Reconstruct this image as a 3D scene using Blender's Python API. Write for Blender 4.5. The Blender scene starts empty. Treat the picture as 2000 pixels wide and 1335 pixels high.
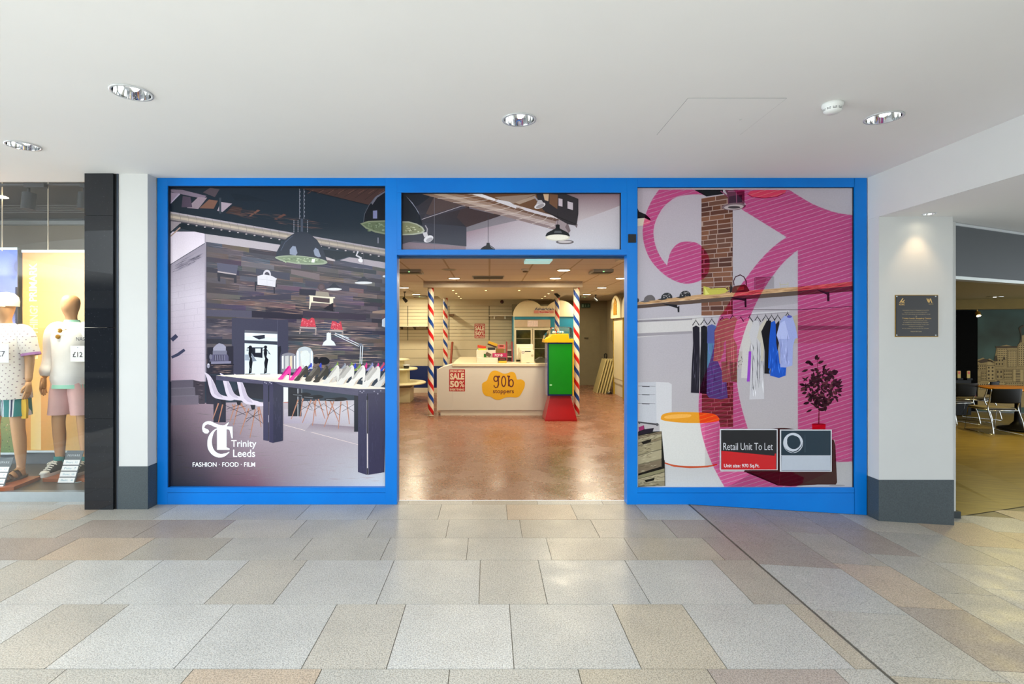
import bpy, bmesh, math, random
from mathutils import Vector
PI=math.pi
S=bpy.context.scene; COL=S.collection
# ---------------------------------------------------------------- camera, world, light, exposure
F=1048.0; U0=955.0; V0=648.0; EYE=1.58          # focal length and principal point in pixels of a 2000x1335 frame
cd=bpy.data.cameras.new('camera'); cam=bpy.data.objects.new('camera',cd); COL.objects.link(cam)
cam.location=(0,0,EYE); cam.rotation_euler=(PI/2,0,0)
cd.sensor_width=36; cd.lens=36*F/2000; cd.shift_x=(1000-U0)/2000; cd.shift_y=(V0-667.5)/2000; cd.clip_start=.05
S.camera=cam
S.view_settings.view_transform='Standard'; S.view_settings.look='None'; S.view_settings.gamma=1
S.view_settings.use_curve_mapping=False
S.view_settings.exposure=1.33
w=bpy.data.worlds.new('world'); S.world=w; w.use_nodes=True
bg=w.node_tree.nodes['Background']; bg.inputs[0].default_value=(.84,.93,1,1); bg.inputs[1].default_value=1.15
def area(name,loc,size,power,color=(1,1,1),rot=(0,0,0),sy=None,shape=None,spread=None,parent=None):
    l=bpy.data.lights.new(name,'AREA'); l.energy=power; l.color=color; l.size=size
    if shape: l.shape=shape
    elif sy: l.shape='RECTANGLE'; l.size_y=sy
    if spread: l.spread=spread
    o=bpy.data.objects.new(name,l); COL.objects.link(o); o.location=loc; o.rotation_euler=rot
    if parent: o.parent=parent
    return o
# daylight falling through the atrium roof light, high above the hall behind the viewer
area('atrium_daylight',(-3.0,-5.2,8.0),9,1500,(.88,.95,1),(math.radians(-8),0,0),sy=5,spread=math.radians(95))
area('left_side_fill',(-13.0,0.2,1.6),5.5,420,(.86,.94,1),(math.radians(97),0,math.radians(-82)),sy=2.3)  # added fill from the left to brighten the ceiling; no entrance stands here
# ---------------------------------------------------------------- helpers
def lin(c):
    if isinstance(c,str):
        c=c.lstrip('#'); c=[int(c[i:i+2],16)/255 for i in (0,2,4)]
    return tuple((x/12.92 if x<=.04045 else ((x+.055)/1.055)**2.4) for x in c)
def PX(px,py,Y): return (( px-U0)/F*Y, Y, EYE-(py-V0)/F*Y)
def wx(px,Y): return (px-U0)/F*Y
def wz(py,Y): return EYE-(py-V0)/F*Y
class NT:
    def __init__(s,name):
        s.m=bpy.data.materials.new(name); s.m.use_nodes=True; s.t=s.m.node_tree; s.b=s.t.nodes['Principled BSDF']
    def n(s,typ,**k):
        x=s.t.nodes.new(typ)
        for a,b in k.items(): setattr(x,a,b)
        return x
    def l(s,a,b): s.t.links.new(a,b)
    def math(s,op,a,b=None,c=None):
        x=s.n('ShaderNodeMath',operation=op)
        for i,v in enumerate((a,b,c)):
            if v is None: continue
            if isinstance(v,(int,float)): x.inputs[i].default_value=v
            else: s.l(v,x.inputs[i])
        return x.outputs[0]
    def mix(s,f,a,b,blend='MIX'):
        x=s.n('ShaderNodeMix',data_type='RGBA',blend_type=blend)
        for i,v in ((0,f),(6,a),(7,b)):
            if isinstance(v,(int,float)): x.inputs[i].default_value=v
            elif isinstance(v,tuple): x.inputs[i].default_value=(*v[:3],1)
            else: s.l(v,x.inputs[i])
        return x.outputs[2]
    def noise(s,scale,detail=3,vec=None,rough=.6):
        x=s.n('ShaderNodeTexNoise'); x.inputs['Scale'].default_value=scale; x.inputs['Detail'].default_value=detail; x.inputs['Roughness'].default_value=rough
        if vec is not None: s.l(vec,x.inputs['Vector'])
        return x.outputs[0]
    def ramp(s,f,stops,interp='LINEAR'):
        x=s.n('ShaderNodeValToRGB'); r=x.color_ramp; r.interpolation=interp
        while len(r.elements)<len(stops): r.elements.new(1)
        for e,(p,c) in zip(r.elements,stops):
            e.position=p; e.color=(*(c if not isinstance(c,(int,float)) else (c,c,c)),1)
        s.l(f,x.inputs[0]); return x.outputs[0]
    def coord(s,kind='Object'): return s.n('ShaderNodeTexCoord').outputs[kind]
    def xyz(s,v):
        x=s.n('ShaderNodeSeparateXYZ'); s.l(v,x.inputs[0]); return x.outputs
    def bump(s,h,st=.3,d=.01):
        x=s.n('ShaderNodeBump'); x.inputs[0].default_value=st; x.inputs['Distance'].default_value=d; s.l(h,x.inputs['Height']); s.l(x.outputs[0],s.b.inputs['Normal'])
MATS={}
def pm(name,col,rough=.5,metal=0,var=.06,scale=6,bump=0,spec=.5,emit=0,coat=0):
    if name in MATS: return MATS[name]
    t=NT(name); c=lin(col); co=t.coord()
    nz=t.noise(scale,4,co)
    lo=tuple(x*(1-var) for x in c); hi=tuple(min(1,x*(1+var)) for x in c)
    t.l(t.ramp(nz,[(.3,lo),(.7,hi)]),t.b.inputs['Base Color'])
    t.b.inputs['Roughness'].default_value=rough; t.b.inputs['Metallic'].default_value=metal
    t.b.inputs['Specular IOR Level'].default_value=spec; t.b.inputs['Coat Weight'].default_value=coat
    if emit:
        t.b.inputs['Emission Color'].default_value=(*c,1); t.b.inputs['Emission Strength'].default_value=emit
    if bump: t.bump(t.noise(scale*12,3,co),bump,.003)
    MATS[name]=t.m; return t.m
def vm(name,rough=.5,scale=60,var=.05,spec=.5,coat=0,bump=0,gain=1.0,coatr=.05):
    if name in MATS: return MATS[name]
    t=NT(name); a=t.n('ShaderNodeAttribute',attribute_name='Col'); nz=t.noise(scale,3,t.coord())
    f=t.ramp(nz,[(.3,(1-var)*gain),(.7,(1+var)*gain)])
    t.l(t.mix(1.0,a.outputs['Color'],f,'MULTIPLY'),t.b.inputs['Base Color'])
    t.b.inputs['Roughness'].default_value=rough; t.b.inputs['Specular IOR Level'].default_value=spec
    t.b.inputs['Coat Weight'].default_value=coat; t.b.inputs['Coat Roughness'].default_value=coatr
    if bump: t.bump(nz,bump,.003)
    MATS[name]=t.m; return t.m
def glass_mat(name,tint=(1,1,1),refl=1.0,rough=0.0):
    if name in MATS: return MATS[name]
    t=NT(name); t.t.nodes.remove(t.b); out=t.t.nodes['Material Output']
    lw=t.n('ShaderNodeLayerWeight'); lw.inputs[0].default_value=.5
    fr5=t.math('POWER',lw.outputs['Facing'],5.0); frv=t.math('ADD',t.math('MULTIPLY',fr5,.95),.045)
    tr=t.n('ShaderNodeBsdfTransparent'); tr.inputs[0].default_value=(*tint,1)
    gl=t.n('ShaderNodeBsdfGlossy'); gl.inputs['Roughness'].default_value=rough
    m=t.n('ShaderNodeMixShader'); t.l(t.math('MULTIPLY',frv,refl),m.inputs[0]); t.l(tr.outputs[0],m.inputs[1]); t.l(gl.outputs[0],m.inputs[2]); t.l(m.outputs[0],out.inputs[0])
    MATS[name]=t.m; return t.m
class MB:
    def __init__(s): s.v=[]; s.f=[]; s.c=[]; s.cur=None
    def face(s,pts,col=None):
        b=len(s.v); s.v+= [tuple(p) for p in pts]; s.f.append(tuple(range(b,b+len(pts)))); s.c.append(col if col is not None else s.cur)
    def add(s,vs,fs,col=None):
        b=len(s.v); s.v+=[tuple(p) for p in vs]
        for f in fs: s.f.append(tuple(b+i for i in f)); s.c.append(col if col is not None else s.cur)
    def box(s,x0,x1,y0,y1,z0,z1,col=None):
        if x0>x1:x0,x1=x1,x0
        if y0>y1:y0,y1=y1,y0
        if z0>z1:z0,z1=z1,z0
        s.add([(x0,y0,z0),(x1,y0,z0),(x1,y1,z0),(x0,y1,z0),(x0,y0,z1),(x1,y0,z1),(x1,y1,z1),(x0,y1,z1)],
              [(0,3,2,1),(4,5,6,7),(0,1,5,4),(1,2,6,5),(2,3,7,6),(3,0,4,7)],col); return s
    def prismY(s,pts,y0,y1,col=None):           # outline in X,Z (counter-clockwise seen from -Y), extruded along Y
        n=len(pts); vs=[(x,y0,z) for x,z in pts]+[(x,y1,z) for x,z in pts]
        a=sum(pts[i][0]*pts[(i+1)%n][1]-pts[(i+1)%n][0]*pts[i][1] for i in range(n))
        fs=[tuple(range(n)),tuple(range(2*n-1,n-1,-1))]+[(i,n+i,n+(i+1)%n,(i+1)%n) for i in range(n)]
        if a<0: fs=[tuple(reversed(f)) for f in fs]
        s.add(vs,fs,col); return s
    def prismZ(s,pts,z0,z1,col=None):
        n=len(pts); vs=[(x,y,z0) for x,y in pts]+[(x,y,z1) for x,y in pts]
        a=sum(pts[i][0]*pts[(i+1)%n][1]-pts[(i+1)%n][0]*pts[i][1] for i in range(n))
        fs=[tuple(reversed(range(n))),tuple(range(n,2*n))]+[(i,(i+1)%n,n+(i+1)%n,n+i) for i in range(n)]
        if a<0: fs=[tuple(reversed(f)) for f in fs]
        s.add(vs,fs,col); return s
    def prismX(s,pts,x0,x1,col=None):           # outline in Y,Z
        n=len(pts); vs=[(x0,y,z) for y,z in pts]+[(x1,y,z) for y,z in pts]
        a=sum(pts[i][0]*pts[(i+1)%n][1]-pts[(i+1)%n][0]*pts[i][1] for i in range(n))
        fs=[tuple(reversed(range(n))),tuple(range(n,2*n))]+[(i,(i+1)%n,n+(i+1)%n,n+i) for i in range(n)]
        if a<0: fs=[tuple(reversed(f)) for f in fs]
        s.add(vs,fs,col); return s
    def loft(s,rings,cap=True,col=None):        # rings: lists of equal length of 3-D points
        b=len(s.v); n=len(rings[0])
        for r in rings: s.v+=[tuple(p) for p in r]
        for k in range(len(rings)-1):
            for i in range(n):
                j=(i+1)%n; s.f.append((b+k*n+i,b+k*n+j,b+(k+1)*n+j,b+(k+1)*n+i)); s.c.append(col if col is not None else s.cur)
        if cap:
            s.f.append(tuple(b+i for i in reversed(range(n)))); s.c.append(col if col is not None else s.cur)
            e=b+(len(rings)-1)*n; s.f.append(tuple(e+i for i in range(n))); s.c.append(col if col is not None else s.cur)
        return s
    def lathe(s,prof,cx=0,cy=0,n=24,col=None,cap=True):   # profile of (r,z)
        return s.loft([[(cx+r*math.cos(2*PI*i/n),cy+r*math.sin(2*PI*i/n),z) for i in range(n)] for r,z in prof],cap,col)
    def tube(s,path,r,n=10,col=None,cap=True):
        P=[Vector(p) for p in path]; R=r if isinstance(r,(list,tuple)) else [r]*len(P); rings=[]; up=None
        for i,p in enumerate(P):
            d=(P[min(i+1,len(P)-1)]-P[max(i-1,0)]).normalized()
            if up is None: up=Vector((0,0,1)) if abs(d.z)<.9 else Vector((0,1,0))
            a=d.cross(up).normalized(); b=a.cross(d).normalized(); up=b
            rings.append([p+(a*math.cos(2*PI*k/n)+b*math.sin(2*PI*k/n))*R[i] for k in range(n)])
        return s.loft(rings,cap,col)
    def build(s,name,mat,parent=None,smooth=False,local=False,kind=None,label=None,bevel=0,weld=False):
        me=bpy.data.meshes.new(name); V=s.v; off=Vector((0,0,0))
        if not local:
            if parent is not None: 
                off=parent.location.copy()
                if parent.parent is not None: off+=parent.parent.location
            else:
                xs=[v[0] for v in V]; ys=[v[1] for v in V]; zs=[v[2] for v in V]
                off=Vector(((min(xs)+max(xs))/2,(min(ys)+max(ys))/2,min(zs)))
            V=[(v[0]-off.x,v[1]-off.y,v[2]-off.z) for v in V]
        me.from_pydata(V,[],s.f)
        if any(c is not None for c in s.c):
            ca=me.color_attributes.new('Col','FLOAT_COLOR','CORNER'); k=0
            cache={}
            for fi,f in enumerate(s.f):
                c=s.c[fi]
                for j,vi in enumerate(f):
                    if callable(c): q=c(s.v[vi])
                    elif c is None: q=(.8,.8,.8)
                    elif isinstance(c,list): q=c[j%len(c)]
                    else: q=c
                    if isinstance(q,str):
                        if q not in cache: cache[q]=lin(q)
                        q=cache[q]
                    ca.data[k].color=(q[0],q[1],q[2],1); k+=1
        if smooth:
            for p in me.polygons: p.use_smooth=True
        if weld or bevel:
            bm=bmesh.new(); bm.from_mesh(me); bmesh.ops.remove_doubles(bm,verts=bm.verts,dist=1e-5); bm.to_mesh(me); bm.free()
        me.materials.append(mat)
        o=bpy.data.objects.new(name,me); COL.objects.link(o)
        if parent is not None: o.parent=parent
        elif not local: o.location=off
        if bevel:
            b=o.modifiers.new('bevel','BEVEL'); b.width=bevel; b.segments=2; b.limit_method='ANGLE'
        if kind: o['kind']=kind
        if label: o['label']=label
        return o
def bx(*a): return MB().box(*a)
def thing(name,label,cat,loc=(0,0,0),group=None,rz=0):
    o=bpy.data.objects.new(name,None); COL.objects.link(o); o.location=loc; o.rotation_euler=(0,0,rz); o.empty_display_size=.1
    o['label']=label; o['category']=cat
    if group: o['group']=group
    return o
def tag(o,label,cat,group=None):
    o['label']=label; o['category']=cat
    if group: o['group']=group
    return o
def dup(root,loc,label=None,group=None,rz=None):
    r=root.copy(); COL.objects.link(r); r.location=loc
    if rz is not None: r.rotation_euler=(0,0,rz)
    if label: r['label']=label
    if group: r['group']=group
    for ch in list(root.children):
        c=ch.copy(); COL.objects.link(c); c.parent=r
        for g in list(ch.children):
            d=g.copy(); COL.objects.link(d); d.parent=c
    return r
def struct(name,mb,mat,**k): return mb.build(name,mat,kind='structure',**k)
# lettering: the built-in font turned into flat faces, fitted into a box
_tc={}
def glyphs(s,bold=0,shear=0,spacing=1):
    k=(s,bold,shear,spacing)
    if k in _tc: return _tc[k]
    cu=bpy.data.curves.new('t','FONT'); cu.body=s; cu.offset=bold; cu.shear=shear; cu.resolution_u=3; cu.space_character=spacing
    o=bpy.data.objects.new('t',cu); COL.objects.link(o); dg=bpy.context.evaluated_depsgraph_get(); dg.update()
    me=o.evaluated_get(dg).to_mesh(); vs=[(v.co.x,v.co.y) for v in me.vertices]; fs=[tuple(p.vertices) for p in me.polygons]
    o.evaluated_get(dg).to_mesh_clear(); bpy.data.objects.remove(o); bpy.data.curves.remove(cu)
    x0=min(v[0] for v in vs); x1=max(v[0] for v in vs); y0=min(v[1] for v in vs); y1=max(v[1] for v in vs)
    _tc[k]=([((x-x0)/(x1-x0),(y-y0)/(y1-y0)) for x,y in vs],fs); return _tc[k]
class Art:
    """flat printed artwork on the plane Y: polygons in ink sheets a few hundredths of a millimetre apart"""
    def __init__(s,Y,T=(0,0,1),step=.00006): s.Y=Y; s.T=T; s.mb=MB(); s.k=0; s.step=step; s.clip=None; s.seen=[]; s.hold=None
    def up(s): return s
    def xy(s,x,y):
        ox,oy,sc=s.T; x=ox+x/sc; y=oy+y/sc
        if s.clip: x=min(max(x,s.clip[0]),s.clip[2]); y=min(max(y,s.clip[1]),s.clip[3])
        return x,y
    def p(s,x,y): return PX(*s.xy(x,y),s.Y)
    def level(s,bb):
        k=0
        for c,kk in s.seen:
            if kk>=k and c[0]<bb[2] and c[2]>bb[0] and c[1]<bb[3] and c[3]>bb[1]: k=kk+1
        s.seen.append((bb,k)); return k
    def begin(s): s.hold=[]
    def end(s):
        h,s.hold=s.hold,None
        if not h: return
        xs=[q[0] for P,c in h for q in P]; ys=[q[1] for P,c in h for q in P]
        k=s.level((min(xs),min(ys),max(xs),max(ys)))
        for P,c in h: s.put(P,c,k)
    def put(s,P,col,k):
        s.k=max(s.k,k); W=[]
        for x,y in P:
            q=PX(x,y,s.Y); W.append((q[0],s.Y-k*s.step,q[2]))
        s.mb.face(W,col)
    def poly(s,pts,col):
        P=[s.xy(x,y) for x,y in pts]; n=len(P)
        ar_=sum(P[i][0]*P[(i+1)%n][1]-P[(i+1)%n][0]*P[i][1] for i in range(n))
        if abs(ar_)<1e-3: return
        if ar_>0:
            P.reverse()
            if isinstance(col,list): col=[col[j%len(col)] for j in range(n)][::-1]
        if s.hold is not None: s.hold.append((P,col)); return
        xs=[q[0] for q in P]; ys=[q[1] for q in P]
        s.put(P,col,s.level((min(xs),min(ys),max(xs),max(ys))))
    def rect(s,x0,y0,x1,y1,col): s.poly([(x0,y0),(x1,y0),(x1,y1),(x0,y1)],col)
    def grid(s,corners,cols,nx=6,ny=6):          # 4 corners TL,TR,BR,BL and 4 colours, bilinear
        C=[lin(c) if isinstance(c,str) else c for c in cols]
        def bl(q,u,v): return tuple((q[0][i]*(1-u)+q[1][i]*u)*(1-v)+(q[3][i]*(1-u)+q[2][i]*u)*v for i in range(len(q[0])))
        own=s.hold is None
        if own: s.begin()
        for i in range(nx):
            for j in range(ny):
                uv=[(i/nx,j/ny),((i+1)/nx,j/ny),((i+1)/nx,(j+1)/ny),(i/nx,(j+1)/ny)]
                s.poly([bl(corners,*t) for t in uv],[bl(C,*t) for t in uv])
        if own: s.end()
    def line(s,pts,w,col):
        if isinstance(w,(int,float)): w=[w]*len(pts)
        L=[];R=[]
        for i,(x,y) in enumerate(pts):
            a=pts[max(i-1,0)]; b=pts[min(i+1,len(pts)-1)]; dx,dy=b[0]-a[0],b[1]-a[1]; d=math.hypot(dx,dy) or 1
            nx,ny=-dy/d*w[i]/2,dx/d*w[i]/2; L.append((x+nx,y+ny)); R.append((x-nx,y-ny))
        own=s.hold is None
        if own: s.begin()
        for i in range(len(pts)-1): s.poly([L[i],L[i+1],R[i+1],R[i]],col)
        if own: s.end()
    def ell(s,cx,cy,rx,ry,col,a0=0,a1=360,rot=0,n=28):
        c,t=math.cos(math.radians(rot)),math.sin(math.radians(rot)); pts=[]
        for i in range(n+1):
            a=math.radians(a0+(a1-a0)*i/n); x,y=rx*math.cos(a),ry*math.sin(a); pts.append((cx+x*c-y*t,cy+x*t+y*c))
        if a1-a0>=360: pts.pop()
        s.poly(pts,col)
    def text(s,t,x0,y0,x1,y1,col,bold=0,shear=0,spacing=1,rot=0):
        vs,fs=glyphs(t,bold,shear,spacing)
        if rot==90: q=[(x1-(x1-x0)*v if False else x0+(x1-x0)*(1-v),y1-(y1-y0)*u) for u,v in vs]
        else: q=[(x0+(x1-x0)*u,y1-(y1-y0)*v) for u,v in vs]
        if bold<=0: s.begin()
        for f in fs: s.poly([q[i] for i in f],col)
        if bold<=0: s.end()
    def build(s,name,mat,parent=None,**k): return s.mb.build(name,mat,parent,**k)
def spline(pts,n=6,closed=False):
    out=[]; m=len(pts)
    for i in range(m if closed else m-1):
        g=lambda k: pts[k%m] if closed else pts[min(max(k,0),m-1)]
        a,b,c,d=g(i-1),g(i),g(i+1),g(i+2)
        for j in range(n):
            t=j/n; out.append(tuple(.5*((2*b[q])+(-a[q]+c[q])*t+(2*a[q]-5*b[q]+4*c[q]-d[q])*t*t+(-a[q]+3*b[q]-3*c[q]+d[q])*t**3) for q in range(len(b))))
    if not closed: out.append(tuple(pts[-1]))
    return out
random.seed(7)
FY=4.913                     # plane of the blue shopfront
CEIL=2.991; SOF=2.606
def ramp(X): return -max(0,min(X,6.2)-1.83)*.06
# ================================================================ THE MALL: floor, ceiling, piers
def floor_mat(name,speck=1.0,rough=.38,gain=1.0):
    t=NT(name); co=t.coord(); a=t.n('ShaderNodeAttribute',attribute_name='Col')
    n1=t.ramp(t.noise(150,2,co),[(.38,.58*gain),(.5,.92*gain),(.62,1.14*gain)])
    n2=t.ramp(t.noise(3.1,4,co),[(.3,.93),(.7,1.06)])
    v=t.n('ShaderNodeTexVoronoi'); v.inputs['Scale'].default_value=60; t.l(co,v.inputs['Vector'])
    dk=t.ramp(v.outputs['Distance'],[(.0,.55),(.12,.8),(.22,1.0)])
    v2=t.n('ShaderNodeTexVoronoi'); v2.inputs['Scale'].default_value=110; t.l(co,v2.inputs['Vector'])
    br=t.ramp(v2.outputs['Distance'],[(.0,(1.0,.82,.62)),(.2,(1,.93,.84)),(.32,(1,1,1))])
    c=t.mix(1,a.outputs['Color'],n1,'MULTIPLY'); c=t.mix(1,c,n2,'MULTIPLY'); c=t.mix(speck,c,dk,'MULTIPLY'); c=t.mix(.8,c,br,'MULTIPLY')
    t.l(c,t.b.inputs['Base Color']); t.l(t.ramp(t.noise(5,3,co),[(.3,rough*.85),(.7,rough*1.2)]),t.b.inputs['Roughness'])
    return t.m
M_tile=floor_mat('mall_stone_tile')
GR='#b8b6af'; GW='#bfbdb7'; BE='#b8b2a6'; CR='#b1ada3'; PK='#a5998e'; OR='#bba994'; WB='#aba395'; YE='#b2a895'
def tilebox(mb,x0,x1,y0,y1,col,slope=False,g=.0022):
    c=lin(col); k=random.uniform(.95,1.05); c=tuple(q*k for q in c)
    x0+=g;x1-=g;y0+=g;y1-=g
    z0=ramp(x0) if slope else 0; z1=ramp(x1) if slope else 0
    mb.add([(x0,y0,z0-.012),(x1,y0,z1-.012),(x1,y1,z1-.012),(x0,y1,z0-.012),(x0,y0,z0),(x1,y0,z1),(x1,y1,z1),(x0,y1,z0)],
           [(4,5,6,7),(0,1,5,4),(1,2,6,5),(2,3,7,6),(3,0,4,7)],c)
fl=MB(); gc=lin('#5d594f')
# joints bed below the slabs
fl.face([(-16,-9,-.004),(1.83,-9,-.004),(1.83,5.045,-.004),(-16,5.045,-.004)],gc)
fl.face([(1.83,-9,-.004),(6.2,-9,ramp(6.2)-.004),(6.2,5.9,ramp(6.2)-.004),(1.83,5.045,-.004)],gc)
fl.face([(6.2,-9,ramp(6.2)-.004),(12,-9,ramp(6.2)-.004),(12,9,ramp(6.2)-.004),(6.2,5.9,ramp(6.2)-.004)],gc)
JX=1.826
def row(y0,y1,xs,cols):
    xs=sorted(xs)
    for i in range(len(xs)-1):
        tilebox(fl,xs[i],xs[i+1],y0,y1,cols[i%len(cols)] if isinstance(cols,(list,tuple)) else random.choice([GR,CR,BE]))
def ar(a,n,step=.6): return [a+step*i for i in range(n)]
random.seed(3)
row(4.918,5.042,ar(-6.03,13)[:0]+[-6.4,-5.8,-5.2,-4.6,-4.0,-3.4,-2.8,-2.2,-1.6,-1.0,-.75,-.15,.45,1.05,JX],[GR,CR,CR,WB])
row(4.518,4.918,[-6.26,-5.66,-5.06,-4.46,-3.86,-3.47,-2.84,-2.24,-1.63,-1.031,-.433,.157,.747,1.34,JX],[CR,CR,BE,CR,OR,CR,GR,BE,GR,CR,BE,OR,WB,GR])
row(4.121,4.518,[-6.33,-5.73,-5.13,-4.53,-3.93,-3.33,-2.736,-2.13,-1.53,-.933,-.333,.257,.853,1.449,JX],[CR,CR,CR,CR,CR,PK,PK,BE,CR,CR,CR,WB,WB,PK])
row(3.720,4.121,[-6.14,-5.54,-4.94,-4.34,-3.74,-3.14,-2.56,-1.96,-1.353,-.755,-.157,.437,1.035,1.637,JX],[CR,CR,CR,BE,PK,OR,WB,CR,CR,CR,CR,WB,YE,PK])
row(3.117,3.720,[-6.05,-5.45,-4.86,-4.46,-3.86,-3.256,-2.862,-2.255,-1.658,-1.258,-.656,-.059,.34,.94,1.542,JX],[GR,GR,BE,GW,GW,BE,GW,GW,BE,GW,GR,CR,GR,GR,WB])
row(2.518,3.117,[-5.88,-5.28,-4.68,-4.28,-3.68,-3.08,-2.477,-2.087,-1.48,-.882,-.482,.118,.716,1.119,1.719,JX],[GW,GW,BE,GW,GW,GW,BE,GW,GW,BE,GW,GR,YE,GR,YE])
row(2.118,2.518,[-6.18,-5.58,-4.98,-4.38,-3.78,-3.18,-2.58,-1.98,-1.385,-.784,-.184,.417,1.022,1.618,JX],[CR,CR,CR,CR,CR,GW,CR,CR,OR,CR,CR,YE,PK,CR])
y=2.118; k=0
while y>-8:
    d=.6 if k%5 in (1,2) else .4; x=-6.6+random.choice([0,.2,.35]); xs=[x]
    while x<JX-.25: x+=.6; xs.append(min(x,JX))
    xs[-1]=JX
    row(y-d,y,xs,None); y-=d; k+=1
def rcol(x0,x1,ys,cols):
    for i in range(len(ys)-1): tilebox(fl,x0,x1,ys[i+1],ys[i],cols[i%len(cols)],True)
rcol(1.842,2.4,[5.05,4.88,4.48,4.06,3.66,3.06,2.47,2.07,1.67,1.07,.47,-.1,-.7],[PK,PK,PK,PK,GR,CR,YE,CR,GR])
rcol(2.4,2.8,[5.05,4.72,4.34,3.75,3.16,2.56,1.96,1.36,.76,.16,-.44],[PK,PK,WB,OR,PK,BE,CR,GR])
rcol(2.8,3.2,[5.05,4.9,4.5,3.97,3.38,2.8,2.2,1.6,1.0,.4,-.2],[PK,PK,PK,CR,CR,GR,CR,BE])
rcol(3.2,3.8,[5.05,4.93,4.48,3.88,3.48,2.9,2.3,1.7,1.1,.5,-.1],[PK,BE,CR,GR,GR,CR,GR,BE])
rcol(3.8,4.4,[5.04,4.87,4.27,3.67,3.07,2.47,1.87,1.27,.67,.07],[CR,OR,CR,CR,GR,CR])
rcol(4.4,5.0,[5.1,4.67,4.07,3.47,2.87,2.27,1.67,1.07,.47],[GR,OR,CR,CR,GR])
rcol(5.0,5.6,[5.36,4.9,4.3,3.7,3.1,2.5,1.9,1.3,.7],[OR,CR,CR,GR,CR])
rcol(5.6,6.2,[5.62,5.2,4.6,4.0,3.4,2.8,2.2,1.6,1.0],[CR,OR,GR,CR])
struct('floor',fl,M_tile)
# --- ceiling with an oval void open to the atrium, and holes for the recessed lights
M_ceil=pm('matt_white_ceiling_paint','#e9e9e8',.75,0,.012,1.2,0,.25)
t=NT('wall_white'); 
M_pier=pm('white_pier_paint','#c9cac8',.6,0,.015,2)
VC=(-1.9,-2.4)
def void_pt(a):
    c,s_=math.cos(a),math.sin(a); A=7.3 if c<0 else 5.0
    return (VC[0]+A*math.copysign(abs(c)**(2/3),c), VC[1]+4.65*math.copysign(abs(s_)**(2/3),s_))
DL=[(-2.105,3.16),(.2,3.563),(2.596,3.529),(-3.527,4.062)]
def ceiling_sheet(name,outer,holes,z,mat):
    bm=bmesh.new(); es=[]
    for loop in [outer]+holes:
        vs=[bm.verts.new((x,y,z)) for x,y in loop]
        es+=[bm.edges.new((vs[i],vs[(i+1)%len(vs)])) for i in range(len(vs))]
    bmesh.ops.triangle_fill(bm,use_beauty=True,edges=es)
    for f in bm.faces:
        if f.normal.z>0: f.normal_flip()
    me=bpy.data.meshes.new(name); bm.to_mesh(me); bm.free(); me.materials.append(mat)
    o=bpy.data.objects.new(name,me); COL.objects.link(o); o['kind']='structure'; return o
circ=lambda x,y,r,n=32:[(x+r*math.cos(2*PI*i/n),y+r*math.sin(2*PI*i/n)) for i in range(n)]
NV=72; vo=[void_pt(2*PI*(i+.5)/NV) for i in range(NV)]
ceiling_sheet('ceiling',[(-16,-9),(3.47,-9),(3.47,5.06),(-16,5.06)],[vo]+[circ(x,y,.1) for x,y in DL],CEIL,M_ceil)
mb=MB(); r0=[(x,y,CEIL) for x,y in vo]; r1=[(x,y,CEIL+1.1) for x,y in vo]; mb.loft([r0,r1],cap=False)
struct('trim_1',mb,M_pier)      # upstand round the void
mb=MB()
for a,b in (((-3.5,4.86),(3.46,4.862)),): pass
struct('wall_right',bx(3.47,3.62,0,4.95,SOF+.0005,CEIL+.2),M_pier)          # downstand on the right
so=ceiling_sheet('ceiling',[(3.4705,0),(12,0),(12,8.4),(4.2,5.0),(3.47,5.0)],[circ(3.82,4.655,.042,24)],SOF,M_ceil)
struct('wall_left',bx(-16.1,-16,-9,5.1,0,CEIL),M_pier)
struct('wall_opposite',bx(-16,12,-9.3,-9,-.3,3.6),M_pier)
# dark shop windows on the far side of the hall (seen only in reflections)
mb=MB(); 
for x in (-14,-9.5,-5,-.5,4,8.5): mb.box(x,x+3.6,-9,-8.96,.2,2.4)
struct('window_2',mb,pm('dark_far_shop_glass','#2b3136',.08))
# access panel
mb=MB(); x0,x1,y0,y1=1.203,1.797,3.24,3.841
mb.box(x0,x1,y0,y1,CEIL-.0015,CEIL+.01)
ap=thing('access_panel','square flush white access panel set in the mall ceiling','access panel',((x0+x1)/2,(y0+y1)/2,CEIL-.002))
mb.build('panel',M_ceil,ap)
mb=MB(); g=.0022
mb.box(x0-g,x0,y0,y1,CEIL-.001,CEIL+.004); mb.box(x1,x1+g*.7,y0,y1,CEIL-.001,CEIL+.004); mb.box(x0,x1,y0-g,y0,CEIL-.001,CEIL+.004)
mb.build('edge_gap',pm('shadow_gap_grey','#8b8d8f',.8),ap)
bx(1.66,1.672,3.55,3.562,CEIL-.006,CEIL).build('catch',M_pier,ap)
# recessed chrome downlights
M_chrome=pm('mirror_reflector','#f2f4f6',.04,1,.0)
M_rim=pm('pale_rim','#d4d8da',.25,.3,.02)
dl=thing('downlight','unlit round chrome downlight in the ceiling above the doorway, the middle one','ceiling light',(DL[1][0],DL[1][1],CEIL),'unlit chrome downlights in the mall ceiling')
MB().lathe([(.100,.0),(.113,-.001),(.113,-.006),(.097,-.006),(.097,0)],0,0,40,cap=False).build('rim',M_rim,dl,True,True)
mb=MB(); mb.loft([[(r*math.cos(2*PI*i/40),r*math.sin(2*PI*i/40),z) for i in range(40)] for r,z in [(.097,-.006),(.094,.02),(.084,.055),(.066,.085),(.04,.1),(.001,.104)]],cap=False)
mb.build('reflector',M_chrome,dl,True,True)
dup(dl,(DL[0][0],DL[0][1],CEIL),'unlit round chrome downlight in the ceiling above the left window, the largest in view')
dup(dl,(DL[2][0],DL[2][1],CEIL),'unlit round chrome downlight beside the smoke detector on the right')
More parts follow.
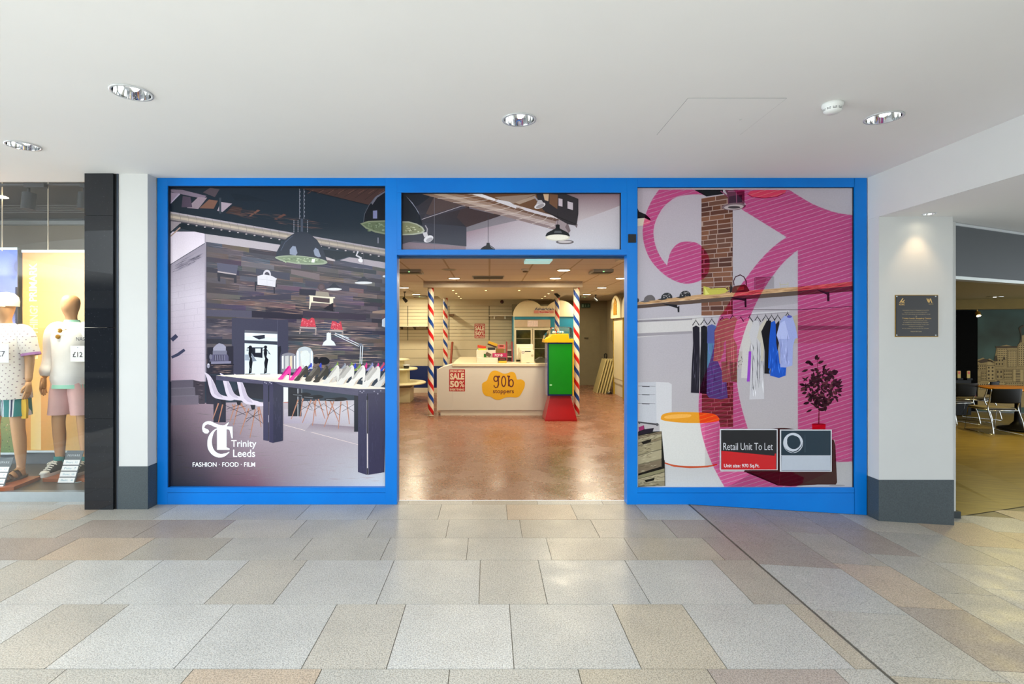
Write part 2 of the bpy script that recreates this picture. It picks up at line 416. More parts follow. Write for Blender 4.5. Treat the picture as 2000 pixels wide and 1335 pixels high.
dup(dl,(DL[3][0],DL[3][1],CEIL),'unlit round chrome downlight above the clothes shop, leftmost of all')
# smoke detector
sd=thing('smoke_detector','round white smoke detector on the mall ceiling right of the access panel','smoke detector',(2.126,3.32,CEIL))
MB().lathe([(.06,0),(.06,-.016),(.052,-.022),(.05,-.03)],0,0,32).build('base',pm('white_plastic','#dfe2e0',.4),sd,True,True)
MB().lathe([(.052,-.022),(.05,-.045),(.036,-.058),(.001,-.06)],0,0,32,cap=False).build('head',MATS['white_plastic'],sd,True,True)
mb=MB()
for k in range(10):
    a=2*PI*k/10
    for dz,r in ((-.034,.052),(-.041,.0515)):
        mb.face([((r)*math.cos(a+u),(r)*math.sin(a+u),dz+v) for u,v in ((-.22,-.0018),(.22,-.0018),(.22,.0018),(-.22,.0018))])
mb.build('slots',pm('dark_slot','#3b3f40',.6),sd,local=True)
# left white pier
col=thing('column','slim white square column with grey stone plinth between black pier and blue frame','column',(-3.177,4.95,0))
bx(-3.305,-3.047,4.79,5.2,.37,CEIL).build('shaft',M_pier,col)
M_plinth=pm('grey_granite_plinth','#3f484c',.45,0,.25,90)
bx(-3.311,-3.041,4.784,5.19,0,.382).build('plinth',M_plinth,col,bevel=.002)
# black granite pier
t=NT('polished_black_granite'); co=t.coord(); v=t.n('ShaderNodeTexVoronoi'); v.inputs['Scale'].default_value=55; t.l(co,v.inputs['Vector'])
t.l(t.ramp(v.outputs['Distance'],[(.0,(.35,.37,.4)),(.055,(.14,.15,.16)),(.09,(.012,.014,.018))]),t.b.inputs['Base Color']); t.b.inputs['Roughness'].default_value=.03; t.b.inputs['Specular IOR Level'].default_value=.5
M_gran=t.m
gp=thing('column','polished black speckled granite column between the clothes shop window and white column','column',(-3.467,4.95,0))
z=[0]+[wz(p,4.772) for p in (817,639.5,420.5)]+[CEIL]
for a,b in zip(z[:-1],z[1:]):
    bx(-3.597,-3.343,4.772,5.02,a+.001,b-.001).build('slab',M_gran,gp)
bx(-3.342,-3.322,4.79,5.0,0,CEIL).build('black_strip',pm('black_metal_strip','#0a0b0c',.4),gp)
bx(-3.321,-3.3055,4.786,5.0,0,CEIL).build('grey_strip',pm('slate_metal_strip','#39424f',.35,.3),gp)
# right pier
rp=thing('column','wide white pier carrying the plaque, on a dark grey stone plinth','column',(3.8,5.0,-.14))
bx(3.472,4.13,4.777,5.25,-.02,SOF).build('shaft',M_pier,rp)
rz=lambda x: ramp(x)-.004
mb=MB(); mb.add([(3.466,4.770,rz(3.466)),(4.136,4.770,rz(4.136)),(4.136,5.25,rz(4.136)),(3.466,5.25,rz(3.466)),(3.466,4.770,.265),(4.136,4.770,.265),(4.136,5.25,.265),(3.466,5.25,.265)],[(0,3,2,1),(4,5,6,7),(0,1,5,4),(1,2,6,5),(2,3,7,6),(3,0,4,7)])
mb.build('plinth',M_plinth,rp,bevel=.002)
pl=thing('downlight','small lit downlight in the low soffit just above the plaque','ceiling light',(3.82,4.655,SOF))
MB().lathe([(.042,0),(.052,-.001),(.052,-.005),(.04,-.005),(.04,0)],0,0,28,cap=False).build('rim',M_rim,pl,True,True)
MB().loft([[(r*math.cos(2*PI*i/24),r*math.sin(2*PI*i/24),zz) for i in range(24)] for r,zz in [(.04,-.004),(.034,.03),(.02,.045)]],cap=False).build('reflector',M_chrome,pl,True,True)
MB().lathe([(.03,.028),(.03,.034)],0,0,20).build('lamp',pm('warm_lamp_glow','#fff0d0',.5,emit=14),pl,local=True)
sp=bpy.data.lights.new('plaque_spot','SPOT'); sp.energy=4.2; sp.color=(1,.68,.36); sp.spot_size=math.radians(78); sp.spot_blend=.75; sp.shadow_soft_size=.02
so_=bpy.data.objects.new('plaque_spot',sp); COL.objects.link(so_); so_.location=(3.80,4.655,SOF-.012)
# plaque
pq=thing('plaque','square black plaque with small gold lettering screwed to the white pier','plaque',((wx(1789.5,4.777)),4.777,wz(658,4.777)))
M_brass=pm('brass','#b08d46',.35,.8,.08,20)
YP=4.777; x0,x1,z0,z1=wx(1747.5,YP),wx(1831.5,YP),wz(658,YP),wz(575.5,YP)
bx(x0,x1,YP-.006,YP-.001,z0,z1).build('frame_plate',M_brass,pq)
bx(x0+.005,x1-.005,YP-.010,YP-.006,z0+.005,z1-.005).build('plate',pm('plaque_black','#17120f',.35,0,.1,30),pq)
A=Art(YP-.0106); ga='#c9a45c'; g2='#b9a57c'
T=(1720,560,11.13); A.T=T
for yy,xa,xb,s_ in [(508,478,1052,'International Council of Shopping Centres (ICSC)'),(550,512,1010,'is proud to present the national design award'),(593,462,1082,'The ICSC 2014 design and development winner'),(635,758,788,'to'),(735,500,1015,'for the outstanding achievement of the centre'),(775,486,1036,'an excellent new retail & shopping destination'),(818,468,1052,'with excellent standards of design, construction,'),(860,610,930,'management and operation'),(902,472,1044,'for the audience, visitors and the City of Leeds'),(966,650,892,'Awarded 2014 Centre')]:
    A.text(s_,xa,yy-10,xb,yy+13,g2,.004)
A.text('Trinity Leeds Shopping Centre',470,668,1100,706,ga,.012)
A.text('ICSC',400,362,523,398,ga,.03)
A.poly([(400,345),(480,240),(497,252),(430,345)],ga); A.poly([(455,345),(515,275),(525,290),(480,345)],ga); A.poly([(450,300),(525,345),(500,345),(438,312)],ga); A.line([(430,330),(520,330)],8,ga)
A.poly([(995,262),(1010,240),(1050,335),(1030,335)],ga); A.poly([(1035,262),(1060,250),(1045,330),(1028,300)],ga); A.poly([(1075,250),(1095,250),(1125,350),(1105,350),(1082,285),(1060,345),(1040,345)],ga); A.text('REVO',1045,360,1145,388,'#8f7c50',.01)
A.build('lettering',vm('gold_ink',.4,80),pq)
for a in (350,1197):
    for b in (207,1049):
        c=A.p(a,b); mb=MB(); mb.loft([[(c[0]+r*math.cos(2*PI*i/10),YP-.010-dy,c[2]+r*math.sin(2*PI*i/10)) for i in range(10)] for r,dy in ((.006,0),(.005,.003),(.0005,.004))],cap=False); mb.build('screw',M_rim,pq)
# ================================================================ THE BLUE SHOPFRONT
t=NT('blue_powder_coat'); nz=t.noise(1.3,2,t.coord())
t.l(t.ramp(nz,[(.3,lin('#0070cc')),(.7,lin('#007ad6'))]),t.b.inputs['Base Color']); t.b.inputs['Roughness'].default_value=.3; t.b.inputs['Specular IOR Level'].default_value=.3
M_blue=t.m
sf=thing('shopfront_frame','bright blue metal shopfront frame around two windows and a doorway','shopfront frame',(.2,4.95,0))
FD=5.02
def fr(name,pa,pb,ya,yb,y0=FY,y1=FD): 
    return bx(wx(pa,FY),wx(pb,FY),y0,y1,wz(yb,FY),wz(ya,FY)).build(name,M_blue,sf,bevel=.0015)
fr('post',307,327,347.2,984.8); fr('post',752.4,775.3,347.2,984.8); fr('post',1224.8,1245,347.2,984.8)
g=.3
def slant(pa,pb,ytop,y0=FY,y1=FD,name='bottom_rail'):
    xa,xb=wx(pa,FY),wx(pb,FY); zt=wz(ytop,FY); n=8; mb=MB()
    pts=[(xa,zt)]+[(xa+(xb-xa)*i/n,ramp(xa+(xb-xa)*i/n)+.003) for i in range(n+1)]+[(xb,zt)]
    mb.prismY(pts,y0,y1); return mb.build(name,M_blue,sf)
slant(1669.6,1692.8,347.2,name='post')
fr('head_rail',327,752.4,347.2,362.6); fr('head_rail',775.3,1224.8,347.2,375.6); fr('head_rail',1245,1668.6,347.2,365.2)
fr('jamb',775.3,783.6,375.6,487); fr('jamb',1213.4,1224.8,375.6,487)
fr('transom',775.3,1224.8,487,497.3)
fr('bottom_rail',327,752.4,951.6,961.5); fr('kick_panel',327,752.4,962.2,984.8,FY+.001)
slant(1245,1668.6,962.4,FY+.001,name='kick_panel'); fr('bottom_rail',1245,1668.6,951.8,961.8)
# dark rebates round the panes
M_reb=pm('dark_rebate','#08142a',.6)
for (a,b,c,d) in ((327,752.4,362.6,951.6),(1245,1668.6,365.2,951.8),(783.6,1213.4,375.6,487)):
    mb=MB(); x0,x1,z0,z1=wx(a,FY),wx(b,FY),wz(d,FY),wz(c,FY)
    mb.box(x0-.004,x1+.004,FY+.068,FY+.075,z0-.004,z1+.004)
    mb.build('rebate',M_reb,sf)
    mb=MB(); q=.004
    mb.box(x0,x0+q,FY+.012,FY+.066,z0,z1); mb.box(x1-q,x1,FY+.012,FY+.066,z0,z1); mb.box(x0,x1,FY+.012,FY+.066,z1-q,z1)
    mb.build('gasket',M_reb,sf)
# door tracks either side of the opening and at its head
M_track=pm('pale_grey_metal','#b9bdb8',.35,.5)
bx(wx(775.3,FY),wx(779.2,FD+.02),FD,FD+.03,0,2.28).build('door_track',M_track,sf)
bx(wx(1219.4,FD+.02),wx(1224.8,FY)+.03,FD,FD+.03,0,2.28).build('door_track',M_track,sf)
bx(wx(775.3,FY),wx(1224.8,FY),FD,FD+.03,2.268,2.33).build('head_track',pm('dark_track','#1d3e5c',.4),sf)
bx(wx(1226.8,FY),wx(1241.8,FY),FY-.012,FY,wz(473.8,FY),wz(457.4,FY)).build('sensor_box',pm('matt_black','#0a0a0b',.5),sf,bevel=.001,label='small square black sensor box')
# ================================================================ STRUCTURE behind the frame
M_shopceil=floor=None
t=NT('ceiling_tiles'); co=t.coord(); X=t.xyz(co)
def grid1(o,per,off,wd):
    f=t.math('FRACT',t.math('DIVIDE',t.math('ADD',o,off),per)); return t.math('LESS_THAN',f,wd/per)
gx=grid1(X[0],.6,50*.6+.03,.026); gy=grid1(X[1],.63,50*.63+.0,.02); gm=t.math('MAXIMUM',gx,gy)
t.l(t.mix(gm,t.ramp(t.noise(120,3,co),[(.3,lin('#cfc5b8')),(.7,lin('#dcd2c5'))]),lin('#b3a287')),t.b.inputs['Base Color']); t.b.inputs['Roughness'].default_value=.8
M_ctile=t.m
mb=MB(); mb.face([(-3.5,5.03,2.52),(-3.5,16.2,2.52),(3.55,16.2,2.52),(3.55,5.03,2.52)]); struct('ceiling',mb,M_ctile)
t=NT('terrazzo'); co=t.coord(); v=t.n('ShaderNodeTexVoronoi'); v.inputs['Scale'].default_value=125; t.l(co,v.inputs['Vector'])
sepc=t.n('ShaderNodeSeparateColor'); t.l(v.outputs['Color'],sepc.inputs[0])
chip=t.ramp(sepc.outputs[0],[(0,lin('#6b4230')),(.35,lin('#80503a')),(.6,lin('#8f6048')),(.85,lin('#a07860')),(1,lin('#5f382a'))])
big=t.ramp(t.noise(1.2,4,co),[(.3,.9),(.7,1.08)])
t.l(t.mix(1,chip,big,'MULTIPLY'),t.b.inputs['Base Color']); t.b.inputs['Roughness'].default_value=.26; t.b.inputs['Specular IOR Level'].default_value=.6
t.l(t.ramp(t.noise(2.5,3,co),[(.3,.2),(.7,.33)]),t.b.inputs['Roughness'])
M_terr=t.m
mb=MB(); mb.face([(-3.5,5.042,.001),(3.55,5.042,.001),(3.55,16.2,.001),(-3.5,16.2,.001)]); struct('floor',mb,M_terr)
M_cream=pm('cream_wall_paint','#cbbf9f',.65,0,.03,3)
M_white=pm('warm_white_laminate','#d8cfbb',.4,0,.02,4)
M_dull=pm('dull_putty_wall','#8f8467',.7,0,.04,2)
struct('wall_left',bx(-3.6,-3.5,5.06,14.4,0,2.52),M_cream)
struct('wall_right',bx(3.55,3.62,5.28,16.2,0,2.52),M_cream)
struct('wall_back',bx(-3.5,1.05,14.2,14.3,0,2.52),M_cream)
struct('wall_back',bx(1.05,3.55,16.1,16.2,0,2.52),M_dull)
struct('wall_partition',bx(.95,1.05,14.3,16.2,0,2.52),M_dull)
struct('trim_2',bx(-3.3,3.4,5.02,5.04,2.6,CEIL),pm('plain_board','#777777',.8))
struct('baseboard_back',bx(-3.5,1.05,14.17,14.2,0,.12),M_white)
struct('baseboard_back',bx(1.05,3.55,16.06,16.1,0,.17),M_dull)
# ================================================================ THE SWEET SHOP
# ---- ceiling fittings
M_glow=pm('lit_lens','#ffe9bd',.4,emit=5)
M_lrim=pm('downlight_rim','#c9bfa6',.4,.2)
def lamp_area(root,z,power,size=.2,parent=None):
    return area('lamp',(root.location.x,root.location.y,z),size,power,(1,.79,.47),shape='DISK')
def ylz(py,h): return h*F/(V0-py)
HC=.94; CZ=2.52
sl=None
lab={ (1101,526):'lit round downlight beside the small ceiling sensor, nearest on the right',(817,542.5):'',}
L=[(1101,526.5,'lit round ceiling light nearest the doorway, right of the small sensor'),
   (887,542.5,'lit round ceiling light just before the canopy on its left half'),
   (1084.5,542.5,'lit round ceiling light just before the canopy on its right half'),
   (1214,542.5,'lit round ceiling light half hidden by the right door post'),
   (789.5,561,'lit round ceiling light at far left beside the door post'),
   (1175.5,561,'lit round ceiling light right of the canopy, below the air unit'),
   (813,574,'lit round ceiling light left of the canopy, deeper in the shop'),
   (1146,574,'lit round ceiling light between right pole and green exit sign')]
for i,(px,py,lb) in enumerate(L):
    Y=ylz(py,HC); loc=(wx(px,Y),Y,CZ)
    if sl is None:
        sl=thing('ceiling_light',lb,'ceiling light',loc,'lit ceiling lights in the sweet shop')
        MB().lathe([(.1,0),(.118,-.002),(.118,-.01),(.098,-.012),(.098,-.002)],0,0,28).build('rim',M_lrim,sl,True,True)
        MB().lathe([(.096,-.006),(.09,-.012),(.001,-.014)],0,0,24,cap=False).build('lens',M_glow,sl,True,True)
        r=sl
    else: r=dup(sl,loc,lb)
    area('lamp',(loc[0],loc[1],CZ-.03),.2,13,(1,.89,.66),shape='DISK')
# unseen rows of the same lamps light the near part of the shop
for X,Y in ((-1.8,6.6),(1.9,6.6),(0,6.2)): area('lamp',(X,Y,CZ-.03),.2,4.5,(1,.9,.7),shape='DISK')
area('lamp',(2.6,15.2,CZ-.05),.2,2,(1,.8,.5),shape='DISK')
o=thing('ceiling_light','unlit round twin-lamp downlight left of the ceiling vent','ceiling light',(wx(877,ylz(526,HC)),ylz(526,HC),CZ))
MB().lathe([(.11,0),(.11,-.008),(.095,-.008),(.095,0)],0,0,24).build('rim',M_lrim,o,True,True)
MB().lathe([(.09,-.001),(.001,-.004)],0,0,20,cap=False).build('dark_lens',pm('dark_lens','#3c3a30',.3),o,local=True)
# air conditioning cassettes
M_acg=pm('grey_unit_metal','#aaa79a',.5,.1); M_acd=pm('dark_louvre','#5d594a',.5)
def cassette(px0,px1,py0,py1,lb,first=[None]):
    Y=ylz(py0,HC); x0,x1=wx(px0,Y),wx(px1,Y); zb=0
    r=thing('air_conditioning_unit',lb,'air conditioner',((x0+x1)/2,Y,CZ),'ceiling air units in the sweet shop')
    bx(x0+.01,x1-.01,Y,Y+.4,CZ-.042,CZ).build('casing',M_acg,r,bevel=.004)
    mb=MB(); 
    for k in range(4): mb.box(x0+.03,x1-.03,Y+.03+k*.03,Y+.045+k*.03,CZ-.052,CZ-.042)
    mb.box(x0+.01,x1-.01,Y+.02,Y+.2,CZ-.047,CZ-.042)
    mb.build('louvre',M_acd,r)
    bx((x0+x1)/2-.012,(x0+x1)/2+.012,Y-.005,Y,CZ-.045,CZ-.032).build('indicator',pm('green_led','#8fd08a',.4,emit=.6),r)
cassette(775,823,525.5,534,'grey ceiling air unit at upper left, partly behind the door post')
cassette(1158,1200,525,534,'grey ceiling air unit at upper right of the shop')
cassette(806,833,576,582,'small distant ceiling air unit left of the canopy')
cassette(1134,1150,577,582,'small distant ceiling air unit behind the right striped pole')
Y=ylz(538,HC); v=thing('ceiling_vent','rectangular grey slatted vent in the shop ceiling','vent',(wx(953,Y),Y,CZ))
x0,x1=wx(922,Y),wx(985,Y)
bx(x0,x1,Y,Y+.45,CZ-.012,CZ-.002).build('frame',M_acg,v)
mb=MB()
for k in range(9): mb.box(x0+.02,x1-.02,Y+.03+k*.045,Y+.05+k*.045,CZ-.018,CZ-.012)
mb.build('slats',M_acd,v)
Y=ylz(525,HC); r=thing('smoke_detector','small white sensor on the shop ceiling right of the vent','smoke detector',(wx(1026,Y),Y,CZ))
MB().lathe([(.06,0),(.06,-.015),(.045,-.03)],0,0,20).build('base',M_white,r,True,True)
MB().lathe([(.04,-.03),(.035,-.05),(.001,-.052)],0,0,20,cap=False).build('head',pm('brown_grille','#6b5a40',.5),r,True,True)
Y=ylz(504,HC); tag(bx(wx(1027,Y),wx(1079,Y),Y,Y+.35,CZ-.03,CZ-.001).build('ceiling_panel',pm('pale_cyan_panel','#a8dcdc',.4,emit=.25),None),'pale cyan rectangular panel on the ceiling just inside the doorway','ceiling panel')
Y=ylz(503,HC); tag(bx(wx(1209,Y),wx(1222,Y),Y,Y+.2,CZ-.03,CZ-.001).build('motion_sensor',M_white,None),'small white sensor on the ceiling beside the right door post','sensor')
# little black spotlights on the ceiling
def cctv(px,py,Y,lb,ztop):
    x,z=wx(px,Y),wz(py,Y); r=thing('spotlight',lb,'spotlight',(x,Y,ztop))
    mb=MB(); mb.lathe([(.03,ztop),(.03,ztop-.02)],x,Y,12); mb.tube([(x,Y,ztop-.02),(x,Y,z+.01)],.008,8); mb.build('bracket',MATS['matt_black'],r)
    MB().tube([(x-.03,Y,z+.05),(x+.045,Y-.05,z-.03)],[.03,.04],14).build('head',MATS['matt_black'],r)
cctv(790.5,586,12.5,'small black spotlight hanging from the ceiling at far left',CZ)
cctv(1163.5,585,13.5,'small black spotlight hanging near the green exit sign',CZ)
cctv(1087,577,11.6,'small black spotlight under the canopy beside a thin striped pole',2.404)
r=thing('alarm_bell','round dark red alarm sounder high on the back wall','alarm',(wx(980.5,14.1),14.2,wz(592,14.1)))
mb=MB(); c=PX(980.5,589,14.1); n=20
mb.loft([[(c[0]+q*math.cos(2*PI*i/n),yy,c[2]+q*math.sin(2*PI*i/n)) for i in range(n)] for q,yy in ((.045,14.171),(.045,14.12),(.03,14.09),(.001,14.085))]); mb.build('sounder',pm('dark_red_plastic','#4a140c',.4),r)
# ---- canopy over the counter
M_canopy=pm('canopy_board','#d2c7ac',.5,0,.02)
x0,x1=wx(828.5,9.95),wx(1136,9.95)
cn=thing('canopy','flat cream canopy carried over the counter on striped poles','canopy',((x0+x1)/2,11.8,2.41))
bx(x0,x1,9.95,13.7,2.412,2.515).build('board',M_canopy,cn,bevel=.004)
bx(x0-.012,x1+.012,9.93,9.95,2.405,2.518).build('front_fascia',pm('fascia_grey_pink','#b0a28e',.5),cn)
sp0=None
pts=[(885,566.5),(891,572.5),(896,578.3),(900,582.4),(949,566.5),(1014,566.5),(1079,566.5),(1071.5,573),(1064.5,578),(1058.5,582.4)]
lbs=['small lit spot under the canopy at its front left','small lit spot under the canopy, second along its left side','small lit spot under the canopy, third along its left side','small lit spot under the canopy at its back left','small lit spot under the canopy front, left of centre','small lit spot under the canopy front, right of centre','small lit spot under the canopy at its front right','small lit spot under the canopy, second along its right side','small lit spot under the canopy, third along its right side','small lit spot under the canopy at its back right']
for (px,py),lb in zip(pts,lbs):
    Y=ylz(py,.832); loc=(wx(px,Y),Y,2.412)
    if sp0 is None:
        sp0=thing('recessed_spot',lb,'spotlight',loc,'small lit spots under the canopy')
        MB().lathe([(.038,0),(.045,-.001),(.045,-.004),(.036,-.004)],0,0,16).build('rim',M_lrim,sp0,True,True)
        MB().lathe([(.034,-.003),(.001,-.006)],0,0,14,cap=False).build('lens',pm('warm_spot_lens','#ffdf9a',.4,emit=4),sp0,local=True)
    else: dup(sp0,loc,lb)
for X,Y in ((-.5,10.7),(.9,10.7),(.2,12.6)): area('lamp',(X,Y,2.39),.25,4,(1,.89,.66),shape='DISK')
# ---- barber poles
t=NT('barber_stripes'); co=t.coord(); X=t.xyz(co)
ang=t.math('DIVIDE',t.math('ARCTAN2',X[1],X[0]),2*PI)
f=t.math('FRACT',t.math('ADD',t.math('ADD',t.math('DIVIDE',X[2],.468),t.math('MULTIPLY',ang,1.0)),10.07))
rc=lin('#c81414'); bc=lin('#0a4296'); wc=lin('#e6dcc6')
t.l(t.ramp(f,[(0,rc),(.22,wc),(.5,bc),(.72,wc)],'CONSTANT'),t.b.inputs['Base Color']); t.b.inputs['Roughness'].default_value=.3
M_barb=t.m
def pole(px,Y,lb,r=.056,z1=2.41,src=[None]):
    x=wx(px,Y)
    p=thing('barber_pole',lb,'pole',(x,Y,0),'striped poles around the counter')
    mb=MB(); mb.loft([[(r*math.cos(2*PI*i/32),r*math.sin(2*PI*i/32),z) for i in range(32)] for z in [z1*k/24 for k in range(25)]])
    mb.build('shaft',M_barb,p,True,True)
    MB().lathe([(r+.004,0.001),(r+.004,.02),(r,.022)],0,0,24).build('collar',M_lrim,p,True,True)
    return p
pole(841.3,10.1,'red, white and blue striped pole at the front left corner of the counter')
pole(1126,10.1,'red, white and blue striped pole behind the green dispenser')
pole(870,13.2,'thinner looking striped pole at the back left of the counter')
pole(1088,13.2,'striped pole in front of the soda cabinet, lower half hidden',)
# ---- counter
M_ctr=pm('counter_white','#d3ccc0',.38,0,.015,3)
M_top=pm('counter_top','#e3d6b4',.3,0,.02,3)
ct=thing('counter','long white shop counter with yellow splash logo on its front','counter',(.1,10.6,0))
CY=10.15
bx(-.69,1.15,CY,CY+.6,.1,.93).build('front_body',M_ctr,ct,bevel=.003)
bx(-.695,1.15,CY-.02,CY+.62,.93,.985).build('worktop',M_top,ct,bevel=.008)
bx(-.92,1.15,CY+.02,CY+.55,0,.098).build('kick_board',M_white,ct)
MB().prismY([(-.985,.1),(-.69,.1),(-.69,.965),(-.76,.95),(-.86,.925),(-.985,.865)],CY,CY+.5).build('end_panel',M_ctr,ct,bevel=.003)
bx(-.69,-.18,CY+.62,12.8,0,.93).build('side_arm',M_ctr,ct)
bx(-.70,-.16,CY+.62,12.82,.93,.985).build('worktop',M_top,ct,bevel=.006)
bx(-.985,-.975,CY-.002,CY,0,.9).build('joint_strip',M_white,ct)
# splash logo on the counter front
A=Art(CY-.003,(770,660,4.3478))
pts=[(745,400),(752,380),(785,360),(798,330),(815,295),(840,277),(875,278),(925,300),(960,298),(995,285),(1025,297),(1037,330),(1045,350),(1080,350),(1107,372),(1107,410),(1090,450),(1065,490),(1035,503),(985,500),(940,505),(900,522),(855,520),(820,497),(775,488),(750,455)]
A.poly(spline(pts,5,True),'#e0a90c'); A.up()
# the letters of "gob" and "stoppers" drawn as strokes
br='#5a1410'
def ringl(x,y,rx,ry,w): A.line([(x+rx*math.cos(a*PI/12),y+ry*math.sin(a*PI/12)) for a in range(25)],w,br)
ringl(863,345,17,22,10); A.line([(884,325),(884,395),(877,415),(860,420),(848,408),(848,398)],[8,12,11,9,8,10],br); A.poly([(868,322),(898,318),(898,332),(885,338)],br)
ringl(929,367,17,43,10)
A.line([(972,322),(972,408)],[11,13],br); A.poly([(958,316),(984,320),(984,332),(962,330)],br); ringl(993,382,18,30,10)
A.text('stoppers',838,437,1016,478,br,.018)
lg=A.build('splash_logo',vm('logo_vinyl',.35,40,.03),None); tag(lg,'yellow splash sign with brown gob stoppers lettering on the counter front','sign')
# sale posters
def sale(T,x0,y0,x1,y1,Y,lb,nm='sale_poster'):
    A=Art(Y,T); red='#a9161a'; cr='#e0cfb4'
    A.rect(x0,y0,x1,y1,red); A.up(); W=x1-x0; H=y1-y0
    f=lambda a,b,c,d,t,bo: A.text(t,x0+W*a,y0+H*b,x0+W*c,y0+H*d,cr,bo)
    f(.05,.035,.95,.135,'SPRING MEGA',.03); f(.05,.17,.95,.47,'SALE',.05); f(.04,.52,.62,.82,'50',.045); f(.64,.52,.96,.82,'%',.012); f(.05,.87,.95,.97,'EVERYTHING',.03)
    o=A.build(nm,vm('poster_paper',.5,40,.03),None); return tag(o,lb,'poster','red sale posters')
sale((770,660,4.3478),467,265,601,451,CY-.002,'red 50% sale poster stuck on the counter front')
sale((770,490,4.3478),682,617,769,739,14.168,'red 50% sale poster hanging on the slatted back wall')
# ---- slatwall
sw=thing('slatwall','cream grooved slat wall panel with black upright strips at the back','wall panel',(-1.2,14.19,0))
mb=MB(); zs=[2.516]+[wz(597.4+6.61*k,14.18) for k in range(11)]+[wz(682,14.18),wz(699,14.18),wz(714.5,14.18)]
for a,b in zip(zs[:-1],zs[1:]): mb.box(-3.45,1.03,14.172,14.19,b+.004,a-.004)
mb.build('slats',M_cream,sw)
bx(-3.45,1.03,14.185,14.195,.69,2.515).build('groove_backing',pm('groove_brown','#5d5138',.8),sw)
for px in (796.5,876.5,955.3):
    bx(wx(px-.5,14.16),wx(px+.5,14.16),14.16,14.172,wz(664.5,14.16),wz(597,14.16)).build('upright',pm('black_upright','#262620',.5),sw)
lc_=thing('low_cabinet','long navy blue low panel along the foot of the slat wall','cabinet',(-1.6,14.05,0))
bx(-3.45,.2,13.95,14.165,.13,.69).build('blue_front',pm('navy_plinth','#0b2560',.45),lc_)
bx(-3.45,.2,13.93,14.165,.0,.13).build('ledge',M_white,lc_)
r=thing('shelf','long cream shelf with dark hooks low on the left of the slat wall','shelf',(-2,14.1,wz(640,14)))
bx(wx(770,14),wx(836,14),13.85,14.17,wz(637.6,13.9),wz(636.4,13.9)).build('board',M_white,r)
for px in (783,808.5,834): 
    mb=MB(); x=wx(px,13.95); mb.prismX([(14.17,wz(637.8,14)),(13.95,wz(637.8,14)),(13.95,wz(640,14)),(14.17,wz(643,14))],x-.018,x+.018); mb.build('hook',pm('dark_bracket','#33291a',.5),r)
r=thing('shelf','short cream shelf on two white brackets beside the soda cabinet','shelf',(.2,14.1,wz(618,14)))
bx(wx(955,14),wx(1003,14),13.85,14.17,wz(617,13.9),wz(615.6,13.9)).build('board',M_white,r)
for px in (965.5,986.5): bx(wx(px-1.4,13.95),wx(px+1.4,13.95),13.95,14.17,wz(622,13.95),wz(617,13.95)).build('bracket',pm('pale_bracket','#e7e1cd',.4),r)
r=bx(0,1,0,1,0,1)
mb=MB(); mb.prismX([(14.17,wz(612,14)),(13.8,wz(616.8,14)),(14.17,wz(616.8,14))],wx(876.6,14),wx(886,14)); tag(mb.build('shelf_bracket',pm('brown_bracket','#6b4a2a',.5),None),'small brown triangular bracket on the slat wall beside the rear pole','bracket')
# ---- red-sided rack parts behind the counter
M_red=pm('red_board','#8f1a12',.45)
r=thing('rack','pair of upright dark red boards with white shelves behind the counter','rack',(.4,12.3,.0))
for a in (990,1000.5): 
    x=wx(a,12.3); mb=MB(); mb.prismX([(12.2,.55),(12.6,.55),(12.6,1.36),(12.42,1.36)],x-.014,x+.014); mb.build('side_board',M_red,r)
mb=MB()
for k,z in enumerate((.7,.86,1.0,1.15)): mb.box(wx(990,12.3)+.015,wx(1000.5,12.3)-.015,12.22+k*.05,12.6,z,z+.02)
mb.build('shelf',M_white,r)
bx(wx(990,12.6),wx(1000.5,12.6),12.6,12.62,0,1.3).build('back_board',M_white,r)
mb=MB(); pa,pb=Vector(PX(883.5,668,14.1)),Vector(PX(880.5,706,13.7)); pc=pb+(pb-pa)*(pb.z/(pa.z-pb.z)); mb.tube([pa,pb,(pb.x-.01,pc.y,.0)],.03,6); r=mb.build('leaning_board',pm('rust_board','#8c3a1c',.5),None); tag(r,'thin rust red board leaning on the wall behind the counter','board')
# ---- stock on the counter
def ctn(name,px0,px1,py0,py1,Y,d,col,lb,cat='box',parts=(),grp='sweet boxes behind the counter'):
    x0,x1,z0,z1=wx(px0,Y),wx(px1,Y),wz(py1,Y),wz(py0,Y)
    r=thing(name,lb,cat,((x0+x1)/2,Y+d/2,z0),grp)
    bx(x0,x1,Y,Y+d,z0,z1).build('carton',pm('card_'+col.strip('#'),col,.5),r,bevel=.002)
    for (a,b,c,e,cc,nm) in parts:
        bx(wx(a,Y),wx(b,Y),Y-.003,Y,wz(e,Y),wz(c,Y)).build(nm,pm('card_'+cc.strip('#'),cc,.5),r)
    return r
cb=thing('display_box','white stepped display box standing on the counter','display stand',(.0,10.8,.985))
bx(wx(930.5,10.45),wx(968,10.45),10.45,10.9,.985,wz(683.5,10.45)).build('rear_step',M_white,cb,bevel=.003)
bx(wx(931.5,10.3),wx(972.5,10.3),10.3,10.45,.985,wz(698.2,10.3)).build('front_step',M_white,cb,bevel=.003)
def tilted(name,cx,cy,Y,w,h,d,rot,col,lb,strip=None):
    x,z=wx(cx,Y),wz(cy,Y); r=thing(name,lb,'box',(x,Y,z),'sweet boxes behind the counter'); r.rotation_euler=(0,math.radians(rot),0)
    bx(-w/2,w/2,-d/2,d/2,-h/2,h/2).build('carton',pm('card_'+col.strip('#'),col,.5),r,local=True,bevel=.002)
    if strip: bx(-w/2,w/2,-d/2-.003,-d/2,-h/2,-h/2+h*.35).build('print_band',pm('card_'+strip.strip('#'),strip,.5),r,local=True)
    return r
tilted('sweet_box',941,677,10.6,.17,.05,.12,9,'#c2401a','orange sweet box tilted on top of the white display box','#c9282a')
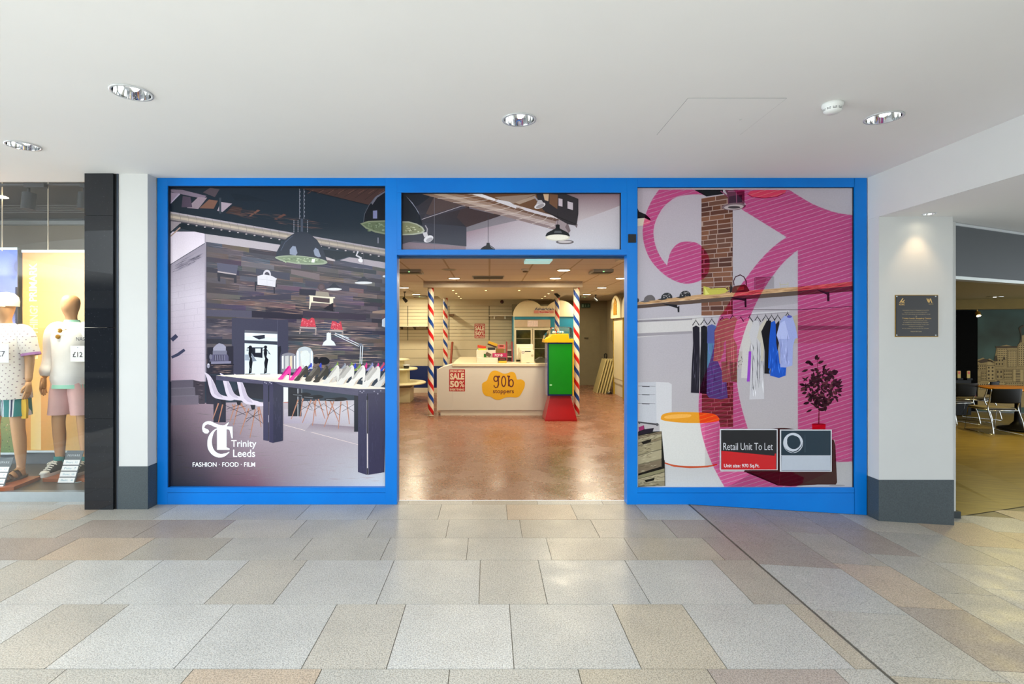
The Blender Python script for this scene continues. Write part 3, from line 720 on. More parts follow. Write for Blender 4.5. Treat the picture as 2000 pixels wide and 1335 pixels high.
ctn('sweet_box',934,950,680.3,683.4,10.5,.1,'#b6c034','flat lime green sweet box under the orange one')
tilted('sweet_box',962,672,10.62,.19,.08,.12,20,'#c79a18','yellow and brown sweet box tipped at an angle on the white display box','#3f1a10')
ctn('sweet_box',953,967,678.5,683.4,10.5,.1,'#1d1a18','small black sweet box below the tipped yellow box')
ctn('sweet_box',972,986.5,673,680.5,10.6,.12,'#c96b66','pink open sweet box on top of the brown carton',parts=((975.5,983.5,673.3,677,'#7e2f22','opening'),))
ctn('carton',968.6,984.5,680.5,689.5,10.5,.14,'#7d5f26','plain brown cardboard carton behind the magenta box')
q=ctn('sweet_box',962,989.5,689.5,697.3,10.35,.1,'#b0205a','magenta sweet box with white print on the front step')
A=Art(10.3465); A.text('POP',966.5,691.3,976,696,'#e9c9d4',.03); A.ell(979.5,693.5,2.4,2.6,'#d8b4bf'); A.build('print',vm('box_print',.5),q)
tilted('sweet_box',953.5,692,10.34,.1,.07,.05,28,'#5c4a3a','dark packet leaning on the magenta box')
ctn('sweet_box',945,950,690.8,697.3,10.34,.05,'#1f7a22','small green packet at the left end of the step')
ctn('sweet_box',973,989,698.3,704,10.28,.1,'#241a18','black sweet box beside the display box',parts=((976,986,700,702,'#8c3226','print'),))
ctn('sweet_box',974,989.5,704.2,708.8,10.27,.1,'#c2a32c','yellow sweet box under the black one on the counter')
# till and card units
M_till=pm('till_plastic','#ddd5b8',.35)
tl=thing('till','white touch-screen till seen from behind on the counter','till',(wx(1021,10.45),10.5,.985))
bx(wx(1008.5,10.5),wx(1041,10.5),10.5,10.54,wz(702,10.5),wz(672,10.5)).build('screen_back',M_till,tl,bevel=.006)
bx(wx(1014,10.47),wx(1038,10.47),10.46,10.5,wz(700,10.47),wz(677.5,10.47)).build('rear_cover',M_till,tl,bevel=.006)
bx(wx(1022,10.46),wx(1030,10.46),10.5,10.6,.985,wz(700,10.46)).build('stand',pm('dark_green_foot','#38402a',.5),tl)
pr=thing('receipt_printer','white boxy printer with round badge in front of the till','printer',(wx(1029,10.3),10.3,.985))
bx(wx(1017.5,10.25),wx(1043,10.25),10.25,10.42,.985,wz(683,10.25)).build('body',M_till,pr,bevel=.008)
A=Art(10.247,(915,640,12.14)); A.rect(1335,545,1475,568,'#1b1a17'); A.rect(1375,822,1450,838,'#5a5140'); A.ell(1293,580,32,32,'#8c7f90'); A.up(); A.ell(1293,580,20,20,'#c9bfa8'); A.ell(1512,655,28,28,'#b0a886'); A.build('slots_and_badge',vm('badge_print',.4),pr)
cr=thing('card_box','dark olive angular box on the counter beside the dispenser','box',(wx(1055,10.35),10.35,.985))
MB().prismY([(wx(a,10.3),wz(b,10.3)) for a,b in ((1046,703),(1055,697.3),(1060,697.3),(1066,702),(1066,708.3),(1047,708.3))],10.3,10.5).build('body',pm('dark_olive','#34301a',.5),cr,bevel=.003)
MB().tube([PX(1045,710,10.3),PX(1041,706,10.4),PX(1038,709.5,10.3)],.004,6).build('cable',pm('black_upright','#262620',.5),cr)
# ---- soda cabinet with arches and fridge
SY=13.5
A_=0
sc=thing('soda_cabinet','cream double-arched drinks cabinet with turquoise band','display cabinet',(wx(1062,SY),SY+.3,0))
M_arch=pm('arch_cream','#e0d3ac',.4,0,.02); M_turq=pm('turquoise_band','#0d7f9e',.4)
def arc(cx,rx,cy,ry,a0,a1,n=16): return [(cx+rx*math.cos(math.radians(a0+(a1-a0)*i/n)),cy-ry*math.sin(math.radians(a0+(a1-a0)*i/n))) for i in range(n+1)]
T=lambda q:[(wx(980+x/9.535,SY),wz(560+y/9.535,SY)) for x,y in q]
out=[(210,552)]+arc(500,290,540,292,180,38)+arc(1085,290,540,292,142,0)+[(1375,552)]
MB().prismY(T(out),SY,SY+.06).build('arched_header',M_arch,sc,bevel=.003)
xx=lambda a:wx(980+a/9.535,SY); zz=lambda b:wz(560+b/9.535,SY)
bx(xx(238),xx(1340),SY+.02,SY+.06,zz(604),zz(552)).build('turquoise_band',M_turq,sc)
bx(xx(205),xx(222),SY+.01,SY+.6,0,zz(552)).build('side_panel',M_turq,sc)
bx(xx(222),xx(234),SY,SY+.05,0,zz(552)).build('edge_strip',pm('pale_mint','#cfe0cc',.4),sc)
bx(xx(912),xx(1340),SY+.02,SY+.06,0,zz(604)).build('lower_panel',M_turq,sc)
bx(xx(210),xx(1375),SY+.6,SY+.65,0,2.3).build('back_panel',M_dull,sc)
A=Art(SY-.03,(980,560,9.535)); 
A.rect(598,438,968,490,'#d98f7c'); A.up(); A.text('American',604,384,976,436,'#eee6d2',.06); A.text('Soda',690,440,884,496,'#eee6d2',.07); A.up()
A.text('American',610,388,970,432,'#1c2450',.03); A.text('Soda',697,446,876,488,'#c22420',.035); A.text('* * * * * *',640,372,960,384,'#8a3030')
sg=A.build('logo_sign',vm('logo_vinyl',.35,40,.03),sc)
fg=thing('fridge','tall cream double-door drinks fridge standing in the soda cabinet','fridge',(wx(1038,13.45),13.6,0))
FYY=13.4; T2=lambda a:wx(980+a/9.535,FYY); Z2=lambda b:wz(560+b/9.535,FYY)
M_fr=pm('fridge_enamel','#d9d0ae',.35)
bx(T2(238),T2(900),FYY+.05,FYY+.55,.0,Z2(612)).build('cabinet',M_fr,fg,bevel=.004)
bx(T2(238),T2(905),FYY,FYY+.05,Z2(745),Z2(614)).build('header',pm('fridge_header','#bda887',.35),fg)
bx(T2(480),T2(672),FYY-.006,FYY,Z2(738),Z2(625)).build('sticker',pm('pink_sticker','#e4cfc6',.5,0,.2,60),fg)
M_fg=pm('dark_fridge_glass','#33361c',.08,0,.5,7)
for a,b in ((240,570),(582,905)):
    d=bx(T2(a),T2(b),FYY,FYY+.05,.1,Z2(772)).build('door',M_fr,fg,bevel=.004)
    sub=thing_parent=d
    o=bx(T2(a+28),T2(b-32),FYY-.004,FYY,.3,Z2(802)); me=o.build('glass',M_fg,d)
    mb=MB()
    for q in (960,1145): mb.box(T2(a+28),T2(b-32),FYY-.008,FYY-.004,Z2(q+6),Z2(q))
    mb.build('shelf_edge',pm('pale_edge','#a8a583',.5),d)
    mb=MB(); mb.box(T2(b-18),T2(b-12),FYY-.02,FYY,.9,1.3); mb.build('handle',M_rim,d)
# ---- sweet dispenser
DY=9.49
dp=thing('sweet_dispenser','tall red, green and yellow sweet dispenser with clear top','dispenser',(wx(1095,DY),DY+.2,0))
M_rd=pm('red_gloss','#a60e0e',.3); M_gn=pm('green_gloss','#0c8c12',.3,0,.03); M_nv=pm('navy_edge','#0c1f66',.35); M_yl=pm('yellow_gloss','#e8b40c',.3)
bx0,bx1=wx(1064.6,DY),wx(1127,DY); tx0,tx1=wx(1075,DY+.08),wx(1114,DY+.08)
z1=.455
mb=MB(); mb.loft([[(bx0,DY,0),(bx1,DY,0),(bx1,DY+.5,0),(bx0,DY+.5,0)],[(bx0,DY,.03),(bx1,DY,.03),(bx1,DY+.5,.03),(bx0,DY+.5,.03)],[(tx0,DY+.08,z1),(tx1,DY+.08,z1),(tx1,DY+.42,z1),(tx0,DY+.42,z1)]])
mb.build('base',M_rd,dp)
BY=DY+.03; zb,zt=wz(772.5,BY),wz(668.5,BY); X0,X1=wx(1069.5,BY),wx(1118,BY)
bx(X0,X1,BY,BY+.42,zb,zt).build('body',M_nv,dp,bevel=.002)
bx(wx(1071.8,BY),wx(1117,BY),BY-.006,BY,wz(769.3,BY),wz(671.5,BY)).build('door_panel',M_gn,dp)
bx(X1,wx(1120.7,BY),BY-.004,BY+.42,zb,zt).build('side_panel',M_yl,dp)
bx(X0-.006,X0,BY+.01,BY+.41,zb,zt-.02).build('clear_side',pm('lilac_clear_side','#8a86a8',.15),dp)
bx(wx(1073.5,BY),wx(1078,BY),BY-.008,BY-.006,wz(752.8,BY),wz(750,BY)).build('label',pm('mint_label','#a9e6b4',.4),dp)
bx(wx(1113,BY),wx(1117,BY),BY-.008,BY-.006,wz(659+.1,BY)-.05,wz(656,BY)-.055).build('lock',M_rim,dp)
mb=MB(); mb.prismY([(wx(a,BY),wz(b,BY)) for a,b in ((1063,668.6),(1064,662.5),(1075,657.5),(1078,652.5),(1110,651.5),(1111,661),(1120.5,662),(1120.5,668.6))],BY-.02,BY+.42); mb.build('yellow_top',M_yl,dp,bevel=.003)
M_clr=glass_mat('clear_acrylic',(.93,.96,.95),1.6,.02)
rings=[]
for px0,px1,py,dd in ((1064.5,1119.5,662,0),(1066,1119.3,655,.01),(1073,1118.8,647,.02),(1079,1118,641,.04),(1082,1113,638.3,.06),(1088,1108,637.6,.12)):
    z=wz(py,BY); a,b=wx(px0,BY),wx(px1,BY); y0,y1=BY+dd,BY+.4-dd
    rings.append([(a,y0,z),((a+b)/2,y0-.004,z),(b,y0,z),(b,(y0+y1)/2,z),(b,y1,z),((a+b)/2,y1,z),(a,y1,z),(a,(y0+y1)/2,z)])
MB().loft(rings).build('clear_hood',M_clr,dp)
mb=MB()
for k in range(14):
    a=random.uniform(0,6.28); x=wx(1096,BY)+.13*math.cos(a)*random.random(); yy=BY+.2+.1*math.sin(a)
    mb.lathe([(.001,wz(651,BY)+.0),(.022,wz(651,BY)+.02),(.001,wz(651,BY)+.045)],x,yy,8,col=lin(random.choice(['#c9d8da','#3c8fb8','#dcdcc8','#b88f7a'])))
mb.build('leftover_sweets',vm('sweet_sugar',.4),dp).__setitem__('kind','stuff')
# ---- tiered stand at the left
ts=thing('tiered_stand','round cream three-tier display stand at the left of the shop floor','display stand',(-2.2,12.4,0))
M_tier=pm('tier_cream','#d9cfa6',.4)
TY=12.35
def dsc(r,z,nm): MB().lathe([(r-.01,z),(r,z+.01),(r,z+.028),(r-.01,z+.036)],-2.2,TY,48).build(nm,M_tier,ts,True)
bx(-2.6,wx(801,12.05),12.05,12.65,0,wz(757,12.05)).build('base_box',M_tier,ts)
dsc(.745,.40,'lower_disc'); bx(-2.5,wx(795.5,12.15),12.15,12.55,.436,.72).build('middle_column',M_tier,ts)
dsc(.555,.72,'middle_disc'); bx(-2.45,wx(786,12.2),12.2,12.5,.756,.93).build('upper_column',M_tier,ts); dsc(.37,.93,'upper_disc')
j=thing('jar','small dark glass jar with steel lid on the tiered stand','jar',(wx(793.5,12.1),12.1,.757))
MB().lathe([(.06,.0),(.065,.02),(.065,.06),(.06,.065)],0,0,20).build('glass',pm('smoky_glass','#2a2a26',.1),j,True,True)
MB().lathe([(.078,.065),(.08,.07),(.08,.085),(.076,.09)],0,0,20).build('lid',M_rim,j,True,True)
# ---- right side: arched wall units, leaning boards, door, exit sign
def archunit(y0,y1,lb,xf=3.12,xn=3.2):
    r=thing('wall_unit',lb,'wall unit',(3.35,(y0+y1)/2,0),'arched cream wall units on the right')
    M_ys=pm('mustard_edge','#a88a1c',.45)
    bx(xf+.06,3.54,y0,y0+.03,0,2.02).build('side_panel',M_ys,r); bx(xf+.06,3.54,y1-.03,y1,0,2.02).build('side_panel',M_ys,r)
    bx(3.44,3.54,y0+.03,y1-.03,.1,2.0).build('back_board',M_white,r)
    bx(xf+.1,3.45,y0+.03,y1-.03,0,.3).build('plinth',M_white,r)
    mb=MB(); mb.prismX([(y0+.03,.3),(y1-.03,.3),(y1-.03,.42),(y0+.03,.42)],xf+.08,xf+.1); mb.build('lip',M_white,r)
    bx(xf+.07,xf+.09,y0+.03,y1-.03,.42,2.0).build('front_board',M_arch,r)
    mb=MB(); c=(y0+y1)/2; h=(y1-y0)/2
    pts=[(y1,1.92),(y0,1.92)]+[(c-h*math.cos(a*PI/16),2.1+.38*math.sin(a*PI/16)) for a in range(17)]
    mb.prismX(pts,xf,xf+.05); mb.build('arched_header',M_arch,r)
    mb=MB(); pts=[(c-.18,2.0),(c+.18,2.0),(c+.16,2.3),(c,2.42),(c-.16,2.3)]; mb.prismX(pts,xf-.01,xf); mb.build('badge',pm('gold_badge','#a8791c',.45,0,.5,30),r)
archunit(12.75,13.75,'cream arched wall unit with gold badge on the right wall, beside the leaning boards')
archunit(11.5,12.62,'cream arched wall unit nearest the right door post, mostly hidden')
M_brd=pm('pale_board','#c2b37c',.45,0,.05,5)
for k,lb in enumerate(['leftmost pale board of the five leaning by the back door','second pale board from the left in the leaning stack','middle pale board of the five leaning boards','fourth pale board from the left in the leaning stack','rightmost pale board, against the arched wall unit']):
    Y=13.9-.05*k; a=PX(1165+k*5.4,763,Y); b=PX(1177.5+k*5.0,700,Y+.35)
    mb=MB(); d=.028; L=Vector(b)-Vector(a)
    mb.add([(a[0],a[1],0.002),(a[0]+d,a[1],0.002),(a[0]+d,a[1]+.5,0.002),(a[0],a[1]+.5,0.002),(b[0],a[1],b[2]),(b[0]+d,a[1],b[2]),(b[0]+d,a[1]+.5,b[2]),(b[0],a[1]+.5,b[2])],[(0,3,2,1),(4,5,6,7),(0,1,5,4),(1,2,6,5),(2,3,7,6),(3,0,4,7)])
    tag(mb.build('leaning_board',M_brd,None),lb,'board','pale boards leaning by the back door')
mb=MB(); p=[PX(1181,699,16.0),PX(1180.5,692,16.06),PX(1183,690.5,16.09),PX(1185,692,16.06),PX(1184,700,16.0)]; mb.tube(spline(p,4),.012,8)
tag(mb.build('cable_loop',MATS['matt_black'],None),'loop of black cable hanging behind the leaning boards','cable')
mb=MB(); 
for k in range(7): 
    c=(3.04+random.uniform(-.03,.03),13.55+random.uniform(-.05,.05),.02); mb.tube([(c[0]-.04,c[1],max(c[2],.02)),(c[0]+random.uniform(-.02,.05),c[1]+.02,max(c[2],.02)+random.uniform(.02,.08)),(c[0]+.05,c[1]+.04,max(.02,c[2]-.02))],.012,6,col=lin(random.choice(['#15140f','#15140f','#c9c2ac'])))
tag(mb.build('cable_tangle',vm('cable_rubber',.4),None),'tangle of black and white cable on the floor by the leaning boards','cable')
dr=MB(); DYY=16.06
d0=bx(wx(1130,DYY),wx(1170,DYY),DYY,DYY+.04,.17,wz(627,DYY)).build('door_1',pm('putty_door','#8f8567',.6),None,kind='structure')
bx(wx(1141,DYY),wx(1149,DYY),DYY-.05,DYY-.02,wz(660,DYY),wz(658.8,DYY)).build('door_handle',pm('dark_handle','#2a261c',.4),d0)
bx(wx(1127,DYY),wx(1173,DYY),DYY+.01,DYY+.04,.17,wz(621,DYY)).build('door_frame',M_dull,d0)
ex=thing('exit_sign','dark green running-man exit sign above the back door','exit sign',(wx(1144,15.9),16.06,wz(600,16.06)))
bx(wx(1135.3,16),wx(1153.5,16),16.02,16.06,wz(600.6,16),wz(592.2,16)).build('panel',pm('exit_green','#0b3a26',.4),ex)
A=Art(16.017,(1110,570,10.27)); g='#7fa08c'
A.rect(275,245,308,302,g); A.line([(345,250),(345,285)],7,g); A.poly([(333,280),(357,280),(345,297)],g); A.ell(400,250,6,6,g); A.line([(400,258),(396,275),(408,285),(402,298)],7,g); A.line([(396,275),(384,290)],6,g); A.line([(385,262),(402,262),(418,272)],5,g)
A.build('symbols',vm('badge_print',.4),ex)
tag(bx(3.5,3.55,15.2,15.4,wz(665,15.2),wz(645,15.2)).build('electrical_box',pm('beige_box','#a99f80',.5),None),'small beige electrical box on the wall behind the arched unit','box')
# ================================================================ THE CLOTHES SHOP on the left
GY=5.03
M_dkc=pm('dark_display_ceiling','#4a4340',.7,0,.03,3); M_alu=pm('brushed_aluminium','#aab3b6',.35,.7,.03,20)
struct('ceiling',bx(-9,-3.6,5.04,8.6,3.35,3.4),M_dkc)
struct('wall_back',bx(-9,-3.6,8.5,8.6,0,3.35),pm('beige_display_wall','#b5a68f',.7,0,.02))
struct('wall_right',bx(-3.6,-3.58,5.03,8.6,0,3.35),pm('beige_display_wall','#b5a68f',.7,0,.02))
struct('wall_left',bx(-9.1,-9,5.03,8.6,0,3.35),MATS['beige_display_wall'])
struct('floor',bx(-9,-3.6,5.06,8.5,0,.088),pm('display_floor','#4a4541',.35,0,.08,8))
struct('trim_3',bx(-9,-3.598,5.0,5.06,-.005,.09),M_alu)
struct('trim_4',bx(-9,-3.6,8.4,8.5,wz(438,8.4),wz(430.5,8.4)),pm('pale_light_strip','#c9ced0',.5))
struct('trim_5',bx(-9,-3.6,8.38,8.5,wz(430.5,8.4),wz(414,8.4)),pm('slate_band','#48525a',.6))
struct('window_1',bx(-9,-3.598,GY,GY+.012,.09,CEIL),glass_mat('shop_window_glass',(.97,.98,.98),1.5))
bk=thing('plinth_step','long slate step behind the mannequins under the banners','step',(-6.2,6.3,.088))
bx(-9,-3.6,6.08,6.3,.089,wz(884,6.08)).build('step',pm('slate_band','#48525a',.6),bk)
# ceiling blades of the track grid
tr=thing('ceiling_grille','dark slatted ceiling grille inside the clothes shop','grille',(-6,6.6,3.0))
mb=MB()
for k,py in enumerate((400.5,405,409.5,413.5)): 
    Y=7.3; mb=MB(); mb.box(-9,-3.6,Y,Y+.02,wz(py+1,Y),wz(py,Y)); mb.build('slat',pm('slat_grey','#6d6866',.5),tr)
# lighting track and spotlights
tk=thing('lighting_track','thin dark lighting track along the top of the clothes shop window','lighting track',(-6.2,5.55,3.0))
bx(-8.9,-3.62,5.55,5.6,wz(362,5.55),wz(358.5,5.55)).build('rail',pm('track_dark','#2c2a2a',.5),tk)
M_sp=pm('spot_charcoal','#15181a',.4,spec=.25)
def trackspot(px,lb,x0):
    Y=5.5; x=wx(px,Y); r=thing('track_spotlight',lb,'spotlight',(x,Y,wz(358,Y)),'charcoal track spotlights in the clothes shop window')
    bx(wx(px-6,Y),wx(px+34,Y),Y-.03,Y+.03,wz(367,Y),wz(359,Y)).build('adapter',M_sp,r,bevel=.003)
    MB().tube([(x,Y,wz(366,Y)),(x,Y,wz(378,Y))],.014,12).build('stem',M_sp,r,True)
    MB().tube([(x,Y+.01,wz(377,Y)),(x-.005,Y,wz(409,Y))],.062,32).build('head',M_sp,r,False)
    return r
trackspot(56,'charcoal cylinder spotlight, fully visible, in the clothes shop window',0); trackspot(165,'charcoal cylinder spotlight half hidden by the black granite column',0)
r=thing('ceiling_light','round lit downlight at the top left edge of the clothes shop','ceiling light',(wx(0,6),6.0,wz(383,6)))
MB().lathe([(.06,0),(.075,-.01),(.001,-.012)],0,0,24).build('lens',pm('lit_lens','#ffe9bd',.4,emit=5),r,local=True)
# banners
def banner(name,px0,px1,py0,py1,Y,art,lb):
    r=thing(name,lb,'banner',(wx((px0+px1)/2,Y),Y,wz(py1,Y)))
    A=Art(Y,(0,0,1)); art(A); A.build('print',vm('banner_print',.6,30,.03),r)
    bx(wx(px0,Y),wx(px1,Y),Y+.003,Y+.012,wz(py1,Y),wz(py0,Y)).build('backing',pm('banner_back','#8f8478',.6),r)
    bx(wx(px0-1,Y),wx(px1+1,Y),Y-.008,Y+.02,wz(py0+2,Y),wz(py0-3,Y)).build('top_bar',M_alu,r); bx(wx(px0-1,Y),wx(px1+1,Y),Y-.008,Y+.02,wz(py1+3,Y),wz(py1-1,Y)).build('bottom_bar',M_alu,r)
    return r
def artL(A):
    A.grid([(-75,486),(34,486),(34,884),(-75,884)],['#4a5fb8','#4f66bd','#b9b4d8','#c9b0c4'],5,8); A.up()
    A.grid([(-75,800),(34,812),(34,884),(-75,884)],['#6f8a4e','#8f8a4a','#5f7a44','#4f6e3c'],4,4); A.up()
    random.seed(5)
    for k in range(140):
        x,y=random.uniform(-70,33),random.uniform(806,882); A.ell(x,y,random.uniform(.6,2),random.uniform(.6,1.6),random.choice(['#3f5a2c','#c9a88c','#7c9a58','#33482a','#b0925c']),n=6)
    A.up()
    for (cx,cy,n,R,c) in ((40,520,26,28,'#39407a'),(40,600,30,34,'#2b2b45')):
        for k in range(n):
            a=math.radians(100+150*k/n); ex,ey=cx+R*math.cos(a),cy-R*math.sin(a)
            A.line([(min(cx,34),cy),(min(34,(cx+ex)/2),(cy+ey)/2),(min(ex,34),ey+3)],[1.2,.9,.2],c)
    A.rect(30,560,34,640,'#2b2b3a')
bn=banner('banner',-75,34,486,884,6.0,artL,'blue and violet hanging banner with palm fronds, at the left edge')
def artR(A):
    A.grid([(44,491),(175,491),(175,640),(44,640)],['#d8743c','#e8b486','#ecc48c','#e89850'],8,5)
    A.grid([(44,640),(175,640),(175,880),(44,880)],['#e89850','#e6b06c','#d8b46c','#c07c18'],8,6); A.up()
    A.grid([(60,660),(80,660),(80,878),(60,878)],['#d8a050','#d09a48','#dfc890','#d8b868'],3,5); A.up()
    A.text('PRIMARK',57,514,72,588,'#f6ead8',.012,rot=90); A.text('EVERYTHING?',58,596,74,700,'#f0cfa0',.02,rot=90)
banner('banner',44,175,491,880,6.0,artR,'orange and gold hanging banner with white vertical lettering')
mb=MB()
for px in (4.5,94): 
    a=PX(px,414,6.0); b=PX(px,490,6.0); tag(MB().tube([(a[0],6.0,3.35),b],.006,6).build('hanging_wire',pm('wire_pale','#d9c9b0',.4),None),'pale wire holding the %s banner'%('blue' if px<50 else 'orange'),'wire')
# ---- mannequins
M_skin=pm('mannequin_tan','#d9a678',.42,0,.02)
def skin_body(name,joints,edges,parent,mat,root=0,sub=2):
    me=bpy.data.meshes.new(name); me.from_pydata([j[:3] for j in joints],edges,[]); me.materials.append(mat)
    o=bpy.data.objects.new(name,me); COL.objects.link(o); o.parent=parent
    sk=o.modifiers.new('skin','SKIN'); sk.use_smooth_shade=True
    for i,j in enumerate(joints):
        v=me.skin_vertices[0].data[i]; r=j[3]; v.radius=(r,r) if not isinstance(r,tuple) else r; v.use_root=(i==root)
    s_=o.modifiers.new('sub','SUBSURF'); s_.levels=sub; s_.render_levels=sub
    return o
def ering(cx,cy,z,rx,ry,n=20,tilt=0): return [(cx+rx*math.cos(2*PI*i/n),cy+ry*math.sin(2*PI*i/n),z+tilt*math.cos(2*PI*i/n)) for i in range(n)]
def tuber(path,n=16):           # (x,y,z,rx) tube with smooth interpolation
    sp_=spline(path,5); return [(p[0],p[1],p[2]) for p in sp_],[p[3] for p in sp_]
def limb(mb,path,n=16,cap=True): P,R=tuber(path); mb.tube(P,R,n,cap=cap)
def hand(mb,x,y,z,side,s=1):    # relaxed hand hanging from the wrist at x,y,z
    mb.loft([ering(x,y,z+.01,.022,.028,12),ering(x-.0*side,y-.005,z-.03,.021,.036,12),ering(x,y-.008,z-.085,.017,.041,12),ering(x,y-.008,z-.1,.012,.036,12)])
    for k,(dy,L) in enumerate(((-.036,.072),(-.014,.085),(.008,.08),(.028,.062))):
        mb.tube([(x,y+dy-.006,z-.085),(x-.006*side,y+dy-.010,z-.085-L*.5),(x-.020*side,y+dy-.012,z-.085-L)],[.0095,.0088,.006],8)
    mb.tube([(x-.004*side,y-.034,z-.03),(x-.016*side,y-.056,z-.062),(x-.020*side,y-.06,z-.095)],[.012,.0105,.007],8)
def mannequin(cx,cy,z0,H,lb,right_hand_fwd=0,name='mannequin'):
    r=thing(name,lb,'mannequin',(cx,cy,z0),'tan mannequins in the shop window'); k=H/1.83
    J=[(0,0,.98,(.15,.105)),(0,0,1.12,(.135,.095)),(0,-.01,1.30,(.155,.1)),(0,0,1.44,(.13,.085)),(0,.0,1.53,(.055,.055)),(0,-.01,1.585,(.042,.046)),(0,-.03,1.665,(.08,.1)),(0,-.015,1.76,(.082,.105)),(0,-.01,1.815,(.045,.06)),
       (.175,0,1.455,.058),(.225,.01,1.2,.044),(.245,-.03,.96,.030),(-.175,0,1.455,.058),(-.235,.01,1.2,.044),(-.26,-.03,.96,.030),
       (.1,0,.9,.088),(.125,-.015,.52,.060),(.125,.01,.36,.060),(.13,.02,.09,.036),(-.1,0,.9,.088),(-.13,-.015,.52,.060),(-.135,.01,.36,.060),(-.14,.02,.09,.036),
       (.138,-.13,.04,.03),(-.15,-.13,.04,.03)]
    E=[(0,1),(1,2),(2,3),(3,4),(4,5),(5,6),(6,7),(7,8),(3,9),(9,10),(10,11),(3,12),(12,13),(13,14),(0,15),(15,16),(16,17),(17,18),(0,19),(19,20),(20,21),(21,22),(18,23),(22,24)]
    J=[(x*k,y*k,z*k,(tuple(q*k for q in rr) if isinstance(rr,tuple) else rr*k)) for x,y,z,rr in J]
    skin_body('body',J,E,r,M_skin)
    for s,nm in ((1,'hand'),(-1,'hand')):
        mb=MB(); hand(mb,.25*s*k if s>0 else -.262*k,-.035*k,.955*k,s); mb.build('hand',M_skin,r,True,True)
    return r,k
# mannequin in white sweatshirt and pink shorts
m2,k=mannequin(wx(141,5.58),5.58,.125,1.86,'tan mannequin in white sweatshirt and pink shorts beside the granite column')
def sweater(r,k,mat,sl_end=True,collar=True):
    mb=MB(); mb.loft([ering(0,0,.90*k,.19*k,.145*k),ering(0,0,.93*k,.192*k,.146*k),ering(0,0,.96*k,.205*k,.15*k),ering(0,0,1.1*k,.18*k,.135*k),ering(0,-.005,1.25*k,.185*k,.138*k),ering(0,-.005,1.38*k,.195*k,.13*k),ering(0,0,1.47*k,.175*k,.105*k),ering(0,0,1.515*k,.125*k,.085*k),ering(0,0,1.535*k,.068*k,.066*k)],cap=False)
    return mb
mb=sweater(m2,k,None); mb.build('sweatshirt',pm('white_jersey','#ece9e6',.8,0,.03,14,.4),m2,True,True)
for s in (1,-1):
    mb=MB(); limb(mb,[(s*.10*k,0,1.49*k,.052*k),(s*.155*k,0,1.46*k,.078*k),(s*.195*k,0,1.39*k,.08*k),(s*.232*k,.01,1.22*k,.062*k),(s*.245*k,0,1.10*k,.058*k),(s*.25*k,-.02,1.03*k,.06*k),(s*.253*k,-.03,.985*k,.04*k)],cap=True)
    mb.build('sleeve',MATS['white_jersey'],m2,True,True)
MB().loft([ering(0,0,.925*k,.186*k,.142*k),ering(0,0,.865*k,.198*k,.15*k)],cap=False).build('shirt_hem',pm('mint_hem','#9fd9c4',.8),m2,True,True)
MB().loft([ering(0,0,1.525*k,.078*k,.074*k),ering(0,0,1.555*k,.064*k,.062*k)],cap=False).build('collar',MATS['mint_hem'],m2,True,True)
M_pink=pm('pale_pink_cotton','#e6b9b6',.8,0,.04,12,.3)
for s in (1,-1):
    mb=MB(); mb.loft([ering(s*.082*k,0,.93*k,.095*k,.12*k),ering(s*.092*k,0,.82*k,.108*k,.13*k),ering(s*.105*k,-.005,.70*k,.103*k,.118*k),ering(s*.115*k,-.01,.595*k,.10*k,.112*k)],cap=False)
    mb.build('shorts_leg',M_pink,m2,True,True)
M_sneak=pm('black_canvas','#2a2b2d',.7); M_rub=pm('white_rubber','#e6e4dc',.5); M_lace=pm('white_lace','#efece0',.7); M_sock=pm('teal_sock','#0f8f8a',.8)
def shoe(r,cx,k,s,turn=0):
    n0=len(r.children); CX=cx; cx=0
    ring=lambda z,w,y0,y1:[(cx+w*math.cos(2*PI*i/20)*(1 if math.sin(2*PI*i/20)>0 else 1),(y0+y1)/2+(y1-y0)/2*math.sin(2*PI*i/20),z) for i in range(20)]
    MB().loft([ring(-.0,.052,-.235,.075),ring(.032,.054,-.238,.078)]).build('sole',M_rub,r,False,True)
    MB().loft([ring(.032,.050,-.23,.072),ring(.055,.046,-.2,.07),ring(.08,.042,-.12,.066),ring(.12,.044,-.065,.066)]).build('upper',M_sneak,r,True,True)
    MB().loft([ring(.033,.045,-.239,-.15),ring(.056,.034,-.222,-.16),ring(.062,.01,-.2,-.18)]).build('toe_cap',M_rub,r,True,True)
    mb=MB()
    for q in range(5): y=-.16+q*.024; z=.068+q*.014; mb.tube([(cx-.032,y,z-.006),(cx,y-.004,z+.006),(cx+.032,y,z-.006)],.0055,6)
    mb.tube(spline([(cx,-.06,.128),(cx-.03,-.1,.118),(cx-.045,-.085,.095),(cx-.02,-.07,.12),(cx+.035,-.1,.112),(cx+.04,-.08,.095),(cx,-.06,.126)],4),.004,6)
    mb.build('laces',M_lace,r,False,True)
    MB().lathe([(.05,.1),(.047,.16),(.045,.165)],cx,.018,16,cap=False).build('sock',M_sock,r,True,True)
    for c_ in r.children:
        if c_.name.split('.')[0] in ('sole','upper','toe_cap','laces','sock') and not c_.get('set_'): c_.location=(CX,0,0); c_.rotation_euler=(0,0,math.radians(turn)); c_['set_']=1
shoe(m2,.135*k,k,1,4); shoe(m2,-.145*k,k,-1,6)
for c_ in m2.children:
    if 'set_' in c_: del c_['set_']
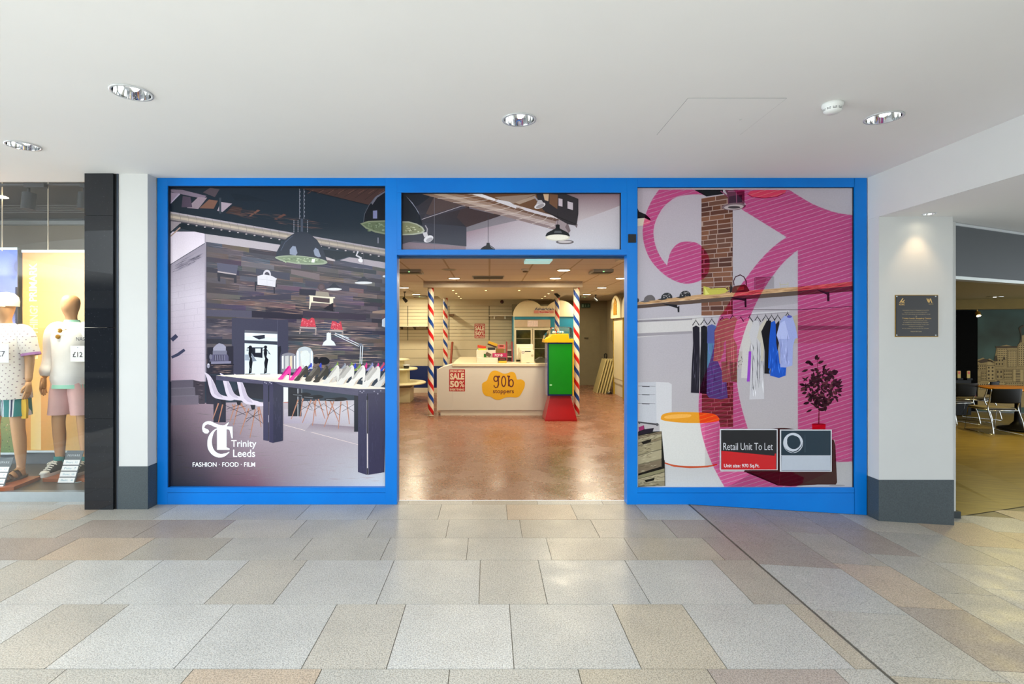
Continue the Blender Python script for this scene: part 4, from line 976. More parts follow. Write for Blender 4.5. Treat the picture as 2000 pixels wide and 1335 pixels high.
# sunglasses hooked on the collar
M_lens=pm('amber_lens','#a8780c',.1,.3)
mb=MB(); n=16
for (x,z) in ((-.015,1.445),(-.035,1.385)):
    mb=MB(); mb.loft([[(x+q*math.cos(2*PI*i/n),y,z*k+q*.9*math.sin(2*PI*i/n)) for i in range(n)] for q,y in ((.026,-.142),(.024,-.147),(.012,-.149))]); mb.build('sunglass_lens',M_lens,m2,False,True)
MB().tube([(-.0,-.14,1.45*k),(.03,-.142,1.452*k),(.045,-.13,1.456*k)],.003,6).build('sunglass_arm',M_brass,m2,True,True)
def px_text(A,*a,**k_): A.text(*a,**k_)
YC=5.58-.15
A=Art(YC-.004); A.text('NASA',148.5,658,172,665,'#3a3340',.01); o=A.build('chest_print',vm('badge_print',.4),m2)
def card(parent,px0,px1,py0,py1,Y,txt,tx):
    c=bx(wx(px0,Y),wx(px1,Y),Y,Y+.003,wz(py1,Y),wz(py0,Y)).build('price_card',pm('white_card','#efeff0',.6),parent)
    A=Art(Y-.001); A.text(txt,*tx,'#33303a',.012); A.ell((px0+px1)/2-1,py0+3,1,1,'#6a8fa8'); A.build('price_print',vm('badge_print',.4),c)
card(m2,137.5,168,675,706,YC-.02,'£12',(142,687,161,697))
# mannequin in dotted polo and striped shorts
m1,k1=mannequin(wx(13,5.36),5.36,.125,1.82,'tan mannequin in cap, dotted polo shirt and striped shorts at the left edge')
k=k1
t=NT('dotted_polo'); co=t.coord(); X=t.xyz(co)
def wrapc(o,per): return t.math('SUBTRACT',t.math('FRACT',t.math('DIVIDE',t.math('ADD',o,5.0),per)),.5)
a_,b_=wrapc(X[0],.05),wrapc(X[2],.055); a2,b2=wrapc(t.math('ADD',X[0],.025),.05),wrapc(t.math('ADD',X[2],.0275),.055)
d1=t.math('ADD',t.math('MULTIPLY',a_,a_),t.math('MULTIPLY',b_,b_)); d2=t.math('ADD',t.math('MULTIPLY',a2,a2),t.math('MULTIPLY',b2,b2))
t.l(t.mix(t.math('LESS_THAN',t.math('MINIMUM',d1,d2),.009),lin('#efe9e4'),lin('#9a8590')),t.b.inputs['Base Color']); t.b.inputs['Roughness'].default_value=.8
M_polo=t.m
mb=MB(); mb.loft([ering(0,0,.80*k,.228*k,.168*k),ering(0,0,.95*k,.212*k,.156*k),ering(0,0,1.1*k,.19*k,.14*k),ering(0,-.005,1.25*k,.19*k,.14*k),ering(0,-.005,1.38*k,.2*k,.135*k),ering(0,0,1.47*k,.18*k,.11*k),ering(0,0,1.52*k,.10*k,.085*k),ering(0,0,1.55*k,.07*k,.068*k)],cap=False); mb.build('polo_shirt',M_polo,m1,True,True)
for s in (1,-1):
    mb=MB(); limb(mb,[(s*.10*k,0,1.49*k,.055*k),(s*.155*k,0,1.465*k,.08*k),(s*.195*k,0,1.41*k,.083*k),(s*.225*k,.0,1.30*k,.08*k),(s*.24*k,.005,1.245*k,.078*k)],cap=False); mb.build('sleeve',M_polo,m1,True,True)
    MB().tube([(s*.2385*k,.005,1.253*k),(s*.243*k,.005,1.228*k)],[.081*k,.080*k],16,cap=False).build('sleeve_trim',pm('lilac_trim','#c48bc8',.7),m1,True,True)
t=NT('striped_shorts'); X=t.xyz(t.coord()); f=t.math('FRACT',t.math('DIVIDE',t.math('ADD',X[0],5.0),.085))
t.l(t.ramp(f,[(0,lin('#1d7f80')),(.42,lin('#e8ecf0')),(.55,lin('#1f2c5c')),(.68,lin('#e8ecf0')),(.8,lin('#1d7f80'))],'CONSTANT'),t.b.inputs['Base Color']); t.b.inputs['Roughness'].default_value=.8
M_strs=t.m
for s in (1,-1):
    mb=MB(); mb.loft([ering(s*.082*k,0,.93*k,.1*k,.125*k),ering(s*.095*k,0,.82*k,.108*k,.135*k),ering(s*.108*k,-.005,.72*k,.112*k,.125*k),ering(s*.118*k,-.01,.63*k,.115*k,.122*k)],cap=False); mb.build('shorts_leg',M_strs,m1,True,True)
mb=MB(); mb.loft([ering(0,-.005,1.72*k,.092*k,.118*k,24),ering(0,-.005,1.77*k,.094*k,.12*k,24),ering(0,0,1.815*k,.085*k,.105*k,24),ering(0,0,1.85*k,.055*k,.07*k,24),ering(0,0,1.862*k,.01,.012,24)],cap=False); mb.build('cap_crown',pm('cream_cap','#eadfcf',.8),m1,True,True)
mb=MB(); mb.loft([[(x*k,-.11*k+(-.085*math.sin(PI*(x+.09)/.18))*k*(j),(1.725-.012*j)*k) for x in [-.09+.18*i/10 for i in range(11)]] for j in (0,1)],cap=False); mb.build('cap_peak',MATS['cream_cap'],m1,True,True)
M_leath=pm('brown_leather','#4a2c1e',.5,0,.1,20); M_cork=pm('cork_sole','#a5825a',.8)
def sandal(r,cx,turn):
    CX=cx; cx=0
    ring=lambda z,w,y0,y1:[(cx+w*math.cos(2*PI*i/20),(y0+y1)/2+(y1-y0)/2*math.sin(2*PI*i/20),z) for i in range(20)]
    MB().loft([ring(.0,.052,-.21,.07),ring(.022,.053,-.212,.072)]).build('sandal_sole',M_leath,r,False,True)
    for y,z,nm in ((-.14,.07,'strap'),(-.06,.092,'strap')):
        mb=MB(); P=[(cx-.054,y+.012,.015),(cx-.05,y,z*.6),(cx-.02,y-.006,z),(cx+.02,y-.006,z),(cx+.05,y,z*.6),(cx+.054,y+.012,.015)]; sp2=spline(P,4)
        mb.loft([[(p[0],p[1]-.02,p[2]),(p[0],p[1]+.02,p[2]),(p[0],p[1]+.02,p[2]-.004),(p[0],p[1]-.02,p[2]-.004)] for p in sp2]); mb.build(nm,M_leath,r,True,True)
        mb=MB(); c0=(cx+.014,y-.008,z+.003); mb.tube([(c0[0]-.012,c0[1]-.012,c0[2]),(c0[0]+.012,c0[1]-.012,c0[2]),(c0[0]+.012,c0[1]+.012,c0[2]),(c0[0]-.012,c0[1]+.012,c0[2]),(c0[0]-.012,c0[1]-.012,c0[2])],.003,6); mb.build('buckle',M_brass,r,False,True)
    MB().loft([ring(.022,.04,-.2,.055),ring(.05,.036,-.19,.05),ring(.075,.03,-.1,.045),ring(.1,.028,-.03,.045)]).build('foot',M_skin,r,True,True)
    for c_ in r.children:
        if c_.name.split('.')[0] in ('sandal_sole','strap','buckle','foot') and not c_.get('set_'): c_.location=(CX,0,0); c_.rotation_euler=(0,0,math.radians(turn)); c_['set_']=1
sandal(m1,.14*k,-4); sandal(m1,-.15*k,-4)
for c_ in m1.children:
    if 'set_' in c_: del c_['set_']
card(m1,-22,17,672,708,5.36-.175,'£7',(-6,685,10,696))
# yellow pouch in the hand
pc=thing('pouch','small yellow pouch with striped strap held by the left mannequin','pouch',(wx(46,5.3),5.3,wz(817,5.3)))
MB().prismY([(wx(a,5.3),wz(b,5.3)) for a,b in ((43,780),(52,779),(53,800),(52,817),(43,817))],5.29,5.32).build('pouch_body',pm('yellow_canvas','#e8b828',.7),pc,bevel=.004)
MB().tube(spline([PX(47,780,5.31),PX(42,784,5.31),PX(40,775,5.31),PX(45,764,5.31)],4),.008,8).build('strap',pm('navy_strap','#23233f',.6),pc)
# wooden foot boards
M_wood=pm('cherry_board','#9a5530',.35,0,.12,9)
def board(pts,lb): 
    mb=MB(); mb.prismZ(pts,.089,.124); tag(mb.build('foot_board',M_wood,None,bevel=.002),lb,'board','wooden foot boards')
def fp(px,py,z=.124): Y=(EYE-z)*F/(py-V0); return (wx(px,Y),Y)
board([fp(-40,955),fp(27,950),fp(80,929),fp(8,929)],'reddish wooden foot board under the sandalled mannequin')
board([fp(83,934),fp(175,934),fp(190,922),fp(88,922)],'reddish wooden foot board under the mannequin in sneakers')
# price stands
def stand(px,lb,Yb):
    z0=.089; H=(943-884)/F*Yb*1.0; w=.165; x=wx(px,Yb)
    r=thing('price_stand',lb,'price stand',(x,Yb,z0),'slate price stands')
    lean=.1
    def q(a,b): return (a*w, b*lean, b*H)
    mb=MB(); mb.add([q(0,0),q(1,0),(w*1.09,lean,H),(w*.09,lean,H),(0,.006,0),(w,.006,0),(w*1.09,lean+.006,H),(w*.09,lean+.006,H)],[(0,1,2,3),(7,6,5,4),(0,4,5,1),(1,5,6,2),(2,6,7,3),(3,7,4,0)]); mb.build('slate_board',pm('slate_board','#4a555c',.5),r,False,True)
    for i in range(4):
        b0=.02+i*.182; b1=b0+.15; mb=MB(); s0,s1=.09*b0,.09*b1
        mb.add([((s0-.01)*w,b0*lean-.004,b0*H),((s0+.96)*w,b0*lean-.004,b0*H),((s1+.96)*w,b1*lean-.004,b1*H),((s1-.01)*w,b1*lean-.004,b1*H)],[(0,1,2,3)]); st=mb.build('price_strip',pm('white_card','#efeff0',.6),r,False,True)
        mb=MB(); vs,fs=glyphs(['Belt  4','Shoes  10','Polo  7','Short  12'][i],0); bm_=.5*(b0+b1)
        mb.add([((.09*bm_+.15+.7*u)*w,(b0+(.3+.4*v)*(b1-b0))*lean-.005,(b0+(.3+.4*v)*(b1-b0))*H) for u,v in vs],fs,lin('#6fa0b8')); mb.build('price_print',vm('badge_print',.4),r,False,True)
    vs,fs=glyphs('PRIMARK',0,0,1.3); mb=MB(); mb.add([((.09*.85+.12+.76*u)*w,(.82+.07*v)*lean-.003,(.82+.07*v)*H) for u,v in vs],fs,lin('#b9c2c8')); mb.build('header_print',vm('badge_print',.4),r,False,True)
    MB().tube([(w,0,.004),(w*1.5,.09,.004)],.004,6).build('foot',pm('clear_edge','#b8c8cc',.2),r,False,True)
stand(113,'slate and white price stand in front of the sneakers',(EYE-.089)*F/(943-V0))
stand(-29,'slate and white price stand cut by the left edge, in front of the sandal',(EYE-.089)*F/(957-V0))
# display lighting
area('display_light',(-4.45,5.22,2.5),.5,11,(1,.92,.68),(math.radians(14),0,0),sy=.3); area('display_light',(-5.25,5.25,2.5),.6,12,(1,.92,.68),(math.radians(10),0,0),sy=.3)
# ================================================================ THE CAFE on the right
P0=Vector((4.35,5.02,0)); dv=Vector((1.17,.52,0)).normalized(); nv=Vector((-dv.y,dv.x,0))
def along(s,t=0): p=P0+dv*s+nv*t; return p.x,p.y
def wallbox(s0,s1,t0,t1,z0,z1): a,b,c,d=along(s0,t0),along(s1,t0),along(s1,t1),along(s0,t1); return MB().prismZ([a,b,c,d],z0,z1)
M_char=pm('charcoal_fascia','#33383b',.55,0,.03)
fa=thing('fascia','plain charcoal fascia board above the cafe opening','fascia',(5.2,5.45,2.1))
wallbox(0,6,0,.12,2.105,SOF-.006).build('board',M_char,fa)
wallbox(0,6,-.012,0,SOF-.03,SOF-.006).build('top_trim',M_rim,fa)
wallbox(0,6,-.005,.10,2.075,2.105).build('shutter_track',M_track,fa)
struct('trim_6',bx(4.13,4.35,5.0,5.1,-.1,2.7),M_pier); struct('baseboard_right',bx(4.132,4.385,4.985,5.12,-.2,-.088),pm('dark_skirting','#2c3436',.5))
struct('wall_front',bx(3.65,4.3,5.1,5.3,-.2,2.7),M_pier)
t=NT('olive_wood_floor'); co=t.coord(); mp=t.n('ShaderNodeMapping'); mp.inputs['Scale'].default_value=(.6,9,1); mp.inputs['Rotation'].default_value=(0,0,math.radians(-10)); t.l(co,mp.inputs[0])
g1=t.noise(3,5,mp.outputs[0]); t.l(t.ramp(g1,[(.25,lin('#4c3c14')),(.5,lin('#75601e')),(.75,lin('#8f7830'))]),t.b.inputs['Base Color']); t.b.inputs['Roughness'].default_value=.35
mb=MB(); e=[along(s) for s in (0,1.0,2.0,3.2,6,14)]
n=[(x,y,ramp(x)+.002) for x,y in e]; f_=[(x+2,14.5,-.215) for x,y in e]
mb.face([(3.66,5.3,-.16),n[0],(5,14.5,-.215),(3.66,14.5,-.2)])
for i in range(5): mb.face([n[i],n[i+1],(f_[i+1][0],14.5,-.215),(f_[i][0] if i else 5,14.5,-.215)])
struct('floor',mb,t.m)
CFZ=-.215
M_ol=pm('olive_cafe_ceiling','#8a7c4c',.7,0,.02); 
mb=MB(); mb.face([(3.66,5.1,2.3),(3.66,14.5,2.3),(15,14.5,2.3),(15,9.7,2.3)]); struct('ceiling',mb,M_ol)
BW0=(10.2,12.55); BW1=(13.2,11.4)
mb=MB(); mb.prismZ([BW0,BW1,(13.3,11.6),(10.25,12.75)],CFZ,2.3)
t=NT('teal_wall'); t.l(t.ramp(t.noise(.8,3,t.coord()),[(.35,lin('#223028')),(.7,lin('#3f5c58'))]),t.b.inputs['Base Color']); t.b.inputs['Roughness'].default_value=.7
struct('wall_back',mb,t.m)
struct('wall_left',bx(3.64,3.66,5.3,14.5,-.25,2.7),M_dull)
mb=MB(); mb.prismZ([(9.6,12.35),(13.2,10.9),(13.2,11.4),(9.6,12.8)],2.085,2.3); struct('trim_7',mb,pm('ochre_bulkhead','#7d6a34',.7))
mb=MB(); mb.prismZ([(3.66,13.0),(10.4,13.0),(10.4,13.2),(3.66,13.2)],CFZ,2.3); struct('wall_back',mb,pm('near_black_wall','#060606',.8,spec=.05))
bd=tag(MB().prismZ([(9.9,12.36),(11.03,12.11),(11.05,12.2),(9.92,12.5)],CFZ+.005,2.07).build('dark_panel',pm('near_black_panel','#050505',.8,spec=.05),None),'tall black panel beside the cafe mural','panel')
# mural: line drawing of a town, on the angled back wall
dw=(Vector((*BW1,0))-Vector((*BW0,0))).normalized()
def M(px,py,off=.006):      # where the sight line of that pixel meets the mural wall
    a=(px-U0)/F; y=1/( dw.x- a*dw.y) ; s=(a*BW0[1]-BW0[0])*y; X=BW0[0]+dw.x*s; Y=BW0[1]+dw.y*s; return (X,Y-off,EYE-(py-V0)/F*Y)
mb=MB(); tan='#8f7c52'; tan2='#a08c60'; dk='#3b2c18'; lay=[.004]
def mp_(pts,c): 
    P=[M(x,y,lay[0]) for x,y in pts]; a=sum(P[i][0]*P[(i+1)%len(P)][2]-P[(i+1)%len(P)][0]*P[i][2] for i in range(len(P)))
    if a<0: P.reverse()
    mb.face(P,lin(c))
def mr(x0,y0,x1,y1,c): mp_([(x0,y0),(x1,y0),(x1,y1),(x0,y1)],c)
mp_([(1906,703),(1920,698),(1926,702),(1932,700),(1942,705),(1946,677),(1966,673),(1985,678),(1991,669),(1995,655),(2010,650),(2010,795),(1906,795)],tan)
lay[0]=.006; random.seed(11)
for (x0,y0,x1,y1,nx,ny) in ((1947,680,1966,700,6,5),(1967,684,1985,716,5,9),(1988,672,2005,714,4,10),(1943,700,1960,714,3,2),(1908,712,1925,722,4,2),(1927,714,1942,742,2,4),(1945,721,1958,740,2,2),(1960,721,1976,740,4,3),(1978,721,1998,745,1,8),(1947,744,1962,754,5,2),(1964,746,1998,762,8,4),(1909,735,1914,745,2,3),(1916,726,1926,742,3,3),(1908,748,1945,760,9,2)):
    lay[0]=.006; mr(x0-.6,y0-.6,x1+.6,y1+.6,dk); lay[0]=.0075; mr(x0,y0,x1,y1,random.choice([tan,tan2])); lay[0]=.009
    for i in range(nx):
        for j in range(ny):
            w_=(x1-x0)/nx; h_=(y1-y0)/ny; mr(x0+i*w_+w_*.25,y0+j*h_+h_*.25,x0+i*w_+w_*.7,y0+j*h_+h_*.72,dk)
lay[0]=.009
mp_([(1908,705),(1922,700),(1936,703),(1942,708),(1930,706),(1915,709)],dk); mp_([(1928,703),(1932,699.5),(1937,703),(1937,712),(1928,712)],tan2); mp_([(1990,669),(1992,666),(1993,655),(1989,640),(1998,634),(1999.5,637),(1993,642),(1995,655),(1995,668)],dk)
mp_([(1944,679),(1944,676),(1986,675.5),(1986,679)],dk); mp_([(1941,705),(1942,697),(1945,693),(1947,698),(1948,705)],dk); mp_([(1958,702),(1960,694),(1963,702)],dk)
mu=mb.build('mural',vm('mural_ink',.7,50,.12),None); tag(mu,'sepia mural of town buildings on the teal cafe wall','mural')
# cafe furniture
M_cb=pm('chair_black','#070707',.5,spec=.15); M_cc=pm('chair_chrome','#c8c8c4',.15,1); M_seat=pm('chair_grey_pad','#6b6250',.6)
def chair(x,y,rz,lb):
    r=thing('cafe_chair',lb,'chair',(x,y,CFZ),'black and chrome cafe chairs',rz)
    # local frame: back at -Y (towards the viewer), seat forward +Y
    mb=MB(); mb.loft([[(xx,-.02-.06*(1-(xx/.24)**2)+dy,z) for xx in [-.24+.48*i/8 for i in range(9)]]+[(xx,-.0-.06*(1-(xx/.24)**2)+dy,z) for xx in [.24-.48*i/8 for i in range(9)]] for z,dy in ((.56,.0),(.58,-.01),(.80,-.04),(.815,-.04))]); mb.build('backrest',M_cb,r,True,True)
    mb=MB(); mb.box(-.23,.23,.04,.48,.44,.462); mb.build('seat',M_seat,r,False,True,bevel=.008)
    mb=MB(); mb.box(-.22,.22,.05,.47,.415,.438); mb.build('seat_shell',M_cb,r,False,True)
    for s in (-1,1):
        mb=MB(); mb.tube(spline([(s*.245,-.04,.80),(s*.25,0,.6),(s*.25,.03,.45),(s*.255,-.06,.2),(s*.26,-.1,.014)],4),.011,8); mb.build('back_leg',M_cc,r,True,True)
        mb=MB(); mb.tube([(s*.25,.04,.43),(s*.25,.45,.43),(s*.255,.52,.014),(s*.26,-.1,.014)],.010,8); mb.build('sled_leg',M_cc,r,True,True)
    MB().tube([(-.25,.02,.42),(.25,.02,.42)],.009,8).build('cross_bar',M_cc,r,True,True)
    return r
chair(wx(1962,9.35),9.35,math.radians(-4),'black and chrome cafe chair in front of the round table')
chair(wx(1935,10.75),10.75,math.radians(32),'black and chrome cafe chair just left of the round table')
chair(wx(1882,10.35),10.35,math.radians(8),'black and chrome cafe chair by the black panel, farthest left')
tx,ty=wx(1993,9.9),9.95
tb=thing('cafe_table','round orange-brown cafe table on a black trumpet base','table',(tx,ty,CFZ))
MB().lathe([(.53,.735),(.55,.745),(.55,.76),(.53,.765)],0,0,48).build('tabletop',pm('orange_wood','#a8691a',.3,0,.08,9),tb,True,True)
MB().lathe([(.30,.0),(.28,.02),(.12,.06),(.055,.14),(.045,.3),(.045,.7),(.12,.735)],0,0,32).build('pedestal',M_cb,tb,True,True)
def menu(px,lb):
    Y=11.7; x=wx(px,Y); r=thing('menu_stand',lb,'menu stand',(x,Y,.2),'yellow menu cards'); 
    bx(wx(px-3,Y),wx(px+3,Y),Y,Y+.02,wz(738,Y),wz(724,Y)).build('card',pm('yellow_card','#a08a3c',.5),r); bx(wx(px-2,Y),wx(px+2,Y),Y-.002,Y,wz(730,Y),wz(725,Y)).build('red_print',pm('red_print','#a8321c',.5),r)
    bx(x-.06,x+.06,Y-.03,Y+.06,wz(742,Y),wz(738,Y)).build('base',M_cb,r)
sb=thing('servery','low black counter with red goods in front of the dark cafe wall','counter',(wx(1885,11.3),11.3,CFZ))
bx(wx(1862,11.5),wx(1905,11.5),11.6,11.95,CFZ,wz(742.3,11.6)).build('body',M_cb,sb)
for a,b,c,d in ((1874,1889,765,776),(1894,1905,770,778)): bx(wx(a,11.58),wx(b,11.58),11.56,11.6,wz(d,11.58),wz(c,11.08)).build('red_panel',pm('red_goods','#7c1610',.5),sb)
menu(1873.5,'yellow menu card with red print, nearest the pier'); menu(1892,'yellow menu card with red print, nearer the mural')
r=thing('ceiling_light','round chrome downlight in the olive cafe ceiling','ceiling light',(wx(1943,10.9),10.9,2.3))
MB().lathe([(.13,0),(.14,-.01),(.1,-.012),(.001,-.006)],0,0,24,cap=False).build('rim',M_chrome,r,True,True); MB().lathe([(.03,-.012),(.001,-.016)],0,0,16,cap=False).build('lamp',pm('cool_lamp_glow','#ffffff',.4,emit=8),r,False,True)
r=thing('track_spotlight','small brass-coloured spotlight hanging beside the cafe bulkhead','spotlight',(wx(1909,11.9),11.9,2.085))
a=PX(1908,604,11.6); b=PX(1909.5,610,11.6); c=PX(1911.5,616.5,11.55); MB().tube([a,b],.012,8).build('stem',M_brass,r); MB().tube([b,c],.045,16).build('head',M_brass,r); MB().tube([c,(c[0]+.004,c[1]-.002,c[2]-.012)],.035,14).build('lens',MATS['cool_lamp_glow'],r)
area('cafe_lamp',(8.5,8.5,2.27),.5,30,(1,.82,.3),shape='DISK'); area('cafe_lamp',(10.2,9.6,2.27),.5,7,(1,.82,.35),shape='DISK')
# ================================================================ PRINTED WINDOW GRAPHICS
PY=4.957
M_print=vm('window_print',.14,90,.04,.2,0,0,1.24)
Z3=(320,350,4.3067); Z4=(320,650,4.3067)
A=Art(PY,Z3)
# ---------------- left window: an industrial style shoe showroom
A.T=(0,0,1); A.clip=(332.7,365,754.2,949)
A.rect(327,362,756,952,'#2a3340'); A.up()
A.T=Z3
def planks(yl0,yr0,yl1,yr1,x0,x1,n,cols,seed,wmin=90,wmax=380):
    rnd=random.Random(seed); A.begin()
    for k in range(n):
        t0,t1=k/n,(k+1)/n; la,ra=yl0+(yl1-yl0)*t0,yr0+(yr1-yr0)*t0; lb,rb=yl0+(yl1-yl0)*t1,yr0+(yr1-yr0)*t1
        x=x0
        while x<x1:
            e=min(x1,x+rnd.uniform(wmin,wmax)); f=lambda q,a,b:a+(b-a)*(q-x0)/(x1-x0)
            c1=lin(rnd.choice(cols)); m=rnd.uniform(.8,1.2); c1=tuple(q*m for q in c1); c2=tuple(q*rnd.uniform(.75,1.3) for q in c1)
            A.poly([(x,f(x,la,ra)),(e,f(e,la,ra)),(e,f(e,lb,rb)),(x,f(x,lb,rb))],[c1,c2,c2,c1]); x=e
    A.end()
def streaks(poly,n,cols,seed,w=(1,3),L=(30,160),sl=lambda x,y:0):
    rnd=random.Random(seed); xs=[p[0] for p in poly]; ys=[p[1] for p in poly]
    def inside(x,y):
        c=False; j=len(poly)-1
        for i in range(len(poly)):
            if (poly[i][1]>y)!=(poly[j][1]>y) and x<(poly[j][0]-poly[i][0])*(y-poly[i][1])/(poly[j][1]-poly[i][1])+poly[i][0]: c=not c
            j=i
        return c
    k=0; tries=0
    while k<n and tries<n*8:
        tries+=1
        x,y=rnd.uniform(min(xs),max(xs)),rnd.uniform(min(ys),max(ys)); l=rnd.uniform(*L); s_=sl(x,y); x2=x+l; y2=y+l*s_
        if inside(x,y) and inside(x2,y2): A.line([(x,y),((x+x2)/2,(y+y2)/2),(x2,y2)],[0,rnd.uniform(*w),0],rnd.choice(cols)); k+=1
wc_=['#3f3d48','#4c4549','#584e50','#38353f','#605150','#464450','#574f55']
planks(520,745,1640,1610,352,1868,26,wc_,21); A.up()
wood=[(352,525),(1868,750),(1868,1600),(352,1640)]
slw=lambda x,y:.148-.148*(y-560)/900 if y<1460 else 0
streaks(wood,520,['#6f6670','#332f3a','#7d6a68','#2d2a36','#5f5560','#8b7470','#3c3946'],22,(1.5,4.5),(60,260),slw)
streaks([(640,850),(1500,1010),(1500,1150),(640,1130)],90,['#8f7468','#a58676','#7a6058'],23,(1.5,4),(50,200),slw)
streaks([(1050,1170),(1868,1240),(1868,1560),(1050,1530)],130,['#9a8278','#b49a8a','#75625c','#332c34','#c0a898'],24,(1.5,5),(50,220),lambda x,y:.02)
streaks([(360,1180),(570,1180),(570,1330),(360,1330)],40,['#77666a','#2b2832','#8c7a78'],25,(2,5),(50,150),lambda x,y:.02)
A.poly([(1070,755),(1310,795),(1310,850),(1070,795)],'#6a5c60'); A.poly([(775,750),(1060,790),(1060,850),(775,800)],'#3b3b4a'); A.poly([(1140,920),(1280,930),(1280,980),(1140,968)],'#2b2a38'); A.poly([(640,990),(1070,960),(1070,1010),(640,1010)],'#3d3a48'); A.poly([(1190,850),(1560,900),(1560,945),(1190,900)],'#3f3c4a')
A.poly([(1170,1105),(1700,1140),(1700,1185),(1170,1160)],'#3a3340'); A.poly([(740,1105),(1170,1135),(1170,1178),(740,1160)],'#2d2a36'); A.poly([(360,1095),(740,1105),(740,1165),(360,1150)],'#4d4a5a')
A.up()
# pale stair wall and left return
A.grid([(52,720),(345,540),(345,1000),(52,1000)],['#9d93a4','#857c8c','#c3b9c6','#c9bfcd'],6,6)
A.grid([(52,1000),(345,1000),(345,1700),(52,1700)],['#c9bfcd','#c3b9c6','#b9a9b6','#a08898'],6,6); A.up()
rnd=random.Random(4)
for k in range(17):
    y=780+k*52; s_=-.33+.33*(y-700)/900; A.line([(55,y+20),(200,y+20+145*s_*.7),(345,y+20+290*s_*.7)],1.6,'#a497a8'); x=rnd.uniform(90,300); A.line([(x,y+20+(x-55)*s_*.7),(x,y+66+(x-55)*s_*.7)],1.4,'#a497a8')
streaks([(60,735),(340,560),(340,660),(60,800)],50,['#6f6778','#55505e','#8a8394'],27,(3,8),(40,150),lambda x,y:-.5)
A.poly([(345,455),(358,455),(358,1700),(345,1700)],'#8b8391'); A.line([(358,520),(358,1700)],4,'#4a4452')
# white band over the wood, and the white end wall
A.grid([(52,440),(345,440),(345,535),(52,715)],['#cfc3d4','#cfc3d2','#d6cbd8','#e4d8e4'],3,3)
A.poly([(350,455),(985,552),(985,612),(350,525)],'#a79ea6'); A.poly([(1310,640),(1440,625),(1440,690),(1310,665)],'#b0a5aa'); A.poly([(1480,680),(1560,655),(1868,695),(1868,752)],'#998f98')
A.up()
# ceiling: dark beams, planks, duct
A.poly([(52,62),(1868,62),(1868,690),(1600,620),(985,520),(350,415),(130,385),(52,460)],'#1c2530'); A.up()
A.poly([(130,370),(360,410),(985,510),(985,548),(345,458),(120,410)],'#121c26'); A.poly([(1330,590),(1868,640),(1868,700),(1550,650),(1450,680),(1330,640)],'#121c26')
for q,c in (([(60,85),(160,90),(360,140),(330,165),(60,105)],'#77697a'),([(60,110),(135,120),(60,205)],'#8d7d90'),([(195,240),(290,150),(365,155),(290,250)],'#8a7a86'),([(300,243),(380,170),(455,180),(420,248)],'#6f4f44'),([(450,265),(480,190),(575,205),(495,275)],'#9a8b98'),([(330,110),(390,72),(470,85),(430,150)],'#4a4048'),([(160,140),(225,150),(240,235),(150,235)],'#4b3f50'),([(520,285),(580,225),(660,240),(640,300)],'#3a2c2c'),([(715,310),(790,255),(812,262),(730,312)],'#6e4a40'),([(925,335),(1010,290),(1030,300),(950,340)],'#5a3c36'),([(560,120),(700,130),(900,190),(600,180)],'#19222c')): A.poly(q,c)
streaks([(520,225),(1400,350),(1400,440),(520,300)],70,['#3a3236','#4a3a38','#2c333c','#5a4440'],28,(2,6),(50,200),lambda x,y:.13)
A.poly([(1145,78),(1868,78),(1868,240),(1700,212)],'#3f2c2a')
for k in range(9): x=1230+k*85; A.line([(x,80),(x-60,80+70)] if k<1 else [(x+70,80),(x-50,90+k*14)],3,'#241c1e'); A.line([(x+30,90),(x-20,120)],5,'#5a3f38')
A.line([(1145,78),(1700,212),(1868,245)],6,'#141a22')
for q in (470,): A.rect(466,155,484,288,'#343c46')
A.poly([(52,200),(60,205),(140,125),(128,118)],'#a79ab0')
A.up()
A.begin()
for k,(a,b,c) in enumerate(((0,.18,'#a49ba4'),(.18,.42,'#8f857f'),(.42,.68,'#b3a496'),(.68,.88,'#8c8280'),(.88,1,'#565058'))):
    n=10
    for i in range(n):
        t0,t1=i/n,(i+1)/n; X=lambda t:58+(1868-58)*t; top=lambda t:272+(585-272)*t; bot=lambda t:348+(650-348)*t; yy=lambda t,u:top(t)+(bot(t)-top(t))*u
        f=1-.25*t0; cc=tuple(q*f for q in lin(c)); A.poly([(X(t0),yy(t0,a)),(X(t1),yy(t1,a)),(X(t1),yy(t1,b)),(X(t0),yy(t0,b))],cc)
A.end()
for k in range(26):
    t_=k/26; x=58+1810*t_; y0=272+313*t_; y1=348+302*t_; A.line([(x,y0-2),(x+14,(y0+y1)/2),(x+10,y1+2)],2.2,'#6d6468'); A.ell(x+10,y1+8,9,4,'#b9aeb2',n=8)
A.poly([(60,352),(148,362),(60,440)],'#8f848c'); A.line([(55,480),(140,405)],12,'#a0867c')
